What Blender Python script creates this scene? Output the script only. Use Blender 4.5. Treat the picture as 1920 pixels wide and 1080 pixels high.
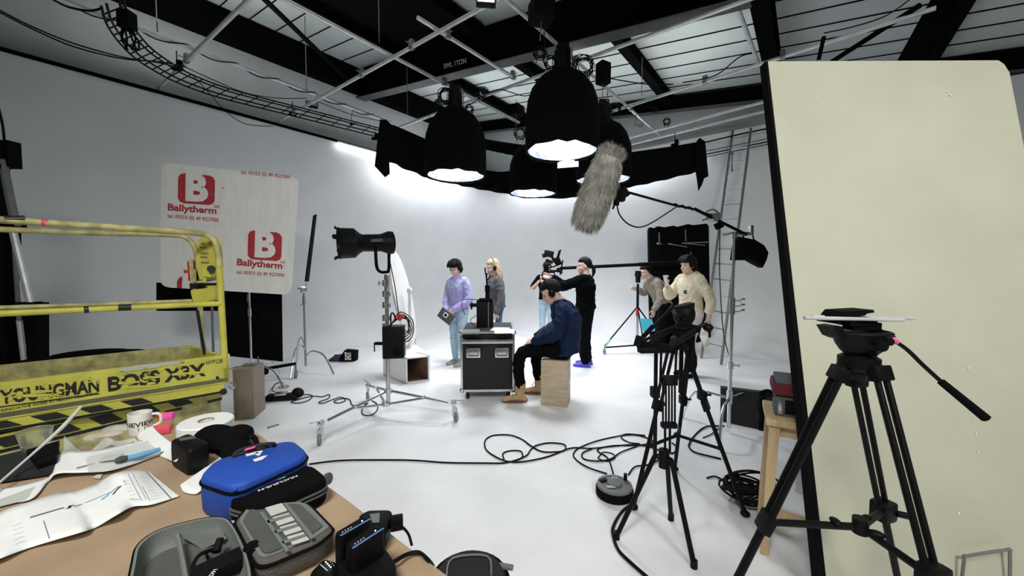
import bpy, bmesh, math, random
from mathutils import Vector, Matrix, noise
random.seed(7)
for _o in list(bpy.data.objects): bpy.data.objects.remove(_o)
C = bpy.context.scene.collection
PI = math.pi
V = Vector
# ---------------------------------------------------------------- camera
FPX, CAMZ, PITCH = 710.0, 1.52, math.radians(2.8)
cd = bpy.data.cameras.new('camera'); cam = bpy.data.objects.new('camera', cd); C.objects.link(cam)
cd.sensor_width = 36; cd.lens = FPX/1920*36; cd.clip_start = .05
cam.location = (0, 0, CAMZ); cam.rotation_euler = (PI/2-PITCH, 0, 0)
bpy.context.scene.camera = cam
# ---------------------------------------------------------------- world, exposure
w = bpy.data.worlds.new('world'); bpy.context.scene.world = w; w.use_nodes = True
w.node_tree.nodes['Background'].inputs[0].default_value = (.75, .82, .85, 1)
w.node_tree.nodes['Background'].inputs[1].default_value = .02
vs = bpy.context.scene.view_settings
vs.view_transform = 'Standard'; vs.look = 'None'; vs.exposure = 0.0; vs.gamma = 1; vs.use_curve_mapping = False
LAMP_W = 71       # each space light
TUBE_E = 5
# ---------------------------------------------------------------- room axes
A = V((-.7891, .6143, 0)); B = V((.6143, .7891, 0)); Z = V((0, 0, 1))
def W(a, b, z=0): return A*a+B*b+Z*z
def area(name, loc, size, power, direction=(0, 0, -1), color=(1, 1, 1), sy=None, shape='DISK', spread=180):
    l = bpy.data.lights.new(name, 'AREA'); l.energy = power; l.size = size; l.color = color; l.shape = shape
    if sy: l.size_y = sy
    l.spread = math.radians(spread)
    o = bpy.data.objects.new(name, l); C.objects.link(o); o.location = loc
    o.rotation_euler = V(direction).to_track_quat('-Z', 'Y').to_euler()
    return o
# added fill lights without fixtures, high up behind and beside the camera
area('fill_light', (1.9, -1.9, 3.9), 1.4, 66, (.12, 1.0, -.66), (1, .985, .95), .7, 'RECTANGLE', 120)
area('fill_light', (-.9, -.9, 4.1), 1.2, 64, (-.12, .72, -1), (1, .985, .94), .7, 'RECTANGLE', 120)
# added upward fill above the scaffold grid, no fixtures, to brighten the roof
for _p in ((6.0, 1.6, 24), (2.4, 2.4, 16), (2.4, 6.4, 13), (6.0, 6.4, 15), (-1.2, 4.6, 8)):
    area('roof_fill', W(_p[0], _p[1], 4.47), 2.8, _p[2], (0, 0, 1), (.95, 1, .97), 2.2, 'RECTANGLE')
# ---------------------------------------------------------------- picture point -> place in the room
_cp, _sp = math.cos(PITCH), math.sin(PITCH)
def ray(x, y):
    u, v = (x-960)/FPX, -(y-540)/FPX
    return V((u, _cp+v*_sp, v*_cp-_sp))
CAM = V((0, 0, CAMZ))
def at(x, y, D):
    r = ray(x, y); return CAM+r*(D/r.y)
def fl(x, y, z=0.0):
    r = ray(x, y); return CAM+r*((z-CAMZ)/r.z)
def pl(x, y, p0, n):
    r = ray(x, y); n = V(n); return CAM+r*((V(p0)-CAM).dot(n)/r.dot(n))
def on_a(x, y, a): return pl(x, y, A*a, A)
def on_b(x, y, b): return pl(x, y, B*b, B)
# ---------------------------------------------------------------- materials
def mat(name, col, rough=.6, metal=0, var=.0, vscale=8, bump=0, bscale=60, emit=None, es=0, alpha=None, trans=0, spec=None, stretch=None, col2=None):
    m = bpy.data.materials.new(name); m.use_nodes = True; N = m.node_tree.nodes; L = m.node_tree.links
    b = N['Principled BSDF']; col = tuple(col)+(1,)
    b.inputs['Base Color'].default_value = col; b.inputs['Roughness'].default_value = rough; b.inputs['Metallic'].default_value = metal
    if spec is not None: b.inputs['Specular IOR Level'].default_value = spec
    tc = N.new('ShaderNodeTexCoord'); src = tc.outputs['Object']
    if stretch:
        mp = N.new('ShaderNodeMapping'); mp.inputs['Scale'].default_value = stretch; L.new(src, mp.inputs[0]); src = mp.outputs[0]
    if var or col2:
        n = N.new('ShaderNodeTexNoise'); n.inputs['Scale'].default_value = vscale; n.inputs['Detail'].default_value = 6; L.new(src, n.inputs['Vector'])
        r = N.new('ShaderNodeValToRGB'); L.new(n.outputs['Fac'], r.inputs[0])
        r.color_ramp.elements[0].position = .35; r.color_ramp.elements[1].position = .68
        r.color_ramp.elements[0].color = tuple(max(0, c*(1-var)) for c in col[:3])+(1,)
        r.color_ramp.elements[1].color = tuple(min(1, c*(1+var)) for c in col[:3])+(1,) if col2 is None else tuple(col2)+(1,)
        L.new(r.outputs[0], b.inputs['Base Color'])
    if bump:
        n2 = N.new('ShaderNodeTexNoise'); n2.inputs['Scale'].default_value = bscale; n2.inputs['Detail'].default_value = 4; L.new(src, n2.inputs['Vector'])
        bp = N.new('ShaderNodeBump'); bp.inputs['Strength'].default_value = bump; bp.inputs['Distance'].default_value = .01
        L.new(n2.outputs['Fac'], bp.inputs['Height']); L.new(bp.outputs[0], b.inputs['Normal'])
    if emit: b.inputs['Emission Color'].default_value = tuple(emit)+(1,); b.inputs['Emission Strength'].default_value = es
    if trans: b.inputs['Transmission Weight'].default_value = trans; b.inputs['IOR'].default_value = 1.2
    if alpha is not None: b.inputs['Alpha'].default_value = alpha
    return m
M = dict(
 cyc=mat('cyc_paint', (.80, .815, .825), .55, var=.03, vscale=1.5),
 floor=mat('floor_paint', (.80, .81, .83), .38, var=.05, vscale=2.2, bump=.08, bscale=30),
 wall=mat('grey_wall', (.55, .58, .58), .8, var=.06, vscale=2),
 roof=mat('roof_sheet', (.60, .65, .64), .6, var=.05, vscale=2),
 darkwall=mat('dark_wall', (.12, .13, .13), .9, var=.15, vscale=2),
 steelblack=mat('black_painted_steel', (.0025, .0025, .003), .9, spec=.04, var=.3, vscale=3),
 flange=mat('flange_primer', (.085, .09, .09), .7, var=.2, vscale=5),
 steelgrey=mat('grey_flange', (.16, .17, .17), .6, var=.15, vscale=4),
 galv=mat('galvanised_tube', (.70, .72, .73), .30, .35, var=.12, vscale=9),
 chrome=mat('chrome', (.72, .72, .74), .22, 1),
 alu=mat('aluminium', (.62, .63, .65), .25, .95, var=.06, vscale=20),
 clamp=mat('clamp_metal', (.30, .31, .31), .45, .8, var=.2, vscale=30),
 black=mat('black_plastic', (.004, .004, .0045), .5, spec=.16, bump=.1, bscale=120),
 matblack=mat('matt_black', (.003, .003, .0035), .8, spec=.1),
 rubber=mat('rubber_cable', (.004, .004, .005), .65, spec=.15),
 cloth=mat('black_cloth', (.003, .003, .0032), .95, bump=.3, bscale=200, spec=.1),
 darkcloth=mat('dark_nylon', (.010, .011, .012), .75, bump=.4, bscale=260),
 yellow=mat('yellow_paint', (.60, .57, .09), .5, var=.14, vscale=7, bump=.15, bscale=20),
 yellow2=mat('faded_yellow_paint', (.50, .46, .19), .55, var=.32, vscale=16, bump=.2, bscale=30),
 stripe=mat('black_decal', (.012, .012, .014), .5),
 red=mat('red_print', (.50, .022, .04), .6, var=.12, vscale=25),
 redp=mat('red_plastic', (.45, .02, .03), .4),
 foil=mat('printed_board', (.93, .93, .88), .42, var=.04, vscale=5, bump=.25, bscale=9, stretch=(3, 3, .8)),
 cream=mat('cream_flat', (.54, .54, .42), .75, var=.05, vscale=2.5, bump=.1, bscale=60),
 white=mat('white_paint', (.80, .80, .79), .45, var=.03, vscale=6),
 chip=mat('bare_chip', (.85, .86, .80), .8),
 paper=mat('white_paper', (.78, .80, .78), .7, var=.03, vscale=20),
 ink=mat('grey_ink', (.16, .17, .22), .8),
 blueink=mat('blue_ink', (.14, .35, .60), .8),
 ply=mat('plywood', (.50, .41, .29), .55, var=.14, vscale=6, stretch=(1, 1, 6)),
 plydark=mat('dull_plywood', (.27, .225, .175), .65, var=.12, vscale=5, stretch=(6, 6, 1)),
 pine=mat('pine', (.60, .43, .24), .5, var=.12, vscale=5, stretch=(9, 9, .8)),
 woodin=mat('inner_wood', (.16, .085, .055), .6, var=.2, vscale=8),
 kraft=mat('kraft_paper', (.37, .262, .165), .62, var=.13, vscale=5, bump=.25, bscale=9),
 blue=mat('blue_nylon', (.01, .07, .42), .6, bump=.3, bscale=300, var=.08, vscale=9),
 greyfab=mat('grey_fabric', (.16, .175, .16), .85, bump=.3, bscale=300, var=.08, vscale=12),
 greyfab2=mat('dark_grey_fabric', (.075, .08, .076), .9, bump=.3, bscale=250, var=.12, vscale=12),
 greyfab3=mat('taupe_shell', (.10, .088, .078), .85, bump=.4, bscale=250),
 card=mat('label_card', (.50, .52, .47), .7),
 fur=mat('grey_fur', (.36, .355, .31), .9, var=.25, vscale=18),
 pink=mat('pink_tape', (.85, .10, .38), .5),
 pinkred=mat('coral_box', (.75, .09, .12), .5),
 orange=mat('orange_tape', (.85, .28, .06), .5),
 cyan=mat('cyan_card', (.10, .62, .78), .5),
 teal=mat('mint_paint', (.30, .72, .62), .4),
 skin=mat('skin', (.66, .43, .35), .5, var=.05, vscale=20),
 hairb=mat('black_hair', (.003, .0028, .0028), .6, spec=.18, bump=.5, bscale=90, stretch=(4, 4, 1)),
 hairblond=mat('blond_hair', (.50, .38, .24), .5, var=.35, vscale=12, bump=.4, bscale=90, stretch=(5, 5, .7)),
 denim=mat('light_denim', (.36, .50, .60), .8, var=.12, vscale=10),
 denimblue=mat('blue_denim', (.035, .075, .17), .8, var=.2, vscale=10),
 navy=mat('navy_jacket', (.0045, .014, .050), .8, spec=.2, var=.25, vscale=6, bump=.2, bscale=60),
 lilac=mat('lilac_knit', (.38, .30, .62), .85, bump=.5, bscale=110, vscale=3, col2=(.42, .52, .78), stretch=(.6, .6, 2.5)),
 charcoal=mat('charcoal_sweat', (.085, .082, .09), .85, var=.1, vscale=10),
 khaki=mat('khaki_shirt', (.27, .245, .19), .85, var=.10, vscale=8),
 creamhood=mat('cream_fleece', (.72, .65, .48), .9, bump=.5, bscale=120, var=.05, vscale=12),
 whitetr=mat('white_trousers', (.70, .70, .68), .8, var=.05, vscale=8),
 blacktop=mat('black_sweater', (.002, .0025, .0025), .95, spec=.05, bump=.3, bscale=120),
 blackt=mat('black_trousers', (.0025, .0035, .004), .9, spec=.06),
 tan=mat('tan_nubuck', (.42, .29, .15), .75, var=.12, vscale=20),
 sole=mat('boot_sole', (.13, .055, .035), .7),
 shoeblue=mat('violet_shoe', (.10, .09, .62), .5),
 shoegrey=mat('grey_shoe', (.35, .34, .32), .6),
 shoebrown=mat('brown_shoe', (.18, .12, .09), .6),
 phone=mat('phone_shell', (.62, .55, .52), .3),
 ceramic=mat('mug_ceramic', (.80, .79, .74), .2),
 tyre=mat('grey_tyre', (.18, .18, .18), .6),
 clear=mat('clear_plastic', (.9, .92, .9), .12, trans=.92),
 film=mat('milky_film', (.75, .80, .78), .15, alpha=.30),
 lens=mat('lamp_lens', (.35, .36, .38), .12, .3),
 led=mat('led_tube', (1, 1, 1), .5, emit=(.93, .96, 1), es=TUBE_E),
 flood=mat('flood_glass', (1, 1, 1), .5, emit=(1, 1, .98), es=4),
 ledw=mat('indicator_light', (1, 1, 1), .5, emit=(.9, .95, 1), es=3),
 ledb=mat('blue_strip', (.10, .22, .50), .3),
 dullred=mat('maroon_fabric', (.14, .015, .03), .8, bump=.2, bscale=200),
 slate=mat('slate_fabric', (.12, .135, .15), .8, bump=.2, bscale=200),
)
# silk inside the lamps: gives off light, slightly mottled
def _silk():
    m = bpy.data.materials.new('lamp_silk'); m.use_nodes = True; N = m.node_tree.nodes; L = m.node_tree.links
    b = N['Principled BSDF']; b.inputs['Base Color'].default_value = (.02, .022, .03, 1)
    tc = N.new('ShaderNodeTexCoord'); n = N.new('ShaderNodeTexNoise'); n.inputs['Scale'].default_value = 9; n.inputs['Detail'].default_value = 5
    n.inputs['Distortion'].default_value = 1.6
    r = N.new('ShaderNodeValToRGB'); r.color_ramp.elements[0].position = .40; r.color_ramp.elements[0].color = (.22, .34, .72, 1)
    r.color_ramp.elements[1].position = .56; r.color_ramp.elements[1].color = (1, 1, 1, 1)
    L.new(tc.outputs['Object'], n.inputs['Vector']); L.new(n.outputs['Fac'], r.inputs[0]); L.new(r.outputs[0], b.inputs['Emission Color'])
    b.inputs['Emission Strength'].default_value = .85
    return m
M['silk'] = _silk()
# ---------------------------------------------------------------- mesh helpers
def frame(d):
    d = V(d).normalized(); u = V((0, 0, 1)) if abs(d.z) < .95 else V((1, 0, 0))
    x = d.cross(u).normalized(); y = x.cross(d).normalized()
    return x, y, d
def smooth_pts(pts, n=6, closed=False):
    pts = [V(p) for p in pts]
    if len(pts) < 3: return pts
    out = []; k = len(pts)
    rng = range(k if closed else k-1)
    for i in rng:
        if closed: p0, p1, p2, p3 = pts[(i-1) % k], pts[i], pts[(i+1) % k], pts[(i+2) % k]
        else: p0, p1, p2, p3 = pts[max(i-1, 0)], pts[i], pts[i+1], pts[min(i+2, k-1)]
        for j in range(n):
            t = j/n
            out.append(.5*((2*p1)+(p2-p0)*t+(2*p0-5*p1+4*p2-p3)*t*t+(3*p1-p0-3*p2+p3)*t**3))
    if not closed: out.append(pts[-1])
    return out
class MB:
    def __init__(s): s.bm = bmesh.new()
    def _add(s, verts, faces):
        vs = [s.bm.verts.new(v) for v in verts]
        for f in faces:
            try: s.bm.faces.new([vs[i] for i in f])
            except ValueError: pass
        return vs
    def rings(s, R, cap=True, closed=False):
        n = len(R[0]); v = [p for r in R for p in r]; f = []
        k = len(R)
        for i in range(k if closed else k-1):
            a, b = i*n, ((i+1) % k)*n
            for j in range(n): f.append((a+j, a+(j+1) % n, b+(j+1) % n, b+j))
        if cap and not closed: f += [tuple(range(n-1, -1, -1)), tuple((k-1)*n+j for j in range(n))]
        return s._add(v, f)
    def box(s, c, size, R=None, bev=0, taper=None):
        c = V(c); hx, hy, hz = [q/2 for q in size]; R = R or Matrix.Identity(3)
        t = taper or (1, 1)
        P = [(-hx, -hy, -hz), (hx, -hy, -hz), (hx, hy, -hz), (-hx, hy, -hz), (-hx*t[0], -hy*t[1], hz), (hx*t[0], -hy*t[1], hz), (hx*t[0], hy*t[1], hz), (-hx*t[0], hy*t[1], hz)]
        F = [(3, 2, 1, 0), (4, 5, 6, 7), (0, 1, 5, 4), (1, 2, 6, 5), (2, 3, 7, 6), (3, 0, 4, 7)]
        if bev:
            b2 = bmesh.new(); vs = [b2.verts.new(p) for p in P]
            for f in F: b2.faces.new([vs[i] for i in f])
            bmesh.ops.bevel(b2, geom=b2.edges[:], offset=bev, segments=2, profile=.6, affect='EDGES')
            b2.verts.index_update()
            s._add([c+R@v.co for v in b2.verts], [tuple(v.index for v in f.verts) for f in b2.faces]); b2.free()
        else: s._add([c+R@V(p) for p in P], F)
        return s
    def quadbox(s, q, t):   # slab: four corners + thickness vector
        q = [V(p) for p in q]; t = V(t); v = q+[p+t for p in q]
        s._add(v, [(3, 2, 1, 0), (4, 5, 6, 7), (0, 1, 5, 4), (1, 2, 6, 5), (2, 3, 7, 6), (3, 0, 4, 7)]); return s
    def prism(s, pts, t):
        pts = [V(p) for p in pts]; t = V(t); n = len(pts); v = pts+[p+t for p in pts]
        s._add(v, [tuple(range(n-1, -1, -1)), tuple(range(n, 2*n))]+[(i, (i+1) % n, n+(i+1) % n, n+i) for i in range(n)]); return s
    def tube(s, pts, r, n=8, smooth=0, closed=False, cap=True):
        pts = [V(p) for p in pts]
        if smooth: pts = smooth_pts(pts, smooth, closed)
        q = [pts[0]]
        for p in pts[1:]:
            if (p-q[-1]).length > 1e-5: q.append(p)
        if closed and (q[0]-q[-1]).length < 1e-5: q.pop()
        pts = q; k = len(pts)
        if k < 2: return s
        rr = r if isinstance(r, (list, tuple)) else [r]*k
        if len(rr) != k: rr = [rr[min(int(i*(len(rr)-1)/(k-1)+.0), len(rr)-2)]*(1-((i*(len(rr)-1)/(k-1)) % 1))+rr[min(int(i*(len(rr)-1)/(k-1))+1, len(rr)-1)]*((i*(len(rr)-1)/(k-1)) % 1) if i < k-1 else rr[-1] for i in range(k)]
        T = []
        for i in range(k):
            a = pts[(i-1) % k] if closed else pts[max(i-1, 0)]; b = pts[(i+1) % k] if closed else pts[min(i+1, k-1)]
            d = b-a; T.append(d.normalized() if d.length > 1e-7 else V((0, 0, 1)))
        x, y, _ = frame(T[0]); R = []
        for i in range(k):
            if i:
                q_ = T[i-1].rotation_difference(T[i]); x = q_@x; y = q_@y
            R.append([pts[i]+(x*math.cos(2*PI*j/n)+y*math.sin(2*PI*j/n))*rr[i] for j in range(n)])
        s.rings(R, cap, closed); return s
    def cyl(s, p0, p1, r0, r1=None, n=16): return s.tube([p0, p1], [r0, r0 if r1 is None else r1], n)
    def lathe(s, prof, c, ax=(0, 0, 1), n=24, cap=True):   # prof: (radius, height)
        x, y, d = frame(ax); c = V(c)
        s.rings([[c+d*h+(x*math.cos(2*PI*j/n)+y*math.sin(2*PI*j/n))*max(r, .0002) for j in range(n)] for r, h in prof], cap); return s
    def ell(s, c, rad, R=None, n=14, m=9):
        c = V(c); R = R or Matrix.Identity(3); r = []
        for i in range(m+1):
            t = -PI/2+PI*i/m; cz, sz = max(math.cos(t), .02), math.sin(t)
            r.append([c+R@V((rad[0]*cz*math.cos(2*PI*j/n), rad[1]*cz*math.sin(2*PI*j/n), rad[2]*sz)) for j in range(n)])
        s.rings(r); return s
    def torus(s, c, R, r, ax=(0, 0, 1), n=32, m=8, a0=0, a1=2*PI):
        x, y, d = frame(ax); full = a1-a0 > 6.28
        pts = [V(c)+(x*math.cos(a0+(a1-a0)*i/n)+y*math.sin(a0+(a1-a0)*i/n))*R for i in range(n if full else n+1)]
        return s.tube(pts, r, m, closed=full)
    def loft(s, secs, n=16):  # (centre, side axis vec, front axis vec)
        s.rings([[V(c)+V(u)*math.cos(2*PI*j/n)+V(v)*math.sin(2*PI*j/n) for j in range(n)] for c, u, v in secs]); return s
    def limb(s, pts, rr, n=10, smooth=4):   # capsule chain for the voxel union
        s.tube(pts, rr, n, smooth)
        for i in (0, -1): s.ell(pts[i], (rr[i],)*3, n=8, m=6)
        return s
    def build(s, name, m, parent=None, smooth=True, ang=35, rem=0, sm=0, wr=0):
        bm = s.bm; bmesh.ops.recalc_face_normals(bm, faces=bm.faces[:])
        me = bpy.data.meshes.new(name); bm.to_mesh(me); bm.free()
        o = bpy.data.objects.new(name, me); C.objects.link(o)
        if rem:
            md = o.modifiers.new('r', 'REMESH'); md.mode = 'VOXEL'; md.voxel_size = rem
            if sm: m2 = o.modifiers.new('s', 'SMOOTH'); m2.iterations = sm; m2.factor = .5
            dg = bpy.context.evaluated_depsgraph_get(); dg.update()
            nm = bpy.data.meshes.new_from_object(o.evaluated_get(dg)); o.modifiers.clear(); o.data = nm; bpy.data.meshes.remove(me); me = nm; me.name = name; ang = 180
        if wr:
            for v, n_ in [(v, v.normal.copy()) for v in me.vertices]:
                q = v.co*9+V((noise.noise(v.co*3), noise.noise(v.co*3+V((5, 5, 5))), 0))*2.2; a_ = 1-abs(noise.noise(V((q.x, q.y, q.z*.8)))*1.7)
                v.co += n_*(max(0, a_)**4-.3)*wr
        me.materials.clear(); me.materials.append(M[m] if isinstance(m, str) else m)
        if smooth:
            me.shade_smooth()
            if ang < 180:
                b2 = bmesh.new(); b2.from_mesh(me); lim = math.radians(ang)
                for e in b2.edges:
                    if len(e.link_faces) == 2 and e.calc_face_angle(0) > lim: e.smooth = False
                b2.to_mesh(me); b2.free()
        if parent: put(o, parent)
        return o
def put(o, parent):
    o.parent = parent; o.matrix_parent_inverse = Matrix.Translation(-V(parent.location)); return o
def thing(name, label, cat, loc=(0, 0, 0), group=None):
    o = bpy.data.objects.new(name, None); C.objects.link(o); o.location = loc; o.empty_display_size = .1
    return tag(o, label, cat, group)
def tag(o, label, cat, group=None, kind=None):
    o['label'] = label; o['category'] = cat
    if group: o['group'] = group
    if kind: o['kind'] = kind
    return o
def origin(o, loc):   # move a mesh thing's origin to its base
    loc = V(loc); o.data.transform(Matrix.Translation(-loc)); o.location = loc; return o
def struct(name, mb, m, **k):
    o = mb.build(name, m, **k); o['kind'] = 'structure'; return o
def basis(x, y, z=None):
    x = V(x).normalized(); y = V(y); z = V(z).normalized() if z else x.cross(y).normalized(); y = z.cross(x).normalized()
    return Matrix((x, y, z)).transposed()
def rotz(a): return Matrix.Rotation(a, 3, 'Z')
def text_mb(txt, size, P, right, up, thick=.002, bold=.0, width=None, font_shear=0, align='LEFT'):
    cu = bpy.data.curves.new('t', 'FONT'); cu.body = txt; cu.size = 1; cu.offset = bold; cu.shear = font_shear; cu.resolution_u = 3; cu.align_x = align
    o = bpy.data.objects.new('t', cu); C.objects.link(o); dg = bpy.context.evaluated_depsgraph_get(); dg.update()
    me = bpy.data.meshes.new_from_object(o.evaluated_get(dg)); bpy.data.objects.remove(o)
    xs = [v.co.x for v in me.vertices] or [0, 1]; wd = max(xs)-min(xs); x0 = min(xs) if align == 'LEFT' else 0
    sx = (width/wd) if width else size; right = V(right).normalized(); up = V(up).normalized(); n = right.cross(up).normalized()
    mb = MB(); vs = [V(P)+right*((v.co.x-x0)*sx)+up*(v.co.y*size)+n*thick for v in me.vertices]
    bv = [mb.bm.verts.new(v) for v in vs]
    for p in me.polygons:
        try: mb.bm.faces.new([bv[i] for i in p.vertices])
        except ValueError: pass
    bpy.data.meshes.remove(me); return mb
def cable(name, pts, r, label, cat='cable', m='rubber', sm=8, group=None, n=6):
    b = MB(); b.tube(pts, r, n, sm); o = b.build(name, m); return tag(o, label, cat, group)
def sag(p, q, d, n=10):
    p, q = V(p), V(q); return [p.lerp(q, i/n)-Z*(4*d*(i/n)*(1-i/n)) for i in range(n+1)]
# ================================================================ SETTING
AW, BW, TOP = 7.9, 8.5, 4.2          # cyclorama walls and their height
A0, B0 = -4.2, -3.4                  # near limits of the building
def roof_z(a): return 4.85+.135*a
b = MB(); b.quadbox([W(A0, B0, -.1), W(8.3, B0, -.1), W(8.3, 8.9, -.1), W(A0, 8.9, -.1)], (0, 0, .1)); struct('floor', b, 'floor')
# cyclorama: cove at the floor, curved corner
def cyc(path):
    prof = []
    Rc = .85
    for i in range(11):
        t = PI/2*i/10; prof.append((Rc-Rc*math.sin(t), Rc-Rc*math.cos(t)))
    prof.append((0, 1.6)); prof.append((0, 2.8)); prof.append((0, TOP)); prof.append((-.10, TOP)); prof.append((-.10, 0))
    mb = MB(); rows = []
    for (p, nrm) in path:
        rows.append([p+nrm*d+Z*(z+.001) for d, z in prof])
    k = len(prof); vs = [v for r in rows for v in r]; F = []
    for i in range(len(rows)-1):
        for j in range(k-1): F.append((i*k+j, i*k+j+1, (i+1)*k+j+1, (i+1)*k+j))
    mb._add(vs, F); return mb
Rk = 1.3; p_l = [(W(AW, B0+.02+(BW-Rk-B0-.02)*i/6), -A) for i in range(7)]
cc = W(AW-Rk, BW-Rk)
for i in range(1, 17):
    t = PI/2*i/16; n = A*math.cos(t)+B*math.sin(t); p_l.append((cc+n*Rk, -n))
p_r = [(W(AW-Rk-(AW-Rk-A0-.02)*i/6, BW), -B) for i in range(7)]
struct('wall_left', cyc(p_l), 'cyc', ang=60); struct('wall_right', cyc(p_r), 'cyc', ang=60)
# building shell behind and above
b = MB(); b.quadbox([W(8.1, B0, 0), W(8.1, 8.9, 0), W(8.1, 8.9, 6.1), W(8.1, B0, 6.1)], A*.15); struct('wall_left_upper', b, 'wall')
b = MB(); b.prism([W(A0, 8.7, 0), W(8.1, 8.7, 0), W(8.1, 8.7, 6.1), W(A0, 8.7, 4.4)], B*.15); struct('wall_right_upper', b, 'wall')
b = MB(); b.prism([W(A0, B0, 0), W(8.1, B0, 0), W(8.1, B0, 6.1), W(A0, B0, 4.4)], -B*.15); struct('wall_back', b, 'darkwall')
b = MB(); b.quadbox([W(A0, B0, 0), W(A0, 8.9, 0), W(A0, 8.9, 4.5), W(A0, B0, 4.5)], -A*.15); struct('wall_front', b, 'darkwall')
# roof sheets with standing ribs running up the slope
b = MB(); b.quadbox([W(A0-.1, B0-.1, roof_z(A0-.1)), W(8.3, B0-.1, roof_z(8.3)), W(8.3, 9, roof_z(8.3)), W(A0-.1, 9, roof_z(A0-.1))], (0, 0, .08)); struct('ceiling', b, 'roof')
b = MB(); x = B0+.1; k = 0
while x < 8.7:
    b.quadbox([W(A0, x, roof_z(A0)-.014), W(8.1, x, roof_z(8.1)-.014), W(8.1, x+.013, roof_z(8.1)-.014), W(A0, x+.013, roof_z(A0)-.014)], (0, 0, .0135)); x += .42
struct('trim_1', b, 'steelblack', smooth=False)
ti = [1]
def beam(p0, p1, w, h, m='steelblack', fl_=.02, flm=None, side=None):   # I-section, p = centre of bottom flange
    p0, p1 = V(p0), V(p1); d = (p1-p0).normalized(); s = (side or d.cross(Z)).normalized(); u = Z
    ti[0] += 1; mb = MB()
    def slab(hw, z0, z1): mb.quadbox([p0-s*hw+u*z0, p1-s*hw+u*z0, p1+s*hw+u*z0, p0+s*hw+u*z0], u*(z1-z0))
    slab(w/2, 0, fl_); slab(w/2, h-fl_, h); slab(.012, fl_, h-fl_)
    return struct('trim_%d' % ti[0], mb, m, smooth=False)
def raf(b0, a0, a1, dep, w):
    z0_, z1_ = roof_z(a0)-dep-.062, roof_z(a1)-dep-.062; mb = MB(); mb.quadbox([W(a0, b0-w/2, z0_), W(a1, b0-w/2, z1_), W(a1, b0+w/2, z1_), W(a0, b0+w/2, z0_)], (0, 0, .011)); ti[0] += 1; struct('trim_%d' % ti[0], mb, 'flange', smooth=False)
    return beam(W(a0, b0, roof_z(a0)-dep-.05), W(a1, b0, roof_z(a1)-dep-.05), w, dep, 'steelblack')
raf(4.75, .55, 8.0, .56, .22)
raf(8.5, -4.0, 8.0, .26, .16)
raf(.55, .55, 8.0, .56, .30)
for a, h, w_ in ((2.35, .2, .14), (4.2, .2, .14), (6.05, .2, .14)):
    for b0, b1 in ((B0, .5), (.6, 4.6), (4.9, 8.4)): beam(W(a, b0, roof_z(a)-h-.05), W(a, b1, roof_z(a)-h-.05), w_, h)
beam(W(.5, B0, 4.42), W(.5, 8.5, 4.42), .18, .40)
for a in (-1.3, -3.0): beam(W(a, B0, roof_z(a)-.22), W(a, 8.5, roof_z(a)-.22), .14, .2)
# eaves beam along the left wall
ti[0] += 1; b = MB(); b.quadbox([W(7.84, B0, 5.42), W(7.84, 8.6, 5.42), W(8.09, 8.6, 5.42), W(8.09, B0, 5.42)], (0, 0, .47)); struct('trim_%d' % ti[0], b, 'steelblack')
# blackout boards fixed under some roof bays
def blackout(a0, a1, b0, b1):
    ti[0] += 1; mb = MB(); mb.quadbox([W(a0, b0, roof_z(a0)-.09), W(a1, b0, roof_z(a1)-.09), W(a1, b1, roof_z(a1)-.09), W(a0, b1, roof_z(a0)-.09)], (0, 0, .03)); struct('trim_%d' % ti[0], mb, 'steelblack')
blackout(.6, 2.3, .7, 4.55)
blackout(4.3, 5.9, 2.9, 4.55)
# lettering on the rafter web
p, q = on_b(832, 129, 4.72), on_b(874, 118, 4.72)
lt = text_mb('SWL 1TON', .12, p, q-p, Z, .0, .012, width=(q-p).length)
o = lt.build('lettering', mat('stencil_paint', (.75, .77, .77), .8)); o.name = 'trim_40'; o['kind'] = 'structure'
ti[0] = 41; b = MB(); b.quadbox([W(7.88, B0, TOP), W(7.88, 6.6, TOP), W(7.98, 6.6, TOP), W(7.98, B0, TOP)], (0, 0, .05)); struct('trim_41', b, 'steelblack')  # black strip standing in for the shadow line above the cyclorama top
# rafter flange highlight piece between purlins (grey packing plates seen on the rafter)
# ================================================================ SCAFFOLD GRID
GZ = 4.30
def gp(x, y, z=GZ): return fl(x, y, z)
def stube(p0, p1, label, r=.0242, clamps=(), m='galv', group='scaffold tubes of the ceiling grid'):
    p0, p1 = V(p0), V(p1); t = thing('scaffold_tube', label, 'scaffold tube', p0, None)
    mb = MB(); n = 12; x, y, d = frame(p1-p0)
    mb.rings([[p+(x*math.cos(2*PI*j/n)+y*math.sin(2*PI*j/n))*q for j in range(n)] for p, q in ((p0+d*.001, r*.82), (p0, r), (p1, r), (p1-d*.001, r*.82))])
    mb.build('tube', m, t)
    for k in clamps:
        c = p0.lerp(p1, k); cb = MB(); cb.cyl(c-d*.03, c+d*.03, r*1.45); cb.box(c+Z*.05, (.06, .05, .07), basis(d, x)); cb.cyl(c+x*.03+Z*.03, c+x*.085+Z*.03, .007); cb.cyl(c-x*.03+Z*.06, c-x*.08+Z*.06, .007)
        cb.build('clamp', 'clamp', t)
    return t
def line(x0, y0, x1, y1, e0=0, e1=0, z=GZ):
    p, q = gp(x0, y0, z), gp(x1, y1, z); d = (q-p); return p-d*e0, q+d*e1
a1 = line(296, 167, 465, 0, .0, .25); stube(*a1, 'grey scaffold tube reaching the left wall nearest the camera', clamps=(.33,))
a2 = line(516, 231, 905, 14, 0, .25); stube(*a2, 'scaffold tube crossing above the SWL beam towards the lit floodlight', clamps=(.12, .45, .62))
a3 = line(750, 238, 1400, 0, 0, .2); stube(*a3, 'scaffold tube passing over the two front space lights', clamps=(.3, .55))
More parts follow.
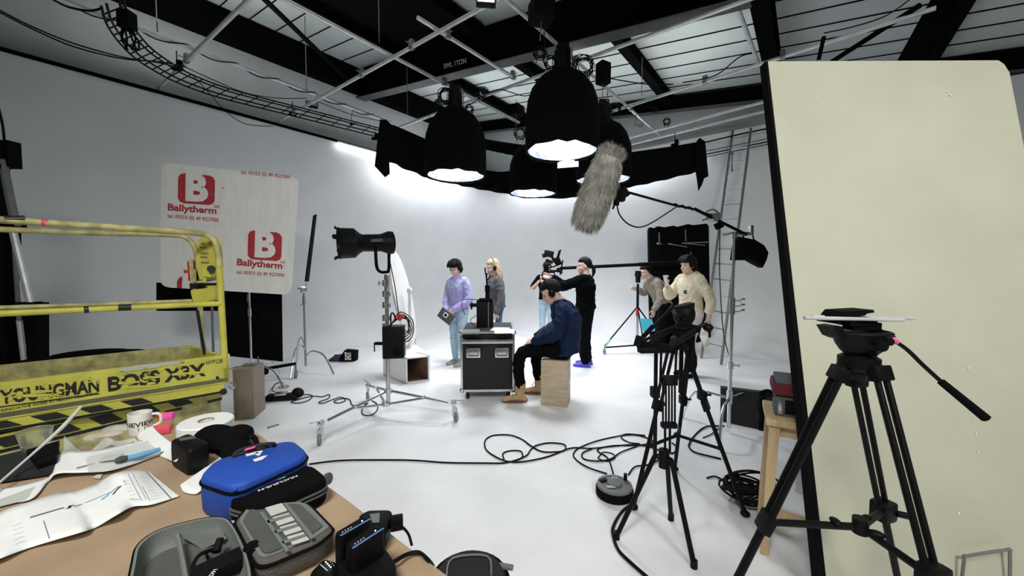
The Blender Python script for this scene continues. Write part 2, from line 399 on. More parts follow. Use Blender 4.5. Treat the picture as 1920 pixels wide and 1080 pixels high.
a4 = line(1135, 213, 1755, 15, 0, .0); stube(*a4, 'scaffold tube ending above the cream flat at upper right', clamps=(.42, .66))
a5 = line(1165, 262, 1437, 190); stube(*a5, 'upper of two parallel tubes above the ladder')
a6 = line(1185, 270, 1437, 208, z=4.22); t = stube(*a6, 'lower of two parallel tubes above the ladder')
mb = MB(); mb.box(a6[1]+Z*.04, (.03, .05, .16)); mb.build('end_plate', 'alu', t)
b1 = line(520, -8, 973, 230, .2, 0, z=4.36); stube(*b1, 'bright scaffold tube running from top left to the left space light', clamps=(.62,))
b2 = line(783, 33, 966, 147, 0, 0, z=4.36); stube(*b2, 'short scaffold tube with cut end hanging above the black beam', clamps=(.25, .97))
b3 = line(205, 33, 720, 225, .3, .05, z=4.36); stube(*b3, 'scaffold tube with cable wound round it along the left wall')
b4 = line(945, -5, 1240, 256, .2, 0, z=4.36); stube(*b4, 'scaffold tube running behind the large front space light', clamps=(.72,))
b5 = line(1377, -2, 1422, 120, .2, 0, z=4.36); stube(*b5, 'short scaffold tube coming in at the top beside the cream flat')
# tie rods that hang the grid
def rod(p, z1, label):
    p = V(p); mb = MB(); mb.cyl(p, V((p.x, p.y, z1)), .006, n=6); tag(mb.build('suspension_rod', 'steelgrey'), label, 'rod')
rod(gp(295, 60, 4.36), 5.5, 'thin drop rod left of all others, in front of the black eaves beam')
rod(gp(575, 170, 4.36), 5.5, 'thin drop rod above the unlit floodlight on the left')
rod(gp(711, 80, 4.36), 5.3, 'thin drop rod beside the bright tube crossing at upper left')
rod(gp(764, 214, 4.36), 5.2, 'thin drop rod just left of the left space light')
rod(gp(1203, 180, 4.3), 4.9, 'thin drop rod right of the hanging black box')
# diagonal braces
def brace(x0, y0, x1, y1, z0, z1, label, r=.035):
    mb = MB(); mb.cyl(fl(x0, y0, z0), fl(x1, y1, z1), r, n=10); tag(mb.build('diagonal_brace', 'steelblack'), label, 'brace')
brace(487, -10, 652, 150, 4.85, 5.2, 'dark diagonal brace crossing the roof bay at upper left')
brace(1556, 118, 1725, 10, 4.25, 4.35, 'dark diagonal brace above the top edge of the cream flat', .03)
brace(1535, 112, 1545, 68, 4.05, 4.25, 'short upright prop joined to the tube above the cream flat', .022)
mb = MB(); mb.box((0, 0, 0), (.16, .16, 1.1), bev=.01); o = mb.build('roof_prop', 'steelblack'); o.location = fl(1735, 62, 4.15); o.rotation_euler = (.0, .55, .2); tag(o, 'thick black raking post above the cream flat', 'post')
mb = MB(); p0, p1 = fl(1762, 96, 4.0), fl(1808, -12, 4.3)
for i in range(16):
    c = p0.lerp(p1, i/15); mb.torus(c, .026, .008, (math.sin(i*1.6), math.cos(i*1.6), .3), n=10, m=5)
tag(mb.build('chain', 'steelblack'), 'hanging black chain above the right end of the cream flat', 'chain')
# ================================================================ SPACE LIGHTS
def space_light(D, px, label, kk, R=.45, zb=3.03, ztop=4.02):
    X = (px-960)/FPX*D; c = V((X, D, 0)); t = thing('space_light', label, 'studio light', c+Z*zb, 'black space lights over the stage')
    h = ztop-zb; mb = MB(); n = 28; rows = []
    prof = [(R*1.0, 0), (R*1.03, .14*h), (R*1.02, .42*h), (R*.98, .60*h), (R*.86, .76*h), (R*.66, .89*h), (R*.40, .97*h), (.12, h)]
    for r, z in prof: rows.append([c+Z*(zb+z+(random.uniform(-.022, .012) if z == 0 else 0))+V((math.cos(2*PI*j/n), math.sin(2*PI*j/n), 0))*r*(1+.012*math.sin(j*3+kk)) for j in range(n)])
    mb.rings(rows, cap=False)
    o = mb.build('skirt', 'cloth', t); sd = o.modifiers.new('s', 'SOLIDIFY'); sd.thickness = .012; sd.offset = 1
    mb = MB(); prof = [(R*.97, .015), (R*.98, .2*h), (R*.96, .5*h), (R*.8, .7*h), (.05, .78*h)]
    mb.lathe([(r, z) for r, z in prof], c+Z*zb, n=28, cap=False); mb.build('silk_liner', 'silk', t)
    mb = MB(); mb.cyl(c+Z*(ztop-.02), c+Z*(ztop+.26), .115, .105, 14); mb.lathe([(.15, 0), (.15, .03), (.1, .04)], c+Z*(ztop-.01)); mb.box(c+Z*(ztop+.31), (.16, .1, .1), bev=.01)
    mb.build('lamp_head', 'black', t)
    mb = MB(); mb.tube([c+V((.13, 0, ztop-.03)), c+V((.12, 0, ztop+.3)), c+V((0, 0, ztop+.36)), c+V((-.12, 0, ztop+.3)), c+V((-.13, 0, ztop-.03))], .008, 6); mb.build('yoke', 'clamp', t)
    mb = MB(); mb.tube([c+V((-.03, -R*.72, ztop-.16)), c+V((-.03, -R*.82, ztop-.26))], .006, 6); mb.build('buckle', 'alu', t)
    area('space_light_lamp', c+Z*(zb+.44), R*1.5, LAMP_W, (0, 0, -1), (.95, .97, 1.0))
    return c
c1 = space_light(4.95, 1052, 'largest black space light, its white opening seen beside the furry microphone', 0)
c2 = space_light(5.9, 856, 'black space light hanging at the left end of the row', 1, R=.44, zb=2.95, ztop=3.95)
c3 = space_light(7.4, 999, 'farthest space light, its opening just below the black fabric border', 2, R=.44, zb=2.98, ztop=3.92)
c4 = space_light(6.45, 1128, 'space light half hidden behind the large front one and the microphone', 3, R=.44, zb=3.02, ztop=3.98)
mb = MB(); q = [c1+V((.0, .462, 3.05)), c1+V((.28, .375, 3.05)), c1+V((.28, .375, 2.945)), c1+V((.0, .462, 2.945))]
mb.quadbox(q, (0, -.004, 0)); tag(mb.build('paper_sheet', 'card'), 'small white sheet pinned below the rim of the front space light', 'sheet')
# black border cloths hung round the lights
def border(pts_top, pts_bot, nrm, label, fold=.03):
    mb = MB(); n = 40; T = smooth_pts(pts_top, 12); Bt = smooth_pts(pts_bot, 12); k = 60; rows = []
    def smp(L, t):
        f = t*(len(L)-1); i = min(int(f), len(L)-2); return L[i].lerp(L[i+1], f-i)
    F = []; vs = []
    for i in range(k+1):
        t = i/k
        for j in range(7):
            p = smp(T, t).lerp(smp(Bt, t), j/6)+V(nrm)*fold*math.sin(i*.9+j*.3)*(j/6)
            vs.append(p)
    for i in range(k):
        for j in range(6): F.append((i*7+j, i*7+j+1, (i+1)*7+j+1, (i+1)*7+j))
    mb._add(vs, F); t = mb.build('border_cloth', 'cloth'); sd = t.modifiers.new('s', 'SOLIDIFY'); sd.thickness = .012
    return tag(t, label, 'cloth')
la = 5.0; rb = 6.9
o = border([on_a(x, y, la) for x, y in ((736, 234), (800, 262), (850, 286), (908, 318), (958, 320), (984, 300))], [on_a(x, y, la) for x, y in ((728, 303), (800, 333), (850, 345), (915, 358), (984, 369))], A, 'black border cloth hung along the left side of the space lights')
o3 = border([on_a(x, y, la+.04) for x, y in ((895, 258), (940, 266), (984, 272))], [on_a(x, y, la+.04) for x, y in ((895, 276), (925, 284), (984, 296))], A, 'narrow black cloth strip between the left and front space lights', .01)
o2 = border([on_b(x, y, rb) for x, y in ((984, 270), (1060, 272), (1150, 286), (1230, 279), (1322, 264))], [on_b(x, y, rb) for x, y in ((984, 369), (1060, 372), (1150, 357), (1230, 341), (1310, 322))], B, 'black border cloth hung along the right side of the space lights')
def tail(pts, nrm, label):
    mb = MB(); mb.prism(pts, V(nrm)*.02); tag(mb.build('cloth_tail', 'cloth'), label, 'cloth')
tail([on_a(x, y, la-.12) for x, y in ((714, 224), (724, 224), (748, 246), (752, 300), (730, 304), (731, 326), (723, 332), (704, 311), (708, 270))], A, 'folded black cloth corner hanging at the left end of the border')
tail([on_b(x, y, rb-.12) for x, y in ((1304, 268), (1308, 262), (1312, 258), (1322, 265), (1328, 330), (1320, 334), (1316, 346), (1309, 358), (1307, 340), (1304, 322))], B, 'ragged black cloth corner hanging at the right end of the border')
# ================================================================ OVERHEAD CABLES AND FITTINGS
def loom(paths, label, every=3, r=.011):
    t = thing('cable_loom', label, 'cable loom', paths[0][0])
    S = [smooth_pts(p, 8) for p in paths]
    for s_ in S: mb = MB(); mb.tube(s_, r, 6); mb.build('cable', 'rubber', t)
    for i in range(4, min(len(s_) for s_ in S)-2, every):
        ps = [s_[i] for s_ in S]; mb = MB(); mb.tube([ps[0], ps[-1]], .007, 5); mb.build('spacer', 'rubber', t)
    return t
def P(l, D0, D1=None, f=lambda x, y, D: at(x, y, D)):
    D1 = D1 or D0; n = len(l)-1; return [f(x, y, D0+(D1-D0)*i/max(n, 1)) for i, (x, y) in enumerate(l)]
mid = ((190, 12), (200, 45), (222, 78), (252, 108), (290, 133), (330, 154), (395, 178), (470, 198), (560, 220), (640, 240), (705, 256))
def offs(dx, dy): return [(x+dx, y+dy) for x, y in mid]
loom([P(offs(0, 0), 3.6, 7.4), P([(x+10, y-4) for x, y in mid], 3.6, 7.4), P([(x+34+(-22*i/10), y-12+(2*i/10)) for i, (x, y) in enumerate(mid)], 3.6, 7.4), P([(x+42-26*i/10, y-16+3*i/10) for i, (x, y) in enumerate(mid)], 3.6, 7.4)], 'loom of four parallel black cables looping down to the left wall')
mb = MB(); c = at(238, 38, 3.7); mb.box(c, (.11, .1, .16), bev=.01)
for i in range(6): mb.tube([c+V((random.uniform(-.05, .05), 0, -.05)), c+V((random.uniform(-.09, .09), .02, -.16)), c+V((random.uniform(-.06, .12), .02, -.26))], .008, 5, 4)
tag(mb.build('junction_box', 'matblack'), 'black junction box with cables at the top left of the loom', 'junction box')
cable('cable', P([(-10, 14), (60, 50), (140, 82), (230, 107), (300, 118), (345, 130)], 3.2, 4.6), .007, 'upper of two slack black cables in the top left corner')
cable('cable', P([(-10, 18), (60, 54), (140, 88), (230, 110), (300, 116), (350, 126)], 3.2, 4.5), .007, 'lower of two slack black cables in the top left corner')
cable('cable', P([(340, 122), (400, 150), (460, 174), (520, 184), (575, 184)], 5.0, 6.6), .006, 'thin cable drooping between two grid tubes near the left wall')
cable('cable', P([(360, 140), (390, 172), (425, 210), (460, 232), (512, 237)], 5.2, 6.6), .006, 'thin cable loop hanging below the loom on the left wall')
cable('cable', P([(90, -6), (125, 12), (165, 20), (190, 16)], 3.3), .009, 'cable entering at the top left above the loom')
cable('cable', P([(595, 190), (660, 215), (720, 228)], 6.8, 7.6), .006, 'straight thin cable running from the unlit floodlight to the black cloth corner')
# cable wound on tube b3
pp = []; 
for i in range(90):
    t = i/89; c = b3[0].lerp(b3[1], .12+t*.86); pp.append(c+V((math.cos(i*.55)*.04, 0, math.sin(i*.55)*.035-.01)))
mb = MB(); mb.tube(pp, .008, 5); tag(mb.build('wound_cable', 'rubber'), 'black cable wound round the tube along the left wall', 'cable')
cable('cable', P([(1120, 142), (1160, 150), (1215, 158), (1262, 158)], 5.4, 4.8), .007, 'cable running right from the hanging black box')
cable('cable', P([(1280, 155), (1340, 142), (1385, 108), (1410, 100)], 4.8, 4.4), .007, 'cable slung under the tube near the cream flat')
cable('cable', P([(1545, 62), (1600, 50), (1660, 30), (1710, -4)], 3.9, 3.6), .006, 'thin cable rising from the prop above the cream flat')
cable('cable', P([(862, 208), (900, 184), (935, 168), (985, 180), (1010, 165)], 6.4, 5.6), .007, 'slack cable between the two front space lights')
for i, (dy, l_) in enumerate(((0, 'top'), (6, 'middle'), (11, 'bottom'))):
    cable('cable', [on_b(1300, 288+dy, 8.36), on_b(1375, 273+dy, 8.36), on_b(1448, 258+dy, 8.36)], .011 if i == 1 else .007, '%s of three straight cables along the right wall behind the ladder' % l_)
cable('cable', [on_b(1322, 267, 8.3), on_b(1360, 258, 8.3), on_b(1400, 249, 8.3), on_b(1445, 240, 8.3)], .014, 'single cable with hooks along the top of the right wall')
def coil(x, y, D, R, label, n=7, jit=.35, ax=(0, 1, .1), r=.006, tails=True, m='rubber'):
    c = at(x, y, D); mb = MB(); pts = []; X, Y, d = frame(ax); N = n*16
    for i in range(N):
        k = i//16; t = i*2*PI/16; rr = R*(1+jit*.5*math.sin(k*2.3+.7)+.12*math.sin(t*2+k)); of = V((math.sin(k*1.9), math.sin(k*1.3)*.6, math.cos(k*2.7)))*R*jit*.5
        pts.append(c+of+(X*math.cos(t)+Y*math.sin(t))*rr+d*(R*.2*math.sin(k*3.1+t)))
    mb.tube(pts, r, 5)
    if tails:
        for s in (-1, 1): mb.tube([c+V((s*R*.4, 0, R*.8)), c+V((s*R*.8, 0, 0)), c+V((s*R*.6, 0, -R*1.8))], r, 5, 5)
    return tag(mb.build('cable_coil', m), label, 'cable coil')
coil(1094, 124, 4.9, .11, 'tangled cable coil beside the head of the front space light')
coil(1033, 118, 4.9, .07, 'small cable tangle left of the front space light head', 5)
coil(1153, 205, 5.9, .075, 'round cable coil hanging right of the front space light', 6)
coil(1125, 212, 6.0, .05, 'small loose coil next to the hanging coil on the right', 4)
coil(836, 180, 5.8, .10, 'tall cable coil over the left space light', 8, .25)
coil(905, 175, 6.2, .08, 'loose cable loops right of the left space light head', 5)
coil(975, 250, 7.0, .09, 'dark cable loops under the tube between the space lights', 5)
coil(1250, 228, 6.4, .05, 'cable loops hanging over the small frame lamp', 3)
coil(1012, 100, 4.8, .06, 'ragged cable tangle above the front space light head', 5, .5, tails=True)
coil(1060, 98, 4.85, .05, 'dense cable knot right above the front space light head', 5, .6)
coil(1228, 205, 6.2, .035, 'tiny cable loop on the tube right of the round hanging coil', 3, .4)
coil(820, 196, 5.7, .06, 'narrow hanging cable bunch left of the left space light head', 6, .3, ax=(1, .6, .1))
coil(880, 205, 6.0, .05, 'small cable loops on the tube just right of the left space light', 4, .5)
coil(1178, 300, 6.9, .04, 'small cable loop just above the right border cloth', 3, .5)
cable('cable', P([(745, 250), (775, 262), (800, 290)], 6.4), .005, 'thin cable hanging behind the left border cloth top', sm=6)
cable('cable', P([(1020, 60), (1022, 90), (1030, 112)], 4.2, 4.8), .006, 'lead dropping from the top black box to the front space light', sm=6)
def hbox(x, y, D, s, label, rz=.5):
    t = thing('ballast_box', label, 'ballast box', at(x, y, D)); c = at(x, y, D); mb = MB(); mb.box(c, s, rotz(rz), bev=.012); mb.build('housing', 'matblack', t)
    mb = MB(); mb.cyl(c+V((0, 0, s[2]/2)), V((c.x, c.y, 4.32)), .008, n=6); mb.tube([c-Z*s[2]/2, c-V((.01, 0, s[2]/2+.18))], .006, 5); mb.build('hanger', 'clamp', t)
hbox(1131, 138, 5.3, (.16, .14, .28), 'black box hanging right of the front space light with a red tag')
mb = MB(); c = at(1138, 172, 5.3); mb.quadbox([c, c+V((.02, 0, 0)), c+V((.01, 0, -.13)), c+V((0, 0, -.13))], (0, .003, 0)); tag(mb.build('ribbon', 'pinkred'), 'pink ribbon hanging from the black box', 'ribbon')
hbox(968, 208, 6.4, (.2, .2, .16), 'low black box between the two front space lights', .9)
hbox(1015, 22, 3.9, (.22, .2, .2), 'black box at the top of the picture above the front space light', .3)
def flood(x, y, D, rz, label, lit=False):
    t = thing('floodlight', label, 'floodlight', at(x, y, D)); c = at(x, y, D); R = rotz(rz)@Matrix.Rotation(-.5, 3, 'X')
    mb = MB(); mb.box(c, (.18, .05, .13), R, bev=.01); mb.build('housing', 'black', t)
    mb = MB(); mb.box(c+R@V((0, -.028, 0)), (.15, .006, .10), R); mb.build('glass', 'flood' if lit else 'lens', t)
    mb = MB(); mb.tube([c+R@V((-.1, 0, 0)), c+R@V((-.1, .02, .1)), c+R@V((.1, .02, .1)), c+R@V((.1, 0, 0))], .006, 6); mb.build('bracket', 'clamp', t)
flood(911, 3, 3.6, .1, 'lit floodlight at the top edge of the picture', True)
flood(585, 196, 6.7, .5, 'unlit floodlight clamped on the tube near the left wall')
def box_frame(x, y, D, label):
    c = at(x, y, D); mb = MB(); mb.tube([c+V((-.05, 0, .16)), c+V((-.05, 0, 0)), c+V((.06, 0, .0)), c+V((.06, 0, .05))], .007, 5); mb.box(c-Z*.02, (.13, .03, .04), bev=.004); tag(mb.build('frame_lamp', 'clamp'), label, 'lamp')
box_frame(1198, 234, 6.3, 'small pale frame lamp hanging above the right border cloth')
def spigot(x, y, D, label):
    c = at(x, y, D); mb = MB(); mb.cyl(c, c+Z*.2, .006, n=6); mb.box(c+V((.03, 0, .03)), (.06, .04, .1), bev=.008); mb.box(c-Z*.02, (.12, .05, .05), bev=.008); mb.tube([c+V((.05, 0, .06)), c+V((.09, 0, .02)), c+V((.05, 0, -.03))], .006, 5)
    tag(mb.build('tube_clamp', 'matblack'), label, 'clamp')
spigot(332, 125, 5.0, 'black clamp with upright spike where the loom meets the first grid tube')
spigot(549, 212, 6.9, 'black clamp with upright spike under the unlit floodlight')
spigot(703, 258, 7.3, 'black clamp with upright spike beside the left cloth corner')
spigot(1265, 270, 6.8, 'black clamp on the top edge of the right border cloth')
mb = MB(); c = at(659, 232, 7.4); mb.tube([at(661, 205, 7.4), c+Z*.08, c+Z*.05], .005, 5); mb.box(c, (.07, .04, .05), bev=.006, taper=(.6, .8)); tag(mb.build('plug', 'matblack'), 'black plug dangling on its lead near the left wall', 'plug')
# LED tube battens on the cyclorama edges
def batten(p, q, n, label):
    t = thing('light_batten', label, 'light tube', p); mb = MB(); mb.cyl(p, q, .028, n=12); mb.build('tube', 'led', t)
    mb = MB(); mb.quadbox([V(p)+Z*.03+n*.02, V(q)+Z*.03+n*.02, V(q)+Z*.03-n*.03, V(p)+Z*.03-n*.03], (0, 0, .03)); mb.build('housing', 'white', t)
def lampbar(p, q, d, pw):
    p, q = V(p), V(q); l = area('wall_wash', (p+q)/2, (q-p).length, pw, d, (.93, .96, 1), .12, 'RECTANGLE')
    zz = -V(d).normalized(); xx = (q-p).normalized(); yy = zz.cross(xx).normalized(); xx = yy.cross(zz).normalized(); l.rotation_euler = Matrix((xx, yy, zz)).transposed().to_euler()
batten(on_a(633, 270, 7.80), on_a(708, 290, 7.80), A, 'lit white tube along the top of the left wall')
p = on_a(712, 291, 7.80); batten(p, W(7.80, 7.0, p.z), A, 'lit tube continuing along the left wall behind the black border')
batten(W(6.6, 8.38, 3.86), on_b(1316, 300, 8.38), B, 'lit tube behind the right border cloth on the right wall')
lampbar(W(7.40, 4.95, 4.03), W(7.40, 7.6, 4.03), A*.36-Z, 25)
lampbar(W(6.6, 8.05, 3.82), W(2.4, 8.05, 3.82), B*.42-Z, 25)
# ================================================================ STAGE EQUIPMENT
def axis_frame(p, q): x, y, d = frame(V(q)-V(p)); return x, y, d
def leg_double(parent, S, F, r=.011, gap=.028, joint=.5, side=None, foot='ball', name='leg'):
    S, F = V(S), V(F); x, y, d = frame(F-S); s = V(side).normalized() if side else x
    J = S.lerp(F, joint); mb = MB()
    for k in (-1, 1): mb.cyl(S+s*gap*k, J+s*gap*k*.9, r, n=8)
    mb.box(S, (gap*2+.03, .035, .05), basis(s, d.cross(s)), bev=.006); mb.box(J, (gap*2+.03, .034, .07), basis(s, d.cross(s)), bev=.006)
    mb.cyl(J, F+Z*.02, r*1.25, n=10)
    if foot == 'ball': mb.ell(F+Z*.018, (.028, .028, .018))
    else: mb.cyl(F+Z*.05, F, r*1.6, r*1.8, 10)
    return mb.build(name, 'black', parent)
# ---- near tripod with fluid head, in front of the cream flat
ac = at(1610, 676, 1.30); t = thing('camera_tripod', 'large black tripod with fluid head and two silver rods in front of cream flat', 'tripod', (ac.x, ac.y, 0))
feet = [V((.655, 1.33, 0)), V((1.63, 1.48, 0)), V((1.235, .86, 0))]
sh = [at(1572, 700, 1.31), at(1607, 712, 1.36), at(1650, 700, 1.24)]
for k_, (S_, F_) in enumerate(zip(sh, feet)): leg_double(t, S_, F_, .0115 if k_ == 0 else .0095, .019, .47, side=(.25, 1, 0) if k_ == 0 else (1, .2, 0))
mb = MB()
for S_ in sh: mb.box(S_.lerp(ac, .35), (.055, .05, .045), basis(S_-ac, Z.cross(S_-ac)), bev=.01); 
mb.lathe([(.045, -.035), (.058, -.02), (.058, .012), (.045, .02)], ac); mb.build('bowl', 'black', t)
mb = MB(); jm = [S_.lerp(F_, .47) for S_, F_ in zip(sh, feet)]; hub = at(1613, 988, 1.22)
mb.cyl(jm[0], hub, .012, n=8); mb.cyl(hub, jm[1], .012, n=8); mb.cyl(hub, jm[2], .012, n=8); mb.cyl(hub-Z*.02, hub+Z*.03, .022)
for k in range(3):
    p = hub.lerp(jm[k], .25)+Z*.015; mb.ell(p, (.014, .022, .01), rotz(k*2))
mb.build('spreader', 'black', t)
def kn(p, lab=None): mb = MB(); mb.box(p, (.07, .06, .075), rotz(.3), bev=.012); mb.cyl(p+V((.03, -.02, 0)), p+V((.07, -.03, -.005)), .012); mb.box(p+V((-.02, -.03, .02)), (.03, .02, .03), bev=.004); mb.build('leg_clamp', 'black', t)
kn(jm[1]); kn(jm[2]); 
# fluid head
hx = V((1, .05, 0)).normalized(); hy = Z.cross(hx); RH = basis(hx, hy)
hc = at(1612, 640, 1.30); pxm = 1.30/FPX
mb = MB(); prof = []
def hp(x, y, dy=0): return at(x, y, 1.30+dy)
sec = [(.050, -.048), (.072, -.03), (.088, -.008), (.098, .018), (.105, .030), (.098, .036)]
rows = []
for r, z in sec: rows.append([hc+hx*(r*.95*math.cos(2*PI*j/20)+.006)+hy*(r*.62*math.sin(2*PI*j/20))+Z*z for j in range(20)])
mb.rings(rows)
mb.prism([hp(1563, 614, -.03), hp(1580, 612, -.03), hp(1590, 640, -.03), hp(1575, 634, -.03)], hy*.07)
mb.cyl(hc+V((-.0, -.065, .0)), hc+V((0, -.085, 0)), .018); mb.cyl(hc+V((.03, -.06, .012)), hc+V((.03, -.078, .012)), .012)
mb.cyl(hc-Z*.075, hc-Z*.045, .05, .045); mb.cyl(hp(1628, 664, -.03), hp(1638, 664, -.05), .013)
mb.prism([hp(1655, 618, -.03), hp(1668, 622, -.03), hp(1681, 632, -.03), hp(1662, 634, -.03), hp(1650, 640, -.03)], hy*.06)
mb.build('fluid_head', 'black', t)
mb = MB(); mb.box(hp(1616, 611), (.10, .045, .026), RH, bev=.003); mb.box(hp(1606, 606), (.10, .055, .014), RH, bev=.003); mb.box(hp(1622, 600), (.04, .05, .02), RH, bev=.003); mb.build('camera_plate', 'matblack', t)
mb = MB(); mb.prism([hp(1566, 607, -.03), hp(1578, 590, -.03), hp(1583, 584, -.03), hp(1600, 583, -.03), hp(1638, 581, -.03), hp(1640, 586, -.03), hp(1626, 588, -.03), hp(1622, 592, -.03), hp(1606, 594, -.03), hp(1580, 600, -.03), hp(1575, 608, -.03)], hy*.075)
mb.build('baseplate', 'matblack', t)
for k, (y, x0, x1, dd) in enumerate(((600, 1508, 1694, -.035), (597, 1522, 1713, .03))):
    p, q = at(x0, y-4+k, 1.30+dd), at(x1, y, 1.30+dd); mb = MB(); mb.cyl(p, q, .0065, n=12); mb.build('rod', 'galv', t)
mb = MB(); pts = [hp(1672, 636, -.03), hp(1700, 655, -.03), hp(1730, 684, -.04), hp(1765, 716, -.05)]; mb.tube(pts, .0065, 8, 4); mb.build('pan_bar', 'alu' if 0 else 'black', t)
mb = MB(); mb.tube([hp(1664, 632, -.032), hp(1672, 636, -.032), hp(1682, 642, -.032)], .0085, 8); mb.build('pink_tape_band', 'pink', t)
mb = MB(); mb.cyl(hp(1765, 716, -.05), hp(1848, 784, -.08), .0115, .014, 12); mb.build('grip', 'matblack', t)
# ---- cream flat leaning back, black edge
TL, TRc, BL, BR = V((1.34, 2.0, 2.60)), V((2.585, 2.0, 2.615)), V((1.45, 1.66, 0)), V((2.66, 1.60, 0)); TL = at(1440, 115, 2.0); TRc = TL+(BR-BL)*.955; TRc.z = at(1875, 113, TRc.y).z
t = thing('scenery_flat', 'tall cream panel with black edge leaning behind the near tripod', 'scenery flat', BL)
up = (TL-BL).normalized(); rt = (BR-BL).normalized(); nb = rt.cross(up).normalized()   # faces the camera side (-y)
if nb.y > 0: nb = -nb
def fp(u, v): return BL.lerp(BR, u).lerp(TL.lerp(TRc, u), v)
q = [fp(0.0, 0), fp(1, 0)]+[fp(1, .975), fp(.985, .992), fp(.965, 1)]+[fp(0, 1)]
mb = MB(); mb.prism(q, -nb*.045); mb.build('panel', 'cream', t, smooth=False)
mb = MB(); q = [fp(-.028, 0), fp(-.0005, 0), fp(-.0005, 1.0), fp(-.010, 1.001)]; mb.quadbox(q, -nb*.05); mb.build('edge_strip', 'matblack', t, smooth=False)
def on_flat(x, y): return pl(x, y, BL, nb)+nb*.002
mb = MB(); r = .0075
mb.tube([on_flat(1793, 1130)+nb*.01, on_flat(1793, 1040)+nb*.03, on_flat(1800, 1034)+nb*.03, on_flat(1870, 1023)+nb*.03, on_flat(1877, 1030)+nb*.03, on_flat(1886, 1130)+nb*.01], .006, 8, 3); mb.build('handle', 'steelgrey', t)
mb = MB(); random.seed(3)
def chip(x, y, s, el=1.0):
    c = on_flat(x, y); n = 7; s *= .75; pts = [c+(rt*math.cos(2*PI*i/n)*s*random.uniform(.5, 1)+up*math.sin(2*PI*i/n)*s*el*random.uniform(.5, 1)) for i in range(n)]; mb.prism(pts, nb*.0004)
for c_ in ((1530, 185, .006), (1533, 190, .004), (1776, 172, .004), (1781, 178, .006, 1.6), (1844, 385, .004), (1547, 420, .002, 9), (1822, 745, .005), (1825, 790, .004, 3), (1829, 812, .005, 3), (1833, 846, .006, 1.5), (1852, 823, .004, 2), (1841, 815, .003), (1816, 690, .006, 3), (1797, 962, .008, 1.4), (1834, 964, .005), (1860, 712, .004), (1566, 213, .002, 2), (1523, 518, .003, 3), (1552, 550, .003), (1869, 728, .003)): chip(*c_)
mb.build('paint_chip', 'chip', t)['kind'] = 'stuff'
# ---- pine stool with tool bag and radio
def stool():
    zt = .737; P0 = V((1.352, 1.96, zt)); ux = V((.85, -.5, 0)).normalized(); uy = Z.cross(ux)
    if uy.y < 0: uy = -uy
    c0 = P0; wd, dp = .29, .32; t = thing('wooden_stool', 'pine stool standing behind the left edge of the cream flat', 'stool', V((P0.x, P0.y, 0)))
    R = basis(ux, uy); mb = MB(); mb.box(c0+ux*wd/2+uy*dp/2-Z*.018, (wd+.02, dp+.02, .036), R, bev=.006); mb.build('seat', 'plydark' if 0 else 'pine', t)
    fl_pt = fl(1454, 1060)
    for i, j in ((0, 0), (1, 0), (0, 1), (1, 1)):
        top = c0+ux*(.03+i*(wd-.06))+uy*(.03+j*(dp-.06))-Z*.036; bot = V((top.x, top.y, 0))+ux*(-.03 if i == 0 else .03)+uy*(-.03 if j == 0 else .03)
        mb = MB(); mb.rings([[p+ux*a*h+uy*b*h for a, b in ((-1, -1), (1, -1), (1, 1), (-1, 1))] for p, h in ((bot, .019), (top, .023))]); mb.build('leg', 'pine', t, smooth=False)
    mb = MB(); mb.box(c0+ux*wd/2+uy*.04-Z*.068, (wd-.08, .02, .06), R); mb.build('apron', 'pine', t)
    mb = MB(); mb.box(c0+ux*wd/2+uy*(dp-.04)-Z*.068, (wd-.08, .02, .06), R); mb.build('apron', 'pine', t)
    mb = MB(); mb.box(c0+ux*wd/2+uy*.03-Z*.52, (wd-.03, .022, .045), R); mb.build('stretcher', 'pine', t)
    mb = MB(); mb.box(c0+ux*(wd+.0)+uy*dp/2-Z*.42, (.02, dp-.03, .03), R); mb.build('stretcher', 'pine', t)
    return c0, ux, uy, zt
c0, ux, uy, zt = stool(); RS = basis(ux, uy)
t = thing('radio', 'small black radio with silver front on the pine stool', 'radio', c0+ux*.16+uy*.10)
mb = MB(); c = c0+ux*.16+uy*.14+Z*.055; mb.box(c, (.26, .15, .11), RS, bev=.012); mb.build('case', 'slate', t)
mb = MB(); mb.box(c-uy*.077, (.17, .004, .075), RS, bev=.002); mb.build('grille', 'black', t)
mb = MB(); mb.box(c-ux*.105-uy*.078, (.02, .006, .085), RS, bev=.002); mb.build('trim_bar', 'alu', t)
mb = MB(); mb.tube([c-ux*.12+Z*.03, c-ux*.20-uy*.03+Z*.01, c-ux*.19-uy*.04-Z*.1], .004, 6, 4); mb.build('lead', 'rubber', t)
t = thing('tool_bag', 'grey and maroon zip bag lying on the radio on the stool', 'bag', c+Z*.056)
mb = MB(); mb.box(c+Z*.093, (.29, .19, .072), RS, bev=.022); mb.build('body', 'dullred', t)
mb = MB(); mb.box(c+Z*.135+ux*.005, (.27, .18, .03), RS, bev=.012); mb.build('top_panel', 'slate', t)
mb = MB(); mb.tube([c+Z*.15-ux*.02, c+Z*.175-ux*.0, c+Z*.165+ux*.07, c+Z*.15+ux*.09], .010, 8, 4); mb.build('strap', 'matblack', t)
# ---- board stored under/behind the stool
mb = MB(); q = [fl(1494, 930), fl(1560, 960)]; mb.quadbox([q[0]+Z*.02, q[1]+Z*.02, q[1]+Z*.60, q[0]+Z*.60], (.0, .02, 0)); tag(mb.build('white_board', 'white'), 'pale panel standing behind the legs of the pine stool', 'panel')
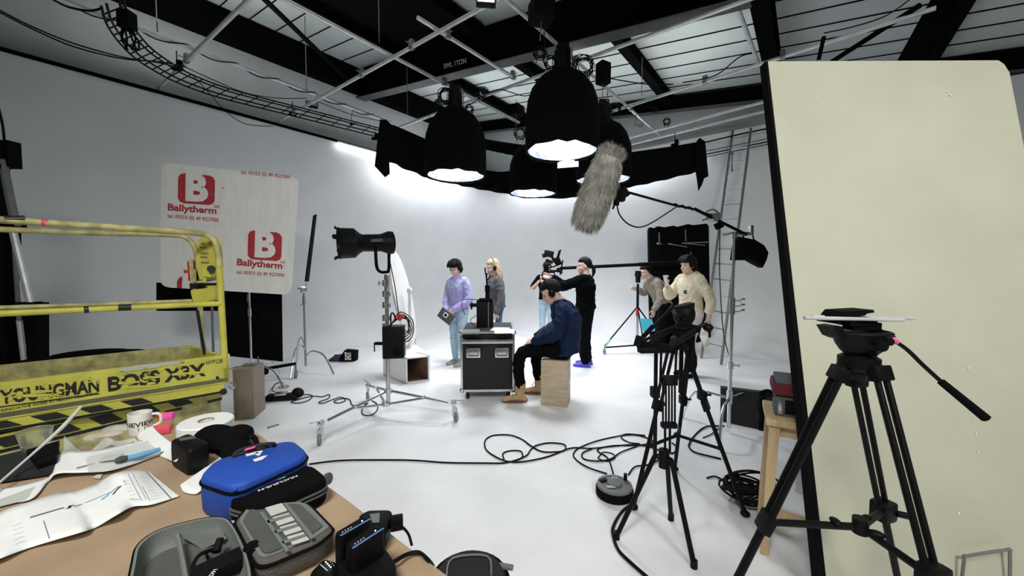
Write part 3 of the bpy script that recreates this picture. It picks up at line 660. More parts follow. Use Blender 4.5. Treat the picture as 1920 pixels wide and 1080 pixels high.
# ---- chrome stand holding the boom at right
def stand_pole(t, base, z0, z1, r0, r1, n=3, m='chrome'):
    for i in range(n):
        a = z0+(z1-z0)*i/n; b_ = z0+(z1-z0)*(i+1)/n+.02; r = r0+(r1-r0)*i/max(n-1, 1); mb = MB(); mb.cyl(base+Z*a, base+Z*b_, r, n=12)
        mb.cyl(base+Z*(b_-.06), base+Z*b_, r*1.6, n=12); mb.cyl(base+Z*(b_-.03)+V((r, 0, 0)), base+Z*(b_-.03)+V((r+.05, -.01, 0)), .006); mb.ell(base+Z*(b_-.03)+V((r+.055, -.01, 0)), (.006, .006, .02)); mb.build('pole_section', m, t)
base = fl(1366, 812); t = thing('c_stand', 'chrome stand holding the microphone boom beside the ladder', 'stand', base)
stand_pole(t, base, .05, 1.84, .017, .0125, 3)
for e in (fl(1330, 800), fl(1446, 790)+V((0, .1, 0)), fl(1345, 850)):
    d = (e-base); d.z = 0; d = d.normalized()*.45; mb = MB(); mb.tube([base+Z*.33, base+Z*.33+d*.15, base+Z*.30+d*.72, base+Z*.012+d], .0125, 8, 4); mb.build('leg', 'chrome', t)
mb = MB(); mb.cyl(base+Z*.28, base+Z*.40, .026, n=12); mb.build('leg_collar', 'chrome', t)
cg = at(1381, 575, base.y); mb = MB(); mb.cyl(base+Z*(cg.z-.07), base+Z*(cg.z+.07), .024, n=12)
for dz in (-.05, 0, .05): mb.cyl(base+Z*(cg.z+dz), base+Z*(cg.z+dz)+V((.07, -.02, .01)), .007); mb.box(base+Z*(cg.z+dz)+V((.085, -.02, .02)), (.035, .012, .018), bev=.004)
mb.build('knuckle', 'chrome', t)
top = base+Z*1.84; mb = MB(); mb.box(at(1392, 438, base.y), (.16, .03, .03), bev=.006); mb.box(at(1408, 432, base.y), (.03, .04, .09), bev=.005); mb.cyl(at(1354, 441, base.y), at(1378, 436, base.y), .012); mb.build('grip_head', 'chrome', t)
# ---- boom arm, microphone
D0b = base.y
t = thing('microphone_boom', 'thin black boom pole slanting up left from the chrome stand to the furry microphone', 'boom pole', at(1395, 437, D0b))
bp = [at(1400, 440, D0b), at(1345, 413, 3.35), at(1305, 393, 3.1), at(1262, 384, 2.85), at(1165, 357, 2.3)]
mb = MB(); mb.tube(bp[:2]+[bp[2]], .013, 10); mb.build('lower_section', 'matblack', t)
mb = MB(); mb.tube(bp[2:], [.0095, .0085, .0075], 10); mb.build('upper_section', 'matblack', t)
g = at(1337, 408, 3.32); mb = MB(); dd = (bp[2]-bp[0]).normalized(); xx = basis(dd, Z.cross(dd))
mb.box(g, (.10, .05, .05), xx, bev=.01); mb.cyl(g-V((0, .05, 0)), g+V((0, .05, 0)), .034, n=14); mb.cyl(g+V((-.02, -.03, .02)), g+V((-.08, -.04, .0)), .007); mb.cyl(g+V((0, -.03, .01)), g+V((-.11, -.03, -.03)), .007); mb.tube([g+V((-.06, 0, .05)), g+V((0, 0, .07)), g+V((.06, 0, .03))], .008, 6, 4)
mb.build('clamp_head', 'clamp', t)
mb = MB(); mb.cyl(at(1345, 418, 3.38), at(1350, 428, 3.38), .035, n=12); mb.build('counter_collar', 'matblack', t)
m0 = at(1160, 365, 2.22)
mb = MB(); mb.box(m0+V((.01, 0, -.01)), (.05, .05, .06), bev=.008); mb.cyl(at(1158, 350, 2.2), at(1155, 385, 2.2), .017, n=10); mb.cyl(m0+V((-.04, 0, .03)), m0+V((.05, 0, .02)), .012); mb.box(at(1172, 360, 2.22), (.03, .03, .06), Matrix.Rotation(-.6, 3, 'Y'), bev=.006); mb.tube([at(1152, 384, 2.2), at(1149, 392, 2.2)], .006, 6); mb.build('mount', 'matblack', t)
mb = MB(); mb.tube([at(1157, 386, 2.2), at(1162, 403, 2.22), at(1178, 420, 2.26), at(1200, 426, 2.4), at(1225, 416, 2.6), at(1262, 392, 2.8), at(1272, 386, 2.88)], .0045, 6, 6); mb.build('microphone_lead', 'rubber', t)
pp = [bp[3].lerp(bp[2], i/30)+V((0, math.cos(i*.7)*.012, math.sin(i*.7)*.012)) for i in range(31)]; mb = MB(); mb.tube(pp, .0045, 5); mb.tube([bp[2], bp[2].lerp(bp[1], .5)+Z*.015, bp[1]+Z*.03], .0045, 5, 4); mb.build('wound_lead', 'rubber', t)
mb = MB(); mb.tube([at(1350, 430, 3.38), at(1349, 500, 3.45), at(1352, 570, 3.5), at(1356, 620, 3.5), at(1362, 650, 3.5), at(1369, 680, 3.50), at(1367, 735, 3.5)], .0045, 5, 6); mb.build('hanging_lead', 'rubber', t)
# furry windshield
ma, mz = at(1143, 296, 2.12), at(1098, 420, 2.2); mid_ = ma.lerp(mz, .5)+V((-.004, 0, 0))
t = thing('furry_microphone', 'grey furry windshield microphone hanging in front of the space lights', 'microphone', mid_)
dmx = (mz-ma).normalized(); x_, y_, _ = frame(dmx); L_ = (mz-ma).length
prof = [(-.05, .02), (-.035, .055), (0, .082), (.12, .098), (.26, .098), (.34, .090), (.38, .072), (L_, .050), (L_+.03, .022)]
mb = MB(); mb.rings([[ma+dmx*h+(x_*math.cos(2*PI*j/24)+y_*math.sin(2*PI*j/24))*r*.86 for j in range(24)] for h, r in prof]); mb.build('core', 'fur', t)
random.seed(11); mb = MB(); vs_, fs_ = [], []
for i in range(15000):
    k = random.uniform(0, 1)**.96; h = -.045+k*(L_+.06); r = 0
    for (h0, r0), (h1, r1) in zip(prof, prof[1:]):
        if h0 <= h <= h1: r = r0+(r1-r0)*(h-h0)/(h1-h0)
    th = random.uniform(0, 2*PI); nr = x_*math.cos(th)+y_*math.sin(th); tg = nr.cross(dmx)
    p = ma+dmx*h+nr*r*.84; endb = -1 if h < -.0 else (1.0)
    ln = random.uniform(.025, .055); flow = (dmx*endb*random.uniform(.5, 1)+nr*random.uniform(.15, .6)+tg*random.uniform(-.4, .4)+V((0, 0, -.15)))
    if h < random.uniform(-.03, .03): flow = (-dmx*random.uniform(.5, 1)+nr*random.uniform(.1, .5)+tg*random.uniform(-.5, .5))
    flow = flow.normalized(); m_ = p+flow*ln*.5; e = p+flow*ln+V((0, 0, -.006)); wv = (tg*math.cos(i)+nr*.4*math.sin(i)).normalized()*.0011
    n0 = len(vs_); vs_ += [p-wv, p+wv, m_+wv*.8, m_-wv*.8, e]; fs_ += [(n0, n0+1, n0+2, n0+3), (n0+3, n0+2, n0+4)]
mb._add(vs_, fs_); o = mb.build('fur', 'fur', t, smooth=False); o['kind'] = 'stuff'
# ---- bag hanging at the back end of the boom
t = thing('counterweight_bag', 'black cloth bag with loop handle hanging at the back end of the boom', 'bag', at(1404, 500, 3.5))
def hb(x, y, dy=0): return at(x, y, 3.5+dy)
def bagmesh(pts, t0, name, m, par, bulge=.8):
    mb = MB(); n = len(pts); c = sum(pts, V())/n; dv = V((0, t0, 0)); rows = []
    for s, q in ((-.5, .55), (-.42, .85), (-.2, 1), (.2, 1), (.42, .85), (.5, .55)): rows.append([c+(p-c)*q+dv*s for p in pts])
    mb.rings(rows); return mb.build(name, m, par, ang=60)
bagmesh([hb(1372, 488), hb(1376, 460), hb(1383, 444), hb(1412, 450), hb(1428, 460), hb(1436, 474), hb(1432, 490), hb(1426, 502), hb(1414, 496), hb(1400, 488)], .16, 'pouch', 'cloth', t)
mb = MB(); mb.tube([hb(1392, 450), hb(1398, 437), hb(1410, 440), hb(1414, 452)], .006, 6, 4); mb.build('handle', 'matblack', t)
mb = MB(); mb.tube([hb(1418, 456), hb(1430, 460), hb(1438, 478), hb(1430, 484)], .008, 6, 4); mb.box(hb(1430, 472, -.04), (.02, .02, .06), bev=.004); mb.build('buckle', 'clamp', t)
# ---- black panel leaning on the stand foot
t = thing('black_case', 'black slab like case standing behind the foot of the chrome stand', 'case', fl(1400, 818))
q = [at(1352, 790, 3.72), at(1456, 822, 3.45), at(1458, 740, 3.45), at(1352, 727, 3.72)]
mb = MB(); mb.quadbox(q, (.03, .07, 0)); mb.build('body', 'darkcloth', t, smooth=False)
mb = MB(); mb.quadbox([at(1422, 812, 3.52), at(1430, 815, 3.5), at(1434, 736, 3.5), at(1426, 735, 3.52)], (0, -.01, 0)); mb.build('strap', 'matblack', t)
mb = MB(); mb.tube([at(1425, 738, 3.5), at(1440, 733, 3.46), at(1455, 742, 3.44)], .018, 8, 4); mb.build('carry_handle', 'matblack', t)
# ================================================================ MIDDLE TRIPODS
t = thing('camera_tripod', 'tall black tripod with ball head behind the slider rig', 'tripod', V((1.14, 2.53, 0)))
fe = [fl(1188, 955), fl(1397, 968), fl(1265, 883)]; ap = at(1278, 640, 2.53)
sh = [at(1258, 655, 2.5), at(1284, 650, 2.48), at(1292, 652, 2.6)]
for k, (S_, F_) in enumerate(zip(sh, fe)): leg_double(t, S_, F_, .0105, .02, (.36, .36, .40)[k])
mb = MB(); mb.lathe([(.05, -.05), (.07, -.03), (.07, .02), (.05, .04)], ap); mb.cyl(ap-Z*.35, ap, .014)
for S_ in sh: mb.box(S_.lerp(ap, .4), (.05, .05, .05), basis(S_-ap, Z.cross(S_-ap)), bev=.01)
mb.build('bowl', 'black', t)
mb = MB(); hub = at(1270, 816, 2.52)
for S_, F_ in zip(sh, fe): mb.cyl(hub, S_.lerp(F_, .62), .011, n=8)
mb.ell(hub, (.025, .025, .02)); mb.build('spreader', 'black', t)
for S_, F_, f_ in ((sh[1], fe[1], .30), (sh[2], fe[2], .40), (sh[0], fe[0], .36)):
    p = S_.lerp(F_, f_); mb = MB(); mb.cyl(p, p+V((.05, -.02, .01)), .008); mb.box(p, (.05, .05, .06), bev=.01); mb.build('leg_clamp', 'black', t)
hc = at(1283, 592, 2.5); mb = MB(); mb.lathe([(.045, -.10), (.05, -.05), (.065, -.02), (.068, .02), (.06, .05)], hc, n=16); mb.prism([at(1264, 577, 2.45), at(1303, 568, 2.45), at(1300, 600, 2.45), at(1292, 606, 2.45), at(1276, 602, 2.45)], (0, .08, 0)); mb.cyl(hc-Z*.11, hc-Z*.17, .05); mb.cyl(hc+V((-.03, -.06, 0)), hc+V((-.03, -.09, 0)), .016); mb.box(at(1273, 592, 2.42), (.03, .02, .02), bev=.004)
mb.build('fluid_head', 'black', t)
mb = MB(); mb.tube([at(1262, 575, 2.45), at(1245, 592, 2.4), at(1225, 612, 2.34)], .010, 8); mb.build('pan_bar', 'black', t)
mb = MB(); mb.cyl(at(1224, 612, 2.34), at(1202, 636, 2.28), .014); mb.ell(at(1201, 638, 2.28), (.02, .02, .02)); mb.build('grip', 'matblack', t)
# nearer stand with the slider rig
ctr = (fl(1156, 1010)+fl(1301, 1064)+fl(1258, 975))/3
t = thing('rig_stand', 'black stand with splayed short legs carrying the slider, nearest of the middle pair', 'stand', ctr)
ap2 = at(1245, 856, ctr.y)
for F_ in (fl(1156, 1010), fl(1301, 1064), fl(1258, 975)):
    d = V((F_.x-ctr.x, F_.y-ctr.y, 0)).normalized(); mb = MB(); s_ = ap2+d*.05
    mb.cyl(s_, F_+Z*.015, .0135, n=10); mb.cyl(F_+Z*.04, F_, .017, .018, 10); mb.cyl(ap2, s_, .014); mb.build('leg', 'black', t)
mb = MB(); mb.cyl(ap2-Z*.06, ap2+Z*.04, .028, n=12); mb.build('collar', 'black', t)
mb = MB()
for k in range(5):
    x = 1243+k*5.6; mb.cyl(at(x, 796, ctr.y), at(x, 716, ctr.y), .0055, n=7)
mb.box(at(1254, 713, ctr.y), (.085, .05, .05), bev=.008); mb.box(at(1254, 797, ctr.y), (.085, .04, .03), bev=.008); mb.cyl(at(1254, 713, ctr.y-.04), at(1254, 713, ctr.y-.02), .02)
mb.cyl(at(1247, 800, ctr.y), at(1247, 850, ctr.y), .007, n=8); mb.cyl(at(1256, 800, ctr.y), at(1256, 850, ctr.y), .007, n=8); mb.build('centre_column', 'black', t)
for (x0, y0, x1, y1) in ((1230, 655, 1228, 856), (1240, 655, 1238, 716), (1268, 655, 1266, 716)):
    mb = MB(); mb.cyl(at(x0, y0, ctr.y), at(x1, y1, ctr.y), .011 if x0 < 1235 else .007, n=8); mb.build('upright', 'black', t)
p = at(1228, 735, ctr.y); mb = MB(); mb.box(p, (.045, .05, .06), bev=.01); mb.build('leg_clamp', 'black', t)
# slider: two rails with end plates on top of it
t = thing('camera_slider', 'black camera slider with two rails and grip on top of the rig stand', 'slider', at(1250, 655, ctr.y))
Da, Db = ctr.y-.12, ctr.y+.25
E = [at(1200, 642, Da+.03), at(1250, 650, Da), at(1309, 614, Db), at(1277, 606, Db+.03)]
for p, q in ((E[0], E[3]), (E[1], E[2])):
    mb = MB(); mb.cyl(p, q, .009, n=10); mb.cyl(p-Z*.022, q-Z*.022, .007, n=10); mb.build('rail', 'black', t)
for p, q in ((E[0], E[1]), (E[3], E[2])):
    mb = MB(); d = (q-p); mb.box((p+q)/2-Z*.010, (d.length+.03, .025, .04), basis(d, Z.cross(d)), bev=.006); mb.build('end_plate', 'matblack', t)
c = E[3].lerp(E[2], .5).lerp(sum(E, V())/4, .5); mb = MB(); mb.box(c-Z*.02, (.09, .07, .03), rotz(.6), bev=.01); mb.box(c+Z*.0, (.06, .06, .015), rotz(.6), bev=.004); mb.cyl(c-Z*.03, c-Z*.08, .025); mb.build('carriage', 'matblack', t)
mb = MB(); mb.box(at(1215, 656, Da), (.10, .05, .03), rotz(.1), bev=.008); mb.cyl(at(1195, 648, Da), at(1200, 630, Da), .02); mb.build('motor', 'black', t)
mb = MB(); e = E[2]; mb.tube([e, e+V((.05, 0, .02)), e+V((.07, 0, -.03))], .012, 8, 4); mb.ell(e+V((.06, 0, .0)), (.03, .03, .025)); mb.build('flywheel', 'black', t)
mb = MB(); mb.quadbox([at(1316, 612, 2.5), at(1330, 606, 2.5), at(1328, 628, 2.52), at(1312, 630, 2.5)], (.0, .004, 0)); mb.quadbox([at(1312, 630, 2.5), at(1328, 628, 2.52), at(1331, 648, 2.5), at(1320, 652, 2.45)], (.0, .004, 0)); mb.build('grey_card', 'white', t)
t = thing('hose_handle', 'black bottle shaped grip hanging below the right end of the slider', 'grip', at(1298, 670, 2.3)); mb = MB(); mb.lathe([(.012, .17), (.018, .14), (.015, .08), (.02, .03), (.03, 0), (.032, -.05), (.024, -.09), (.01, -.1)], at(1297, 668, 2.3), n=12); mb.build('body', 'matblack', t)
mb = MB(); mb.cyl(at(1297, 668, 2.3)+Z*.17, at(1300, 616, 2.36), .008); mb.build('hook', 'matblack', t)
# ================================================================ LIGHT STAND WITH LAMP (left of centre)
base = V((fl(722, 785).x, 3.85, 0)); t = thing('rolling_light_stand', 'silver rolling light stand with three casters carrying the black lamp', 'light stand', base)
hubU, hubL = at(728, 733, 3.85), at(724, 757, 3.85); base = V((hubU.x, 3.85, 0))
ft = [fl(603, 833), fl(851, 790), fl(655, 752)+V((.22, .0, 0))]
cst = []
for F_ in ft:
    d = V((F_.x-base.x, F_.y-base.y, 0)); dn = d.normalized(); axle = F_+Z*.19; mb = MB()
    u0 = hubU+dn*.04; sd = Z.cross(dn)
    mb.tube([u0, axle-dn*.06], .0145, 8); m_ = u0.lerp(axle, .52); mb.tube([V((hubL.x, hubL.y, hubL.z))+dn*.03, m_-Z*.012], .0125, 8); mb.cyl(m_-sd*.02, m_+sd*.02, .012); mb.build('leg', 'alu', t)
    mb = MB(); mb.cyl(axle-Z*.06, axle+Z*.025, .016); mb.box(axle-Z*.005, (.05, .05, .03), bev=.008); mb.cyl(axle-dn*.03+Z*.02, axle+dn*.10+Z*.03, .006); mb.box(F_+Z*.10+dn*.01, (.014, .055, .09), basis(sd, dn), bev=.004); mb.build('caster_fork', 'alu', t)
    mb = MB(); c = F_+Z*.0505+dn*.02; mb.lathe([(.015, -.016), (.040, -.016), (.050, -.010), (.050, .010), (.040, .016), (.015, .016)], c, (1, .45, 0), n=24); mb.build('caster_wheel', 'tyre', t)
mb = MB()
mb.lathe([(.03, -.022), (.045, -.018), (.045, .018), (.03, .022)], hubU, n=14); mb.build('leg_hub', 'alu', t)
mb = MB(); mb.lathe([(.03, -.022), (.045, -.018), (.045, .018), (.03, .022)], hubL, n=14); mb.build('leg_hub', 'alu', t)
tp = at(717, 515, 3.85)
mb = MB(); mb.cyl(base+Z*.16, base+Z*.95, .0215, n=14); mb.build('pole_section', 'alu', t)
mb = MB(); mb.cyl(base+Z*.93, base+Z*1.25, .019, n=14); mb.build('pole_section', 'steelgrey', t)
mb = MB(); mb.cyl(base+Z*1.22, V((base.x, base.y, tp.z)), .024, n=14); mb.box(at(727, 530, 3.85), (.03, .05, .17), bev=.008); mb.build('pole_section', 'alu', t)
for (x, y, s) in ((712, 531, -1), (731, 551, 1), (735, 572, 1), (730, 596, 1), (726, 612, 1)):
    p = at(722, y, 3.85); mb = MB(); mb.cyl(p, p+V((s*.05, -.02, 0)), .006); mb.box(p+V((s*.055, -.02, 0)), (.012, .016, .045), bev=.004); mb.cyl(p-Z*.03, p+Z*.03, .027, n=12); mb.build('locking_knob', 'clamp', t)
mb = MB(); p = at(712, 644, 3.85); mb.box(p, (.10, .03, .03), bev=.004); mb.box(p+V((-.055, 0, -.04)), (.01, .012, .09), bev=.002); mb.build('hook_clamp', 'matblack', t)
# the lamp
def L3(x, y, dy=0): return at(x, y, 3.85+dy)
t = thing('studio_lamp', 'black barrel studio lamp with flared front pointing left on the rolling stand', 'studio lamp', L3(695, 458))
ax_ = (L3(648, 456, -.16)-L3(738, 455, .08)).normalized(); P0 = L3(738, 455, .08)
mb = MB(); mb.lathe([(.09, 0), (.115, .01), (.118, .05), (.088, .13), (.085, .30), (.10, .33), (.145, .38), (.148, .50), (.155, .52), (.145, .525), (.13, .46), (.05, .36)], P0, ax_, n=20); mb.build('barrel', 'black', t)
mb = MB(); mb.lathe([(.0, .40), (.06, .42), (.125, .46), (.128, .455), (.06, .41)], P0, ax_, n=20); mb.build('lens', 'lens', t)
for k in range(4):
    a = k*PI/2+.5; x_, y_, _ = frame(ax_); n_ = x_*math.cos(a)+y_*math.sin(a); tt = ax_.cross(n_); p = P0+ax_*.53+n_*.14; mb = MB(); mb.box(p+n_*.01, (.05, .05, .008), basis(tt, ax_+n_*.4), bev=.002); mb.tube([p, p+ax_*.03+n_*.02, p+ax_*.02+n_*.04], .006, 5); mb.build('accessory_ear', 'black', t)
mb = MB(); yc = L3(712, 470, -.02); mb.tube([L3(704, 462, -.13), L3(706, 498, -.10), L3(712, 509, -.02), L3(724, 510, .0), L3(729, 504, .04), L3(729, 464, .13)], .0155, 10, 4); mb.build('yoke', 'matblack', t)
mb = MB(); mb.quadbox([L3(696, 448, -.135), L3(716, 447, -.115), L3(716, 453, -.115), L3(696, 454, -.135)], (0, .04, 0)); mb.build('rating_plate', 'greyfab2', t)
cable('cable', [L3(728, 474, .09), L3(733, 500, .05), L3(741, 540, .02), L3(745, 570, 0), L3(748, 590, 0)], .0055, 'thin lead hanging from the black barrel lamp to the ballast')
# ballast on the pole
t = thing('lamp_ballast', 'black ballast unit with red plug and coiled leads clamped to the rolling stand', 'ballast', L3(738, 672, -.02))
mb = MB(); mb.box(L3(739, 640, .02), (.21, .16, .33), rotz(.15), bev=.012); mb.build('housing', 'black', t)
mb = MB(); mb.box(L3(744, 661, -.07), (.07, .01, .05), bev=.002); mb.build('vent_plate', 'matblack', t)
mb = MB(); 
for k in range(5): mb.tube([L3(729, 612, -.05), L3(735+3*k, 606-2*k, -.08), L3(750+4*k, 585+4*k, -.05), L3(773-k*2, 600+6*k, -.02), L3(774-k*3, 628-k*2, 0), L3(760-k*4, 640-k*3, .0), L3(748, 612, -.02)], .0055, 5, 5)
mb.tube([L3(733, 612, -.04), L3(733, 590, -.06), L3(738, 588, -.06), L3(742, 600, -.06)], .008, 6, 4); mb.build('coiled_lead', 'rubber', t)
mb = MB(); mb.box(L3(750, 594, -.1), (.055, .05, .07), Matrix.Rotation(.5, 3, 'Y'), bev=.012); mb.build('red_plug', 'redp', t)
# ================================================================ WHITE TABLE TOP AND CRATE
D_ = 5.15
t = thing('plywood_crate', 'white open ended wooden crate on the floor behind the rolling stand', 'crate', fl(770, 718))
def bxx(x, y, D): return at(x, y, D)
f = [fl(762, 720), fl(806, 714)]; u = (f[1]-f[0]).normalized(); v = Z.cross(u); v = v if v.y > 0 else -v; v = (v+u*-.35).normalized(); wd = (f[1]-f[0]).length; ht = .345; dp = .62; th = .016
def sl(o_, a_, b_, tv, m, nm): mb = MB(); mb.quadbox([o_, o_+a_, o_+a_+b_, o_+b_], tv); mb.build(nm, m, t, smooth=False)
o_ = f[0]+Z*.002
sl(o_, v*dp, Z*ht, u*th, 'white', 'side_panel'); sl(o_+u*(wd-th), v*dp, Z*ht, u*th, 'white', 'side_panel'); sl(o_+Z*(ht-th), u*wd, v*dp, Z*th, 'white', 'top_panel'); sl(o_, u*wd, v*dp, Z*th, 'white', 'bottom_panel')
sl(o_+v*(dp-th), u*wd, Z*ht, v*th, 'white', 'back_panel')
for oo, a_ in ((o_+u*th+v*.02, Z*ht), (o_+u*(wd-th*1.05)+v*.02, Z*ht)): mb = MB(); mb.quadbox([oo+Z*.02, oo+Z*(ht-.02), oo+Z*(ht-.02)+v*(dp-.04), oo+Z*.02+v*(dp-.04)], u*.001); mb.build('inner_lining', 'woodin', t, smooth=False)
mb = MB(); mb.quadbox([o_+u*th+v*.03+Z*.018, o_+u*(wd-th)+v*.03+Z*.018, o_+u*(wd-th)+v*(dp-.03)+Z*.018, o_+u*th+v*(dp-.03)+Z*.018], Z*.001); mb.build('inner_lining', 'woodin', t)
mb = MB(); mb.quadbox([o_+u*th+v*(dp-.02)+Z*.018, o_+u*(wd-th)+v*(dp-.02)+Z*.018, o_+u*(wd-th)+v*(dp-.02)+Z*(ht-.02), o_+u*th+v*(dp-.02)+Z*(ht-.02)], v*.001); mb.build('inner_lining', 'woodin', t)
t = thing('white_table_top', 'white oval board standing on edge on top of the white crate', 'table top', at(760, 655, 5.45))
cc = at(755, 556, 5.45); lon = (at(775, 640, 5.45)-at(739, 470, 5.45)).normalized(); hl = (at(775, 640, 5.45)-at(739, 470, 5.45)).length/2; sdv = V((.28, .96, 0)).normalized(); nn = lon.cross(sdv).normalized()
pts = [cc+lon*hl*math.cos(2*PI*i/40)+sdv*.22*math.sin(2*PI*i/40) for i in range(40)]
mb = MB(); mb.prism([p-nn*.015 for p in pts], nn*.03); mb.build('top', 'white', t)
mb = MB(); mb.cyl(at(768, 540, 5.4), at(769, 655, 5.4), .022, n=12); mb.ell(at(768, 545, 5.35), (.04, .04, .05)); mb.tube([at(769, 640, 5.4), at(771, 595, 5.5), at(778, 620, 5.6), at(780, 652, 5.6)], .012, 6, 4); mb.build('column', 'white', t)
mb = MB(); mb.prism([at(748, 662, 5.3), at(800, 664, 5.3), at(778, 648, 5.45), at(766, 645, 5.45)], V((0, .06, 0))); mb.build('foot', 'white', t)
# ================================================================ FLIGHT CASE TROLLEY
t = thing('flight_case', 'black flight case on casters with silver edges, carrying the monitor', 'flight case', fl(915, 752))
Dc = fl(914, 750).y; wcs, hcs = .60, .74; c0 = V(((914-960)/FPX*Dc, Dc, 0)); R = rotz(.03); dps = .62
cb = c0+V((0, dps/2, .10))
def cx(x, y, z): return c0+R@V((x, y, z))
mb = MB(); mb.box(cx(0, dps/2, .105+.31), (wcs-.02, dps-.02, .58), R, bev=.004); mb.build('body', 'darkcloth', t)
mb = MB(); mb.box(cx(0, dps/2, .105+.65), (wcs-.02, dps-.02, .07), R, bev=.004); mb.build('lid', 'darkcloth', t)
def edge(a, b_, r=.013): mb = MB(); d = V(b_)-V(a); mb.box((V(a)+V(b_))/2, (d.length, r*2, r*2), basis(d, Z.cross(d) if abs(d.normalized().z) < .9 else V((1, 0, 0))), bev=.003); mb.build('edge_profile', 'alu', t)
z0, z1, z2 = .105, .70, .80; hw = wcs/2
for x in (-hw, hw):
    for y in (0, dps): edge(cx(x, y, z0), cx(x, y, z2))
for y in (0, dps):
    for z in (z0+.01, z2): edge(cx(-hw, y, z), cx(hw, y, z), .016)
    edge(cx(-hw, y, z1-.01), cx(hw, y, z1-.01), .024); 
edge(cx(-hw, 0, z2), cx(-hw, dps, z2)); edge(cx(hw, 0, z2), cx(hw, dps, z2))
for x in (-hw, hw):
    for z in (z0+.01, z2-.01): mb = MB(); mb.ell(cx(x, 0, z), (.032, .032, .032), n=10, m=6); mb.build('ball_corner', 'alu', t)
mb = MB(); mb.box(cx(0, dps/2, .815), (wcs-.03, dps-.03, .02), R, bev=.004); mb.build('top_board', 'darkcloth', t)
for sx in (-1, 1):
    p = cx(sx*.165, -.006, .555); mb = MB(); mb.box(p, (.165, .014, .115), R, bev=.012); o = mb.build('recessed_handle', 'alu', t)
    mb = MB(); mb.box(p+V((0, -.009, 0)), (.12, .006, .075), R, bev=.006); x = mb.build('handle_dish', 'steelgrey', o)
    mb = MB(); mb.box(p+V((0, -.016, .006)), (.105, .010, .045), R, bev=.004); mb.build('handle_bar', 'alu', o)
for x in (-hw+.06, hw-.06):
    for y in (.06, dps-.06):
        p = cx(x, y, 0); mb = MB(); mb.lathe([(.012, -.015), (.046, -.015), (.05, -.008), (.05, .008), (.046, .015), (.012, .015)], p+Z*.0502, R@V((1, .2, 0)), n=18); o = mb.build('caster', 'black', t)
        mb = MB(); mb.box(p+Z*.085, (.05, .06, .03), R, bev=.004); mb.box(p+V((.02, 0, .065)), (.005, .03, .07), R); mb.build('caster_fork', 'clamp', o)
# monitor, side on, with papers and camera bits
t = thing('field_monitor', 'black monitor box seen side on standing on the flight case', 'monitor', cx(0, .2, .826))
mb = MB(); mb.box(at(909, 595, Dc+.25), (.20, .16, .43), rotz(.1), bev=.010); mb.build('housing', 'black', t)
mb = MB(); mb.box(at(916, 592, Dc+.18), (.012, .02, .38), bev=.002); mb.build('side_rib', 'steelgrey', t)
mb = MB(); mb.box(at(911, 562, Dc+.22), (.16, .14, .035), bev=.006); mb.build('top_plate', 'matblack', t)
mb = MB(); mb.cyl(at(914, 560, Dc+.22), at(914, 538, Dc+.22), .028, .022); mb.box(at(914, 541, Dc+.22), (.06, .06, .08), bev=.008); mb.build('camera_mount', 'matblack', t)
mb = MB(); mb.cyl(at(913, 535, Dc+.22), at(912, 512, Dc+.22), .010); mb.tube([at(909, 502, Dc+.2), at(913, 528, Dc+.22), at(919, 515, Dc+.24)], .009, 6); mb.build('antenna_arm', 'matblack', t)
mb = MB(); mb.box(at(888, 572, Dc+.2), (.09, .05, .045), bev=.01); mb.cyl(at(884, 567, Dc+.2), at(884, 580, Dc+.2), .012); mb.build('side_knob', 'black', t)
cable('cable', [at(897, 562, Dc+.2), at(870, 562, Dc+.1), at(866, 575, Dc+.1), at(872, 590, Dc+.1)], .004, 'thin lead looping from the monitor past the lilac sweater')
cable('cable', [at(893, 592, Dc+.2), at(882, 600, Dc+.1), at(890, 612, Dc+.12), at(898, 618, Dc+.2)], .004, 'short lead looping down to the flight case top')
mb = MB(); mb.box(at(928, 618, Dc+.25)+Z*.012, (.09, .08, .05), bev=.02); tag(mb.build('camera_pouch', 'steelgrey'), 'small grey pouch leaning on the foot of the monitor', 'pouch')
for k, (x, y, w_, rz, l_) in enumerate(((945, 621, .22, .1, 'white script pages on the right of the flight case top'), (938, 617, .2, -.15, 'second white sheet half under the script pages'))):
    p = fl(x, y, .8262+.004*(1-k)); mb = MB(); mb.box(p, (w_, .30 if k == 0 else .24, .003), rotz(rz)); tag(mb.build('script_page', 'paper'), l_, 'paper')
mb = MB(); mb.box(fl(882, 622, .834), (.20, .26, .016), rotz(.05), bev=.003); tag(mb.build('laptop', 'steelgrey'), 'flat dark laptop on the left of the flight case top', 'laptop')
# ================================================================ APPLE BOXES
def apple(p0, p1, dp, h, label, m, side_hole=None):
    t = thing('apple_box', label, 'apple box', p0); u = (p1-p0).normalized(); v = Z.cross(u); v = v if v.y > 0 else -v; w_ = (p1-p0).length; R = basis(u, v)
    mb = MB(); c = p0+u*w_/2+v*dp/2+Z*(h/2+.001); mb.box(c, (w_, dp, h), R, bev=.003); mb.build('box', m, t)
    return t, c, u, v, R
t, c, u, v, R = apple(fl(1014, 759), fl(1064, 764), .25, .508, 'plywood apple box on end under the seated man', 'ply')
mb = MB(); mb.ell(c+u*.148-Z*.02, (.012, .02, .03)); 
mb.build('hand_hole', 'white', t)
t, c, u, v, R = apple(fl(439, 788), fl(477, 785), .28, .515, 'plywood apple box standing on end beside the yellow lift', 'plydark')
mb = MB(); mb.box(c+Z*.2555, (.10, .035, .008), basis(u+v*.25, v), bev=.003); mb.build('hand_hole', 'stripe', t)
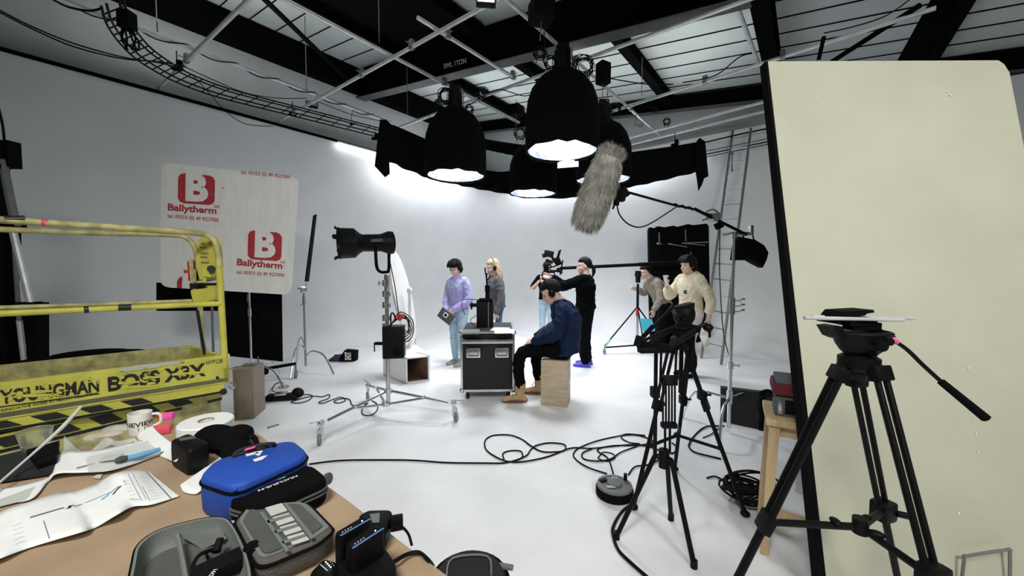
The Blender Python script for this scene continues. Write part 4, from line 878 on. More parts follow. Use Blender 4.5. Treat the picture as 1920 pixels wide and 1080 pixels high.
# ================================================================ PRINTED INSULATION BOARD AND BLACK FLOPPY
bc = [at(300, 538, 4.55), at(545, 553, 5.1), at(560, 333, 5.1), at(303, 304, 4.55)]
t = thing('insulation_board', 'big white board printed with red B logos, behind the yellow lift', 'board', bc[0].lerp(bc[1], .5))
bu = (bc[1]-bc[0]).normalized(); bv = (bc[3]-bc[0]).normalized(); bn = bu.cross(bv).normalized()
if bn.y > 0: bn = -bn
bc[2] = pl(560, 333, bc[0], bn)
def rc(corner, a_, b_, k=.045, n=4):
    out = []
    pa, pb = corner+a_*k, corner+b_*k
    for i in range(n+1):
        t_ = i/n; out.append(pa.lerp(corner, t_).lerp(corner.lerp(pb, t_), t_))
    return out
P4 = bc; q = []
for i in range(4): q += rc(P4[i], (P4[i-1]-P4[i]).normalized(), (P4[(i+1) % 4]-P4[i]).normalized(), .10)
mb = MB(); mb.prism(q, -bn*.04); mb.build('panel', 'foil', t, ang=60)
def ob(x, y, off=.003): return pl(x, y, bc[0], bn)+bn*off
import itertools
def logo(x, y, s, cut=False):
    # red rounded block with a white B cut out, drawn as red shapes
    ox = ob(x, y); ex = (ob(x+20, y+1.6)-ob(x, y)).normalized(); ey = bv; k = s
    def T(u_, v_): return ox+ex*(u_*k)+ey*(v_*k)
    mb = MB()
    def poly(pts): mb.prism([T(*p) for p in pts], bn*.0015)
    if cut:
        poly([(-.5, -.8), (-.5, .30), (-.47, .40), (-.40, .47), (-.28, .5), (-.28, -.8)]); return mb
    poly([(-.5, -.34), (-.5, .34), (-.45, .45), (-.34, .5), (.34, .5), (.45, .45), (.5, .34), (.5, -.34), (.45, -.45), (.34, -.5), (-.34, -.5), (-.45, -.45)])
    return mb
for (x, y, s) in ((369, 355, .36), (497, 461, .375)): 
    o = logo(x, y, s).build('logo', 'red', t, smooth=False)
    ex = (ob(x+20, y+1.6)-ob(x, y)).normalized(); text_mb('B', s*1.22, ob(x, y, .005)-ex*s*.30-bv*s*.36, ex, bv, 0, .05, width=s*.62).build('logo_letter', 'foil', o, smooth=False)
logo(345, 536, .40, True).build('logo', 'red', t, smooth=False) if False else None
mb = MB(); mb.prism([ob(332, 540), ob(332, 528), ob(336, 521), ob(342, 518), ob(341, 541)], bn*.0015); mb.build('logo', 'red', t, smooth=False)
ex = (ob(420, 391.5)-ob(315, 385)).normalized()
def btext(s, x0, y0, x1, y1, size, m='red', bold=.02):
    p, q = ob(x0, y0, .0), ob(x1, y1, .0); d = q-p; up_ = bn.cross(d).normalized(); up_ = up_ if up_.z > 0 else -up_
    text_mb(s, size, p+bn*.004, d, up_, 0, bold, width=d.length).build('lettering', m, t, smooth=False)
btext('Ballytherm', 315, 394, 406, 401, .112, bold=.03); btext('Ltd', 402, 389, 411, 390, .05)
btext('tel. 00353 (0) 49 9527000', 314, 408, 410, 416, .062, bold=.012)
btext('Ballytherm', 444, 497, 529, 504, .118, bold=.03); btext('Ltd', 526, 493, 534, 494, .05)
btext('tel. 00353 (0) 49 9527000', 443, 513, 533, 519, .062, bold=.012); btext('tel. 00353 (0) 49 9527000', 452, 326, 544, 335, .062, bold=.012)
mb = MB(); 
for (x, y, s) in ((418, 352, 1.6), (352, 357, 1.4), (334, 460, .8), (517, 435, .9), (531, 499, 1), (329, 427, .8), (358, 485, .7)): mb.prism([ob(x-s, y, .0035), ob(x+s, y-s, .0035), ob(x+s*.5, y+s, .0035)], bn*.001)
mb.build('dent', 'stripe', t)
# stand for the board
bs = V((at(466, 640, 4.95).x, 4.99, 0)); t = thing('board_stand', 'slim chrome stand holding up the printed board', 'stand', bs)
mb = MB(); mb.cyl(bs+Z*.12, bs+Z*1.45, .012, n=10); mb.cyl(bs+Z*.9, bs+Z*1.0, .02); mb.cyl(at(466, 552, 4.99)-Z*.1, at(466, 552, 4.99), .02); mb.build('pole', 'chrome', t)
for d in ((.52, -.18, 0), (-.30, -.36, 0), (.1, .45, 0)):
    d = V(d); mb = MB(); mb.tube([bs+Z*.22, bs+Z*.25+d*.3, bs+Z*.20+d*.75, bs+Z*.012+d], .012, 8, 4); mb.build('leg', 'chrome', t)
t = thing('black_floppy', 'black cloth floppy panel hanging behind the printed board and stand', 'black flag', at(476, 677, 5.35))
mb = MB(); q = [at(293, 583, 5.0), at(423, 570, 5.2), at(423, 662, 5.2), at(530, 677, 5.4), at(530, 552, 5.4), at(293, 536, 5.0)]
mb.quadbox([at(293, 583, 5.0), at(420, 583, 5.2), at(420, 530, 5.2), at(293, 530, 5.0)], (0, .02, 0)); mb.build('upper_cloth', 'cloth', t)
mb = MB(); mb.quadbox([at(421, 667, 5.2), at(529, 678, 5.4), at(527, 540, 5.4), at(421, 535, 5.2)], (0, .02, 0)); mb.build('lower_cloth', 'cloth', t)
mb = MB(); mb.cyl(at(484, 668, 5.3), at(484, 690, 5.3), .01); mb.cyl(at(394, 560, 5.1)+V((0, .03, 0)), V((at(394, 600, 5.1).x, 5.13, .02)), .016); mb.cyl(at(484, 690, 5.3)-V((0, 0, 0)), V((at(484, 690, 5.3).x, 5.3, .02)), .01); mb.build('support_pole', 'clamp', t)
# ---- C-stand with flag on edge
bs = V((at(572, 640, 5.68).x, 5.68, 0)); t = thing('c_stand', 'slim c-stand holding a black flag edge on, right of the printed board', 'stand', bs)
tz = at(572, 543, 5.68).z; mb = MB(); mb.cyl(bs+Z*.06, bs+Z*(tz+.05), .0145, n=10); mb.cyl(bs+Z*(tz-.22), bs+Z*(tz-.1), .022); mb.build('pole', 'clamp', t)
mb = MB(); mb.box(bs+Z*tz, (.09, .06, .10), rotz(.5), bev=.012); mb.cyl(bs+Z*(tz+.02)-V((.09, 0, 0)), bs+Z*tz, .012); mb.cyl(bs+Z*(tz-.2), bs+Z*(tz-.2)+V((-.06, 0, -.04)), .008); mb.build('grip_head', 'alu', t)
for e, zz in ((fl(545, 711), .40), (fl(626, 703), .30), (fl(556, 685), .46)):
    d = (e-bs); d.z = 0; mb = MB(); mb.tube([bs+Z*(zz-.1), bs+Z*zz+d*.25, bs+Z*(zz-.04)+d*.68, bs+Z*.012+d], .013, 8, 4); mb.build('leg', 'alu', t)
t = thing('black_flag', 'narrow black flag seen edge on at the top of the c-stand', 'flag', at(573, 530, 5.68)); q = [at(571, 528, 5.6), at(577, 528, 5.8), at(592, 402, 5.85), at(587, 404, 5.6)]; mb = MB(); mb.quadbox(q, (.02, 0, 0)); mb.build('cloth', 'cloth', t)
mb = MB(); mb.cyl(at(574, 530, 5.7), at(573, 545, 5.68), .008); mb.build('pin', 'clamp', t)
# ---- rolling base seen behind apple box
t = thing('dolly_leg', 'black folded stand leg with grey caster lying left of the c-stand', 'stand leg', at(520, 705, 5.2)); mb = MB(); mb.cyl(fl(491, 716)+Z*.17, fl(556, 708)+Z*.2, .022, n=8); mb.box(fl(495, 716)+Z*.15, (.1, .08, .1), bev=.02); mb.build('bar', 'matblack', t)
mb = MB(); p = fl(555, 709)+V((0, 0, .0)); mb.lathe([(.012, -.014), (.05, -.014), (.05, .014), (.012, .014)], p+Z*.0505, (1, .3, 0), n=16); mb.cyl(p+Z*.06, p+Z*.19, .012); mb.build('caster', 'tyre', t)
# ---- sandbag
t = thing('sandbag', 'small black and purple sandbag lying on the floor left of the rolling stand', 'sandbag', fl(642, 676))
def sb(x, y, D=6.2): return at(x, y, D)
z_ = fl(642, 676).y
bagmesh([sb(640, 676, z_), sb(641, 666, z_), sb(649, 655, z_), sb(670, 657, z_), sb(669, 675, z_)], .26, 'body', 'cloth', t)
bagmesh([sb(614, 676, z_), sb(628, 666, z_), sb(642, 664, z_), sb(643, 675, z_)], .2, 'flap', mat('purple_nylon', (.05, .012, .07), .7), t)
mb = MB(); mb.torus(sb(630, 668, z_-.05), .028, .006, (0, 1, .2), n=14, m=5); mb.build('handle', 'cloth', t)
text_mb('SHOT', .14, sb(658, 675, z_-.145), V((0, 0, 1)), V((-1, 0, 0)), 0, .03, width=.13).build('lettering', 'white', t)
# ---- extension block with cables on the floor
t = thing('extension_block', 'extension socket block with a red lead on the floor beside the apple box', 'extension lead', fl(530, 752))
p = fl(530, 750); mb = MB(); mb.box(p+Z*.04, (.34, .12, .07), rotz(.2), bev=.03); mb.ell(p+V((.15, .05, .07)), (.07, .05, .06)); mb.build('block', 'black', t)
mb = MB(); mb.box(p+V((.0, -.02, .085)), (.12, .10, .025), rotz(.3), bev=.01); mb.build('socket', 'alu', t)
mb = MB(); mb.torus(fl(532, 728)+Z*.02, .055, .006, n=20, m=5); mb.build('red_lead', 'redp', t)
g0 = fl
cable('cable', [p+V((.1, 0, .06)), fl(512, 738)+Z*.03, fl(516, 722)+Z*.01, fl(529, 718)+Z*.01, fl(531, 728)+Z*.02], .006, 'dark loop of lead above the extension block', sm=6)
cable('cable', [fl(x, y)+Z*.008 for x, y in ((489, 752), (500, 747), (515, 748))], .006, 'short lead between the apple box and extension block')
cable('cable', [fl(x, y)+Z*.008 for x, y in ((551, 748), (563, 742), (578, 741), (586, 744), (578, 752), (560, 757), (546, 755), (560, 750), (586, 744), (604, 745), (617, 741), (616, 748), (598, 755), (606, 757), (625, 750), (640, 746), (648, 752), (634, 757), (627, 753), (645, 748), (656, 751), (660, 760), (672, 761), (690, 757))], .0055, 'thin wavy cable on the floor between extension block and rolling stand')
cable('cable', [fl(x, y)+Z*.008 for x, y in ((690, 757), (680, 766), (680, 778), (694, 780), (706, 772), (708, 760), (697, 752))], .0055, 'cable loop on the floor under the rolling stand')
mb = MB(); mb.box(fl(512, 800)+Z*.006, (.10, .02, .01), rotz(.9), bev=.003); tag(mb.build('cable_tie', 'steelgrey'), 'small grey scrap lying alone on the white floor', 'scrap')
# ================================================================ FLOOR CABLES AT THE CENTRE
def fc(pts, r, label): return cable('cable', [fl(x, y)+Z*(r+.001+.004*(i % 2)) for i, (x, y) in enumerate(pts)], r, label)
fc(((580, 872), (640, 866), (725, 864), (780, 866), (835, 869), (905, 871), (950, 869), (985, 858), (995, 845), (1005, 838), (1030, 832), (1058, 836), (1058, 846), (1040, 850), (1015, 848), (995, 838), (978, 825), (955, 818), (925, 818), (910, 828), (912, 845), (935, 862), (960, 868), (990, 867), (1030, 857), (1065, 844), (1085, 841)), .0065, 'long black cable crossing the floor with a loop at its middle')
fc(((945, 862), (943, 853), (955, 847), (975, 848), (980, 855), (975, 863), (960, 868)), .006, 'small round cable loop on the floor inside the large loop')
fc(((1085, 841), (1110, 843), (1150, 838), (1190, 836), (1220, 840), (1240, 848), (1262, 851), (1268, 840), (1260, 832)), .006, 'cable running under the middle tripods')
fc(((1138, 890), (1105, 880), (1083, 866), (1075, 854), (1085, 842), (1110, 832), (1140, 823), (1180, 817), (1205, 820), (1225, 830), (1200, 836), (1150, 838), (1120, 845), (1140, 862), (1150, 890)), .006, 'outer cable loop above the cable drum')
fc(((1110, 843), (1092, 852), (1095, 862), (1120, 867), (1145, 862), (1165, 850), (1200, 835), (1180, 832), (1165, 822), (1175, 816), (1210, 818)), .006, 'inner crossing cable loop above the cable drum')
fc(((1178, 892), (1190, 878), (1210, 874), (1225, 870), (1240, 860)), .006, 'cable running from the drum to the rig stand')
fc(((1125, 855), (1122, 862), (1140, 866), (1153, 860), (1148, 852), (1132, 850), (1125, 855)), .005, 'small inner cable loop near the drum')
fc(((1188, 945), (1165, 965), (1150, 990), (1150, 1010), (1160, 1035), (1185, 1062), (1230, 1100)), .009, 'thick cable snaking along the floor towards the camera past the rig stand')
fc(((1358, 800), (1325, 802), (1305, 815), (1292, 835), (1296, 845), (1310, 853), (1352, 862)), .007, 'cable loop on the floor between tripod and chrome stand')
fc(((1318, 822), (1335, 815), (1352, 800)), .005, 'short thin lead near the chrome stand foot')
# cable drum
p = fl(1152, 928); t = thing('cable_drum', 'round black cable drum on the floor left of the rig stand', 'cable drum', p)
mb = MB(); mb.lathe([(.118, .004), (.124, .012), (.124, .05), (.118, .06)], p, n=36); mb.build('reel', 'matblack', t)
mb = MB(); mb.lathe([(.11, .06), (.118, .064), (.114, .078), (.09, .082), (.088, .076), (.05, .076), (.048, .090), (.0, .092)], p, n=36); mb.build('face_plate', 'steelgrey', t)
for (dx, dy, w_, h_, r_) in ((.0, .05, .05, .02, .3), (.02, .065, .04, .015, -.3), (-.035, -.045, .055, .025, 0)):
    mb = MB(); mb.box(p+V((dx, dy, .0935 if abs(dy) < .046 and dx == 0 else .084)), (w_, h_, .003), rotz(r_)); mb.build('label_sticker', 'card', t)
mb = MB(); mb.cyl(p+V((.085, .04, .08)), p+V((.085, .04, .125)), .012); mb.box(p+V((-.07, .03, .085)), (.05, .03, .015), rotz(.5), bev=.004); mb.build('winding_knob', 'black', t)
# coiled cable heap
random.seed(5)
p = fl(1402, 942)
def heap(p, R, n, label, sq=.75, h=.16, r=.0065):
    mb = MB(); pts = []
    for i in range(n*20):
        k = i/20; t_ = i*2*PI/20; rr = R*(.72+.28*math.sin(k*2.1)+.06*math.sin(3*t_+k)); pts.append(p+V((math.cos(t_)*rr+math.sin(k*1.7)*R*.12, math.sin(t_)*rr*sq+math.cos(k*2.3)*R*.1, .012+h*abs(math.sin(k*1.1))*(.75+.25*math.sin(t_+k)))))
    mb.tube(pts, r, 5); return tag(mb.build('cable_coil', 'rubber'), label, 'cable coil')
heap(p, .165, 16, 'heap of coiled black cable on the floor left of the pine stool')
fc(((1325, 898), (1340, 896), (1355, 902), (1362, 910)), .006, 'loose cable end sticking out of the coiled heap')
cable('cable', [at(1446, 835, 2.3), at(1445, 870, 2.3), at(1443, 905, 2.35)], .0045, 'thin cable hanging from the stool to the coiled heap')
# ================================================================ LADDER
l0, l1 = fl(1315, 672), fl(1352, 684); T0, T1 = at(1374, 245, 7.36), at(1408, 240, 7.05)
t = thing('ladder', 'long aluminium ladder leaning on the right wall', 'ladder', l0)
for p_, q_ in ((l0, T0), (l1, T1)):
    mb = MB(); mb.tube([p_+Z*.01, q_], .021, 6); mb.build('stile', 'steelgrey', t)
for i in range(1, 15):
    k = (i*.285)/(T0-l0).length; mb = MB(); mb.cyl(l0.lerp(T0, k), l1.lerp(T1, k), .012, n=8); mb.build('rung', 'alu', t)
t = thing('cable_hook', 'short dark hook rod hanging beside a ladder rung', 'hook', at(1373, 290, 7.2)); mb = MB(); mb.cyl(at(1373, 288, 7.15), at(1372, 318, 7.15), .012); mb.ell(at(1373, 288, 7.15), (.025, .025, .025)); mb.ell(at(1373, 320, 7.15), (.02, .02, .02)); mb.build('rod', 'steelgrey', t)
# ================================================================ BLACK DRAPED FRAME WITH PIPES
t = thing('draped_rack', 'tall black draped rack with pipes, behind the two people at right', 'rack', fl(1275, 648))
q = [(1217, 432), (1219, 426), (1228, 428), (1234, 424), (1246, 426), (1262, 423), (1270, 425), (1290, 420), (1300, 422), (1325, 419), (1329, 424), (1331, 560), (1333, 640), (1320, 645), (1222, 652), (1219, 560)]
mb = MB(); mb.prism([at(x, y, 7.35) for x, y in q], V((0, .10, 0))); mb.build('drape', 'cloth', t, smooth=False)
for x0, y0, x1, y1, r in ((1236, 436, 1236, 456, .012), (1285, 430, 1286, 452, .012), (1252, 457, 1288, 463, .012), (1278, 456, 1328, 454, .013), (1278, 456, 1322, 460, .010), (1222, 495, 1262, 492, .012), (1295, 472, 1296, 484, .012)):
    mb = MB(); mb.cyl(at(x0, y0, 7.3), at(x1, y1, 7.3), r, n=8); mb.build('pipe', 'steelgrey', t)
mb = MB(); mb.box(at(1236, 457, 7.3), (.10, .03, .03), bev=.005); mb.box(at(1258, 458, 7.3), (.05, .03, .03), bev=.005); mb.build('fitting', 'alu', t)
# long black pole resting on wheeled tripod
t = thing('jib_arm', 'long black horizontal arm between the camera rig and the draped rack', 'jib arm', at(1195, 497, 6.7))
mb = MB(); mb.cyl(at(1050, 503, 6.3), at(1200, 496, 6.75), .026, .03, 12); mb.build('front_section', 'matblack', t)
mb = MB(); mb.cyl(at(1198, 496, 6.74), at(1290, 491, 7.0), .034, .034, 12); mb.build('rear_section', 'matblack', t)
bs = V((at(1195, 600, 6.75).x, 6.75, 0)); t = thing('wheeled_tripod', 'tripod on casters with mint green feet supporting the long black arm', 'tripod', bs)
mb = MB(); mb.cyl(bs+Z*(at(1195, 508, 6.75).z), bs+Z*(at(1195, 530, 6.75).z), .05, .04, 10); mb.cyl(bs+Z*at(1195, 532, 6.75).z, bs+Z*at(1195, 575, 6.75).z, .022); mb.ell(bs+Z*at(1195, 515, 6.75).z, (.06, .05, .07)); mb.build('head', 'black', t)
mb = MB(); mb.cyl(bs+Z*at(1195, 590, 6.75).z, bs+Z*.28, .02, n=10); mb.build('column', 'alu', t)
mb = MB(); mb.cyl(bs+Z*at(1195, 592, 6.75).z, bs+Z*at(1195, 581, 6.75).z, .028); mb.build('red_band', 'redp', t)
for F_ in (fl(1133, 664), fl(1243, 655), fl(1206, 652)):
    S_ = bs+Z*at(1195, 575, 6.75).z; e = F_+Z*.14; mb = MB(); mb.cyl(S_, e, .013, n=8); mb.build('leg', 'matblack', t); m_ = S_.lerp(e, .82)
    mb = MB(); mb.cyl(m_, e-Z*.02, .018); mb.build('mint_foot', 'teal', t); mb = MB(); mb.lathe([(.01, -.012), (.045, -.012), (.045, .012), (.01, .012)], F_+Z*.0455, (1, .2, 0), n=14); mb.cyl(F_+Z*.05, F_+Z*.13, .012); mb.build('caster', 'clamp', t)
    mb = MB(); mb.cyl(bs+Z*.16, e-Z*.02, .014, n=8); mb.build('brace', 'matblack', t)
# ================================================================ YELLOW SCISSOR LIFT
NRt, NRb = at(427, 665, 2.84), at(425, 738, 2.84); NLt, NLb = at(0, 718, 2.127), at(0, 795, 2.127)
ldir = V((NLt.x-NRt.x, NLt.y-NRt.y, 0)).normalized(); Lx = 1.5; back = V((-.48, .31, 0))*1.15; nl = V((ldir.y, -ldir.x, 0))
if nl.y > 0: nl = -nl
zt_, zb_ = .876, .662
R0 = V((NRt.x, NRt.y, 0))
def lp(u, z, k=0, off=0): return R0+ldir*u+Z*z+back*k+nl*off   # u along the lift, k 0 near side..1 far side
def lpix(x, y, off=.002): return pl(x, y, R0, nl)+nl*off
t = thing('scissor_lift', 'yellow scissor lift with worn lettering and hazard stripes at the left', 'scissor lift', lp(.7, 0, .5))
mb = MB(); mb.quadbox([lp(0, zb_), lp(Lx, zb_), lp(Lx, zt_), lp(0, zt_)], -nl*.03); mb.build('toe_board', 'yellow', t, smooth=False)
mb = MB(); mb.quadbox([lp(0, zb_, 1), lp(Lx, zb_, 1), lp(Lx, zt_+.0, 1), lp(0, zt_, 1)], -nl*.03); mb.build('toe_board', 'yellow2', t, smooth=False)
mb = MB(); mb.quadbox([lp(0, zb_), lp(0, zb_, 1), lp(0, zt_-.01, 1), lp(0, zt_-.01)], ldir*.03); mb.build('toe_board', 'yellow', t, smooth=False)
mb = MB(); mb.quadbox([lp(0, zb_+.01), lp(Lx, zb_+.01), lp(Lx, zb_+.01, 1), lp(0, zb_+.01, 1)], Z*.03); mb.build('deck', 'steelgrey', t, smooth=False)
mb = MB(); mb.quadbox([lp(-.012, zb_-.0, 0, .004), lp(-.012, zt_, 0, .004), lp(.0, zt_+.004, 0, .004), lp(.0, zb_, 0, .004)], -nl*.05); mb.build('corner_cap', 'yellow2', t, smooth=False)
# lower bands and chassis
def skew(u): return -.26+.26*u/1.05
def band(z0, z1, off, m, nm, u0=.05, sk=0):
    f = (lambda u: off+skew(u)) if sk else (lambda u: off)
    mb = MB(); mb.quadbox([lp(u0, z0, 0, f(u0)), lp(Lx, z0, 0, f(Lx)), lp(Lx, z1, 0, f(Lx)), lp(u0, z1, 0, f(u0))], -nl*.03); mb.build(nm, m, t, smooth=False)
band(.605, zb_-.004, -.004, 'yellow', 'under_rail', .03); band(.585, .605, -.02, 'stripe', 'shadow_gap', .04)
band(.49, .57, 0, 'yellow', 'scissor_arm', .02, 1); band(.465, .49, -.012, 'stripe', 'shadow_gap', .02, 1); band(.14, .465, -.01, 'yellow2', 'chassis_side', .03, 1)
mb = MB(); mb.quadbox([lp(.06, .14, .35), lp(Lx, .14, .1), lp(Lx, .14, 1), lp(.06, .14, 1)], Z*.45); mb.build('chassis', 'yellow2', t, smooth=False)
for i in range(8):
    for row, (z0, z1, off) in enumerate(((.612, .655, .002), (.498, .562, .004))):
        u = (.20 if row else .42)+i*.185; w_ = .10; f = (lambda q: off+skew(q)) if row else (lambda q: off)
        if u > Lx-.15: continue
        mb = MB(); mb.quadbox([lp(u, z0, 0, f(u)), lp(u+w_, z0, 0, f(u+w_)), lp(u+w_+.055, z1, 0, f(u+w_+.055)), lp(u+.055, z1, 0, f(u+.055))], -nl*.003+nl*.0015); mb.build('hazard_stripe', 'stripe', t, smooth=False)
for u in (.14, 1.1):
    for k in (0.02, .95): mb = MB(); c = lp(u, .1502, k); mb.lathe([(.03, -.04), (.145, -.04), (.15, -.03), (.15, .03), (.145, .04), (.03, .04)], c, nl, n=24); mb.build('wheel', 'tyre', t)
mb = MB(); mb.cyl(lp(.035, .60, 0, -.02), lp(.035, .60, 0, .02), .022); mb.build('pivot_pin', 'stripe', t)
mb = MB(); mb.ell(lpix(407, 708), (.015, .004, .012)); mb.build('tie_hole', 'stripe', t)
mb = MB(); mb.tube([lp(-.01, .66), lp(-.04, .63), lp(-.02, .61), lp(.0, .63)], .006, 6, 4); mb.build('tie_ring', 'clamp', t)
# lettering
def ltext(s, x0, y0, x1, y1, size, bold=.03, m='stripe'):
    p, q = lpix(x0, y0), lpix(x1, y1); text_mb(s, size, p+nl*.002, q-p, Z, 0, bold, width=(q-p).length).build('lettering', m, t, smooth=False)
ltext('YOUNGMAN', 0, 757, 186, 733, .11, .03); ltext('BOSS X3X', 203, 733, 386, 703, .125, .04); ltext('HYP238', 387, 684, 417, 680, .045, .0)
ltext('INNOVATIVE WORK AT HEIGHT SOLUTIONS', 2, 772, 184, 739, .022, .01)
mb = MB(); p, q = lpix(0, 762), lpix(186, 737); mb.quadbox([p, q, q-Z*.006, p-Z*.006], nl*.002); mb.build('underline', 'stripe', t, smooth=False)
mb = MB(); random.seed(9)   # paint smears and flaked letters
def smear(x0, y0, x1, y1, h, m_=.004):
    p, q = lpix(x0, y0, m_), lpix(x1, y1, m_); pts = [p+Z*h*.3, p.lerp(q, .3)+Z*h*.5, q+Z*h*.2, q-Z*h*.3, p.lerp(q, .4)-Z*h*.5, p-Z*h*.4]; mb.prism(pts, nl*.001)
smear(224, 694, 345, 678, .035); mb.build('paint_smear', 'card', t, smooth=False)
mb = MB(); 
for i in range(60):
    x = random.uniform(5, 385); y = 757-.155*x+random.uniform(-26, 2); smear(x, y, x+random.uniform(3, 12), y-1.5, random.uniform(.006, .018))
for x0, y0, x1 in ((222, 718, 262), (232, 726, 300), (268, 709, 300), (40, 742, 110), (60, 735, 100), (322, 702, 352), (352, 700, 384), (275, 720, 292)): smear(x0, y0, x1, y0-3, .02)
mb.build('flaked_paint', 'yellow', t, smooth=False)['kind'] = 'stuff'
def rail(pts, r, nm='guard_rail', sm=5, m='yellow'): mb = MB(); mb.tube(pts, r, 12, sm); mb.build(nm, m, t)
zr = 1.80
rail([at(-60, 408, 2.055), at(0, 412, 2.127), at(180, 424, 2.38), at(355, 436, 2.69), at(385, 440, 2.77), at(402, 451, 2.80), at(409, 475, 2.81), at(412, 500, 2.81)], .0205, m='yellow2')
rail([at(410, 486, 2.81), at(415, 570, 2.83), at(422, 690, 2.84)], .0215, 'post', 0)
rail([at(-60, 427, 2.36), at(0, 430, 2.46), at(180, 437, 2.75), at(325, 441, 3.0), at(352, 448, 3.05), at(366, 466, 3.08), at(371, 500, 3.08), at(375, 575, 3.1), at(383, 665, 3.12)], .0185, m='yellow2')
rail([at(-60, 590, 2.055), at(0, 588, 2.127), at(180, 580, 2.38), at(370, 571, 2.72), at(414, 569, 2.82)], .0185, 'mid_rail', 0)
rail([at(-60, 579, 2.3), at(0, 577, 2.4), at(180, 571, 2.7), at(360, 564, 3.0)], .0145, 'mid_rail', 0, 'yellow2')
mb = MB(); 
for x0, x1, y in ((158, 167, 581), (222, 246, 577), (10, 48, 412)):
    D_ = 1/(.470-.000276*x0); D2 = 1/(.470-.000276*x1)
    mb = MB(); mb.cyl(at(x0, y, D_), at(x1, y-1, D2), .0215, n=12); mb.build('tape_band', 'stripe', t)
mb = MB(); mb.cyl(at(78, 417, 2.23), at(92, 418, 2.25), .0215, n=12); mb.build('tape_band', 'pinkred', t)
# control box and plate at the corner
def cl(x, y, D=2.86): return at(x, y, D)
mb = MB(); pts = [cl(368, 530), cl(368, 470), cl(371, 452), cl(379, 443), cl(389, 440), cl(400, 444), cl(408, 456), cl(411, 480), cl(411, 515), cl(400, 515), cl(394, 520), cl(380, 518), cl(380, 530)]
mb.prism(pts, V((.012, .02, 0))); mb.build('corner_plate', 'yellow', t, smooth=False)
def cbox(q, dpt, nm, m, bev=None): mb = MB(); mb.quadbox([cl(*p) for p in q], dpt); mb.build(nm, m, t, smooth=False)
cbox([(352, 487), (378, 485), (380, 526), (356, 530)], V((.03, .10, 0)), 'control_box', 'yellow2')
cbox([(355, 531), (391, 531), (390, 540), (356, 544)], V((.02, .10, 0)), 'box_gap', 'stripe')
cbox([(357, 543), (372, 536), (407, 538), (408, 562), (362, 571)], V((.02, .10, 0)), 'lower_box', 'yellow') if False else None
mb = MB(); mb.prism([cl(357, 546), cl(370, 535), cl(402, 536), cl(402, 561), cl(363, 571)], V((.0, .10, 0))); mb.build('lower_box', 'yellow', t, smooth=False)
cbox([(351, 490), (354, 490), (357, 528), (353, 526)], V((-.004, .06, 0)), 'red_side', 'redp')
mb = MB(); mb.ell(cl(348, 509), (.012, .012, .014)); mb.build('red_button', 'redp', t)
mb = MB(); mb.cyl(cl(396, 504, 2.83), cl(396, 504, 2.87), .026, n=16); mb.build('round_hole', 'stripe', t)
for x0, x1, y in ((376, 383, 455), (374, 386, 462), (376, 390, 473), (375, 388, 480), (377, 391, 490)): 
    mb = MB(); mb.quadbox([cl(x0, y, 2.852), cl(x1, y, 2.852), cl(x1, y+3, 2.852), cl(x0, y+3, 2.852)], (0, .002, 0)); mb.build('instruction_print', 'plydark', t)
mb = MB(); mb.quadbox([cl(362, 489, 2.85), cl(365, 489, 2.85), cl(366, 504, 2.85), cl(363, 504, 2.85)], (0, .002, 0)); mb.build('slot', 'dullred', t)
mb = MB(); mb.cyl(at(370, 582, 2.95), at(384, 664, 3.0), .011, n=8); mb.build('strut', 'stripe', t)
# black cloth bundle lying on the far side of the lift
mb = MB(); random.seed(4)
p0 = at(170, 668, 3.05); mb.ell(p0+V((0, 0, .02)), (.24, .08, .035), rotz(.6)); mb.ell(p0+V((.12, .06, .01)), (.22, .07, .03), rotz(.5)); mb.ell(p0+V((-.2, -.10, -.0)), (.2, .08, .02), rotz(.7)); tag(mb.build('black_cloth', 'cloth', rem=.012, sm=3), 'black cloth bundle lying along the far edge of the yellow lift', 'cloth')
# ================================================================ DARK STAND RACK AT THE FAR LEFT
t = thing('stand_rack', 'dark rack of folded stands at the far left behind the yellow lift', 'rack', at(30, 700, 3.5))
def sk(x, y, D=3.5): return at(x, y, D)
def slabp(q, th, nm, m, D=3.5): mb = MB(); mb.quadbox([at(x, y, D) for x, y in q], (0, th, 0)); mb.build(nm, m, t, smooth=False)
slabp([(-40, 262), (13, 262), (16, 312), (-40, 312)], .1, 'upper_box', 'matblack'); slabp([(-40, 420), (14, 420), (14, 525), (-40, 525)], .1, 'middle_box', 'matblack', 3.55)
slabp([(-40, 575), (38, 575), (40, 650), (-40, 650)], .12, 'lower_box', 'matblack', 3.55); slabp([(-40, 655), (32, 655), (34, 720), (-40, 720)], .12, 'base_box', 'steelblack', 3.5)
mb = MB(); mb.quadbox([sk(49, 568), sk(70, 568), sk(71, 760), sk(50, 760)], (0, .09, 0)); mb.build('post', 'matblack', t)
for p_, q_, r_, m_ in (((4, 300), (30, 425), .03, 'steelgrey'), ((22, 425), (58, 572), .026, 'galv'), ((12, 425), (30, 700), .03, 'steelblack'), ((2, 310), (8, 700), .05, 'matblack'), ((36, 600), (48, 700), .02, 'galv'), ((25, 430), (36, 600), .016, 'steelgrey')):
    mb = MB(); mb.cyl(sk(*p_), sk(*q_, 3.48), r_, n=10); mb.build('folded_pole', m_, t)
mb = MB(); mb.box(sk(10, 424), (.28, .1, .04), bev=.008); mb.box(sk(55, 568), (.14, .1, .02), bev=.004); mb.build('crossbar', 'matblack', t)
cable('rope', [at(-6, 190, 3.3), at(4, 230, 3.4), at(8, 262, 3.5)], .009, 'dark rope running up from the rack at the left edge', 'rope')
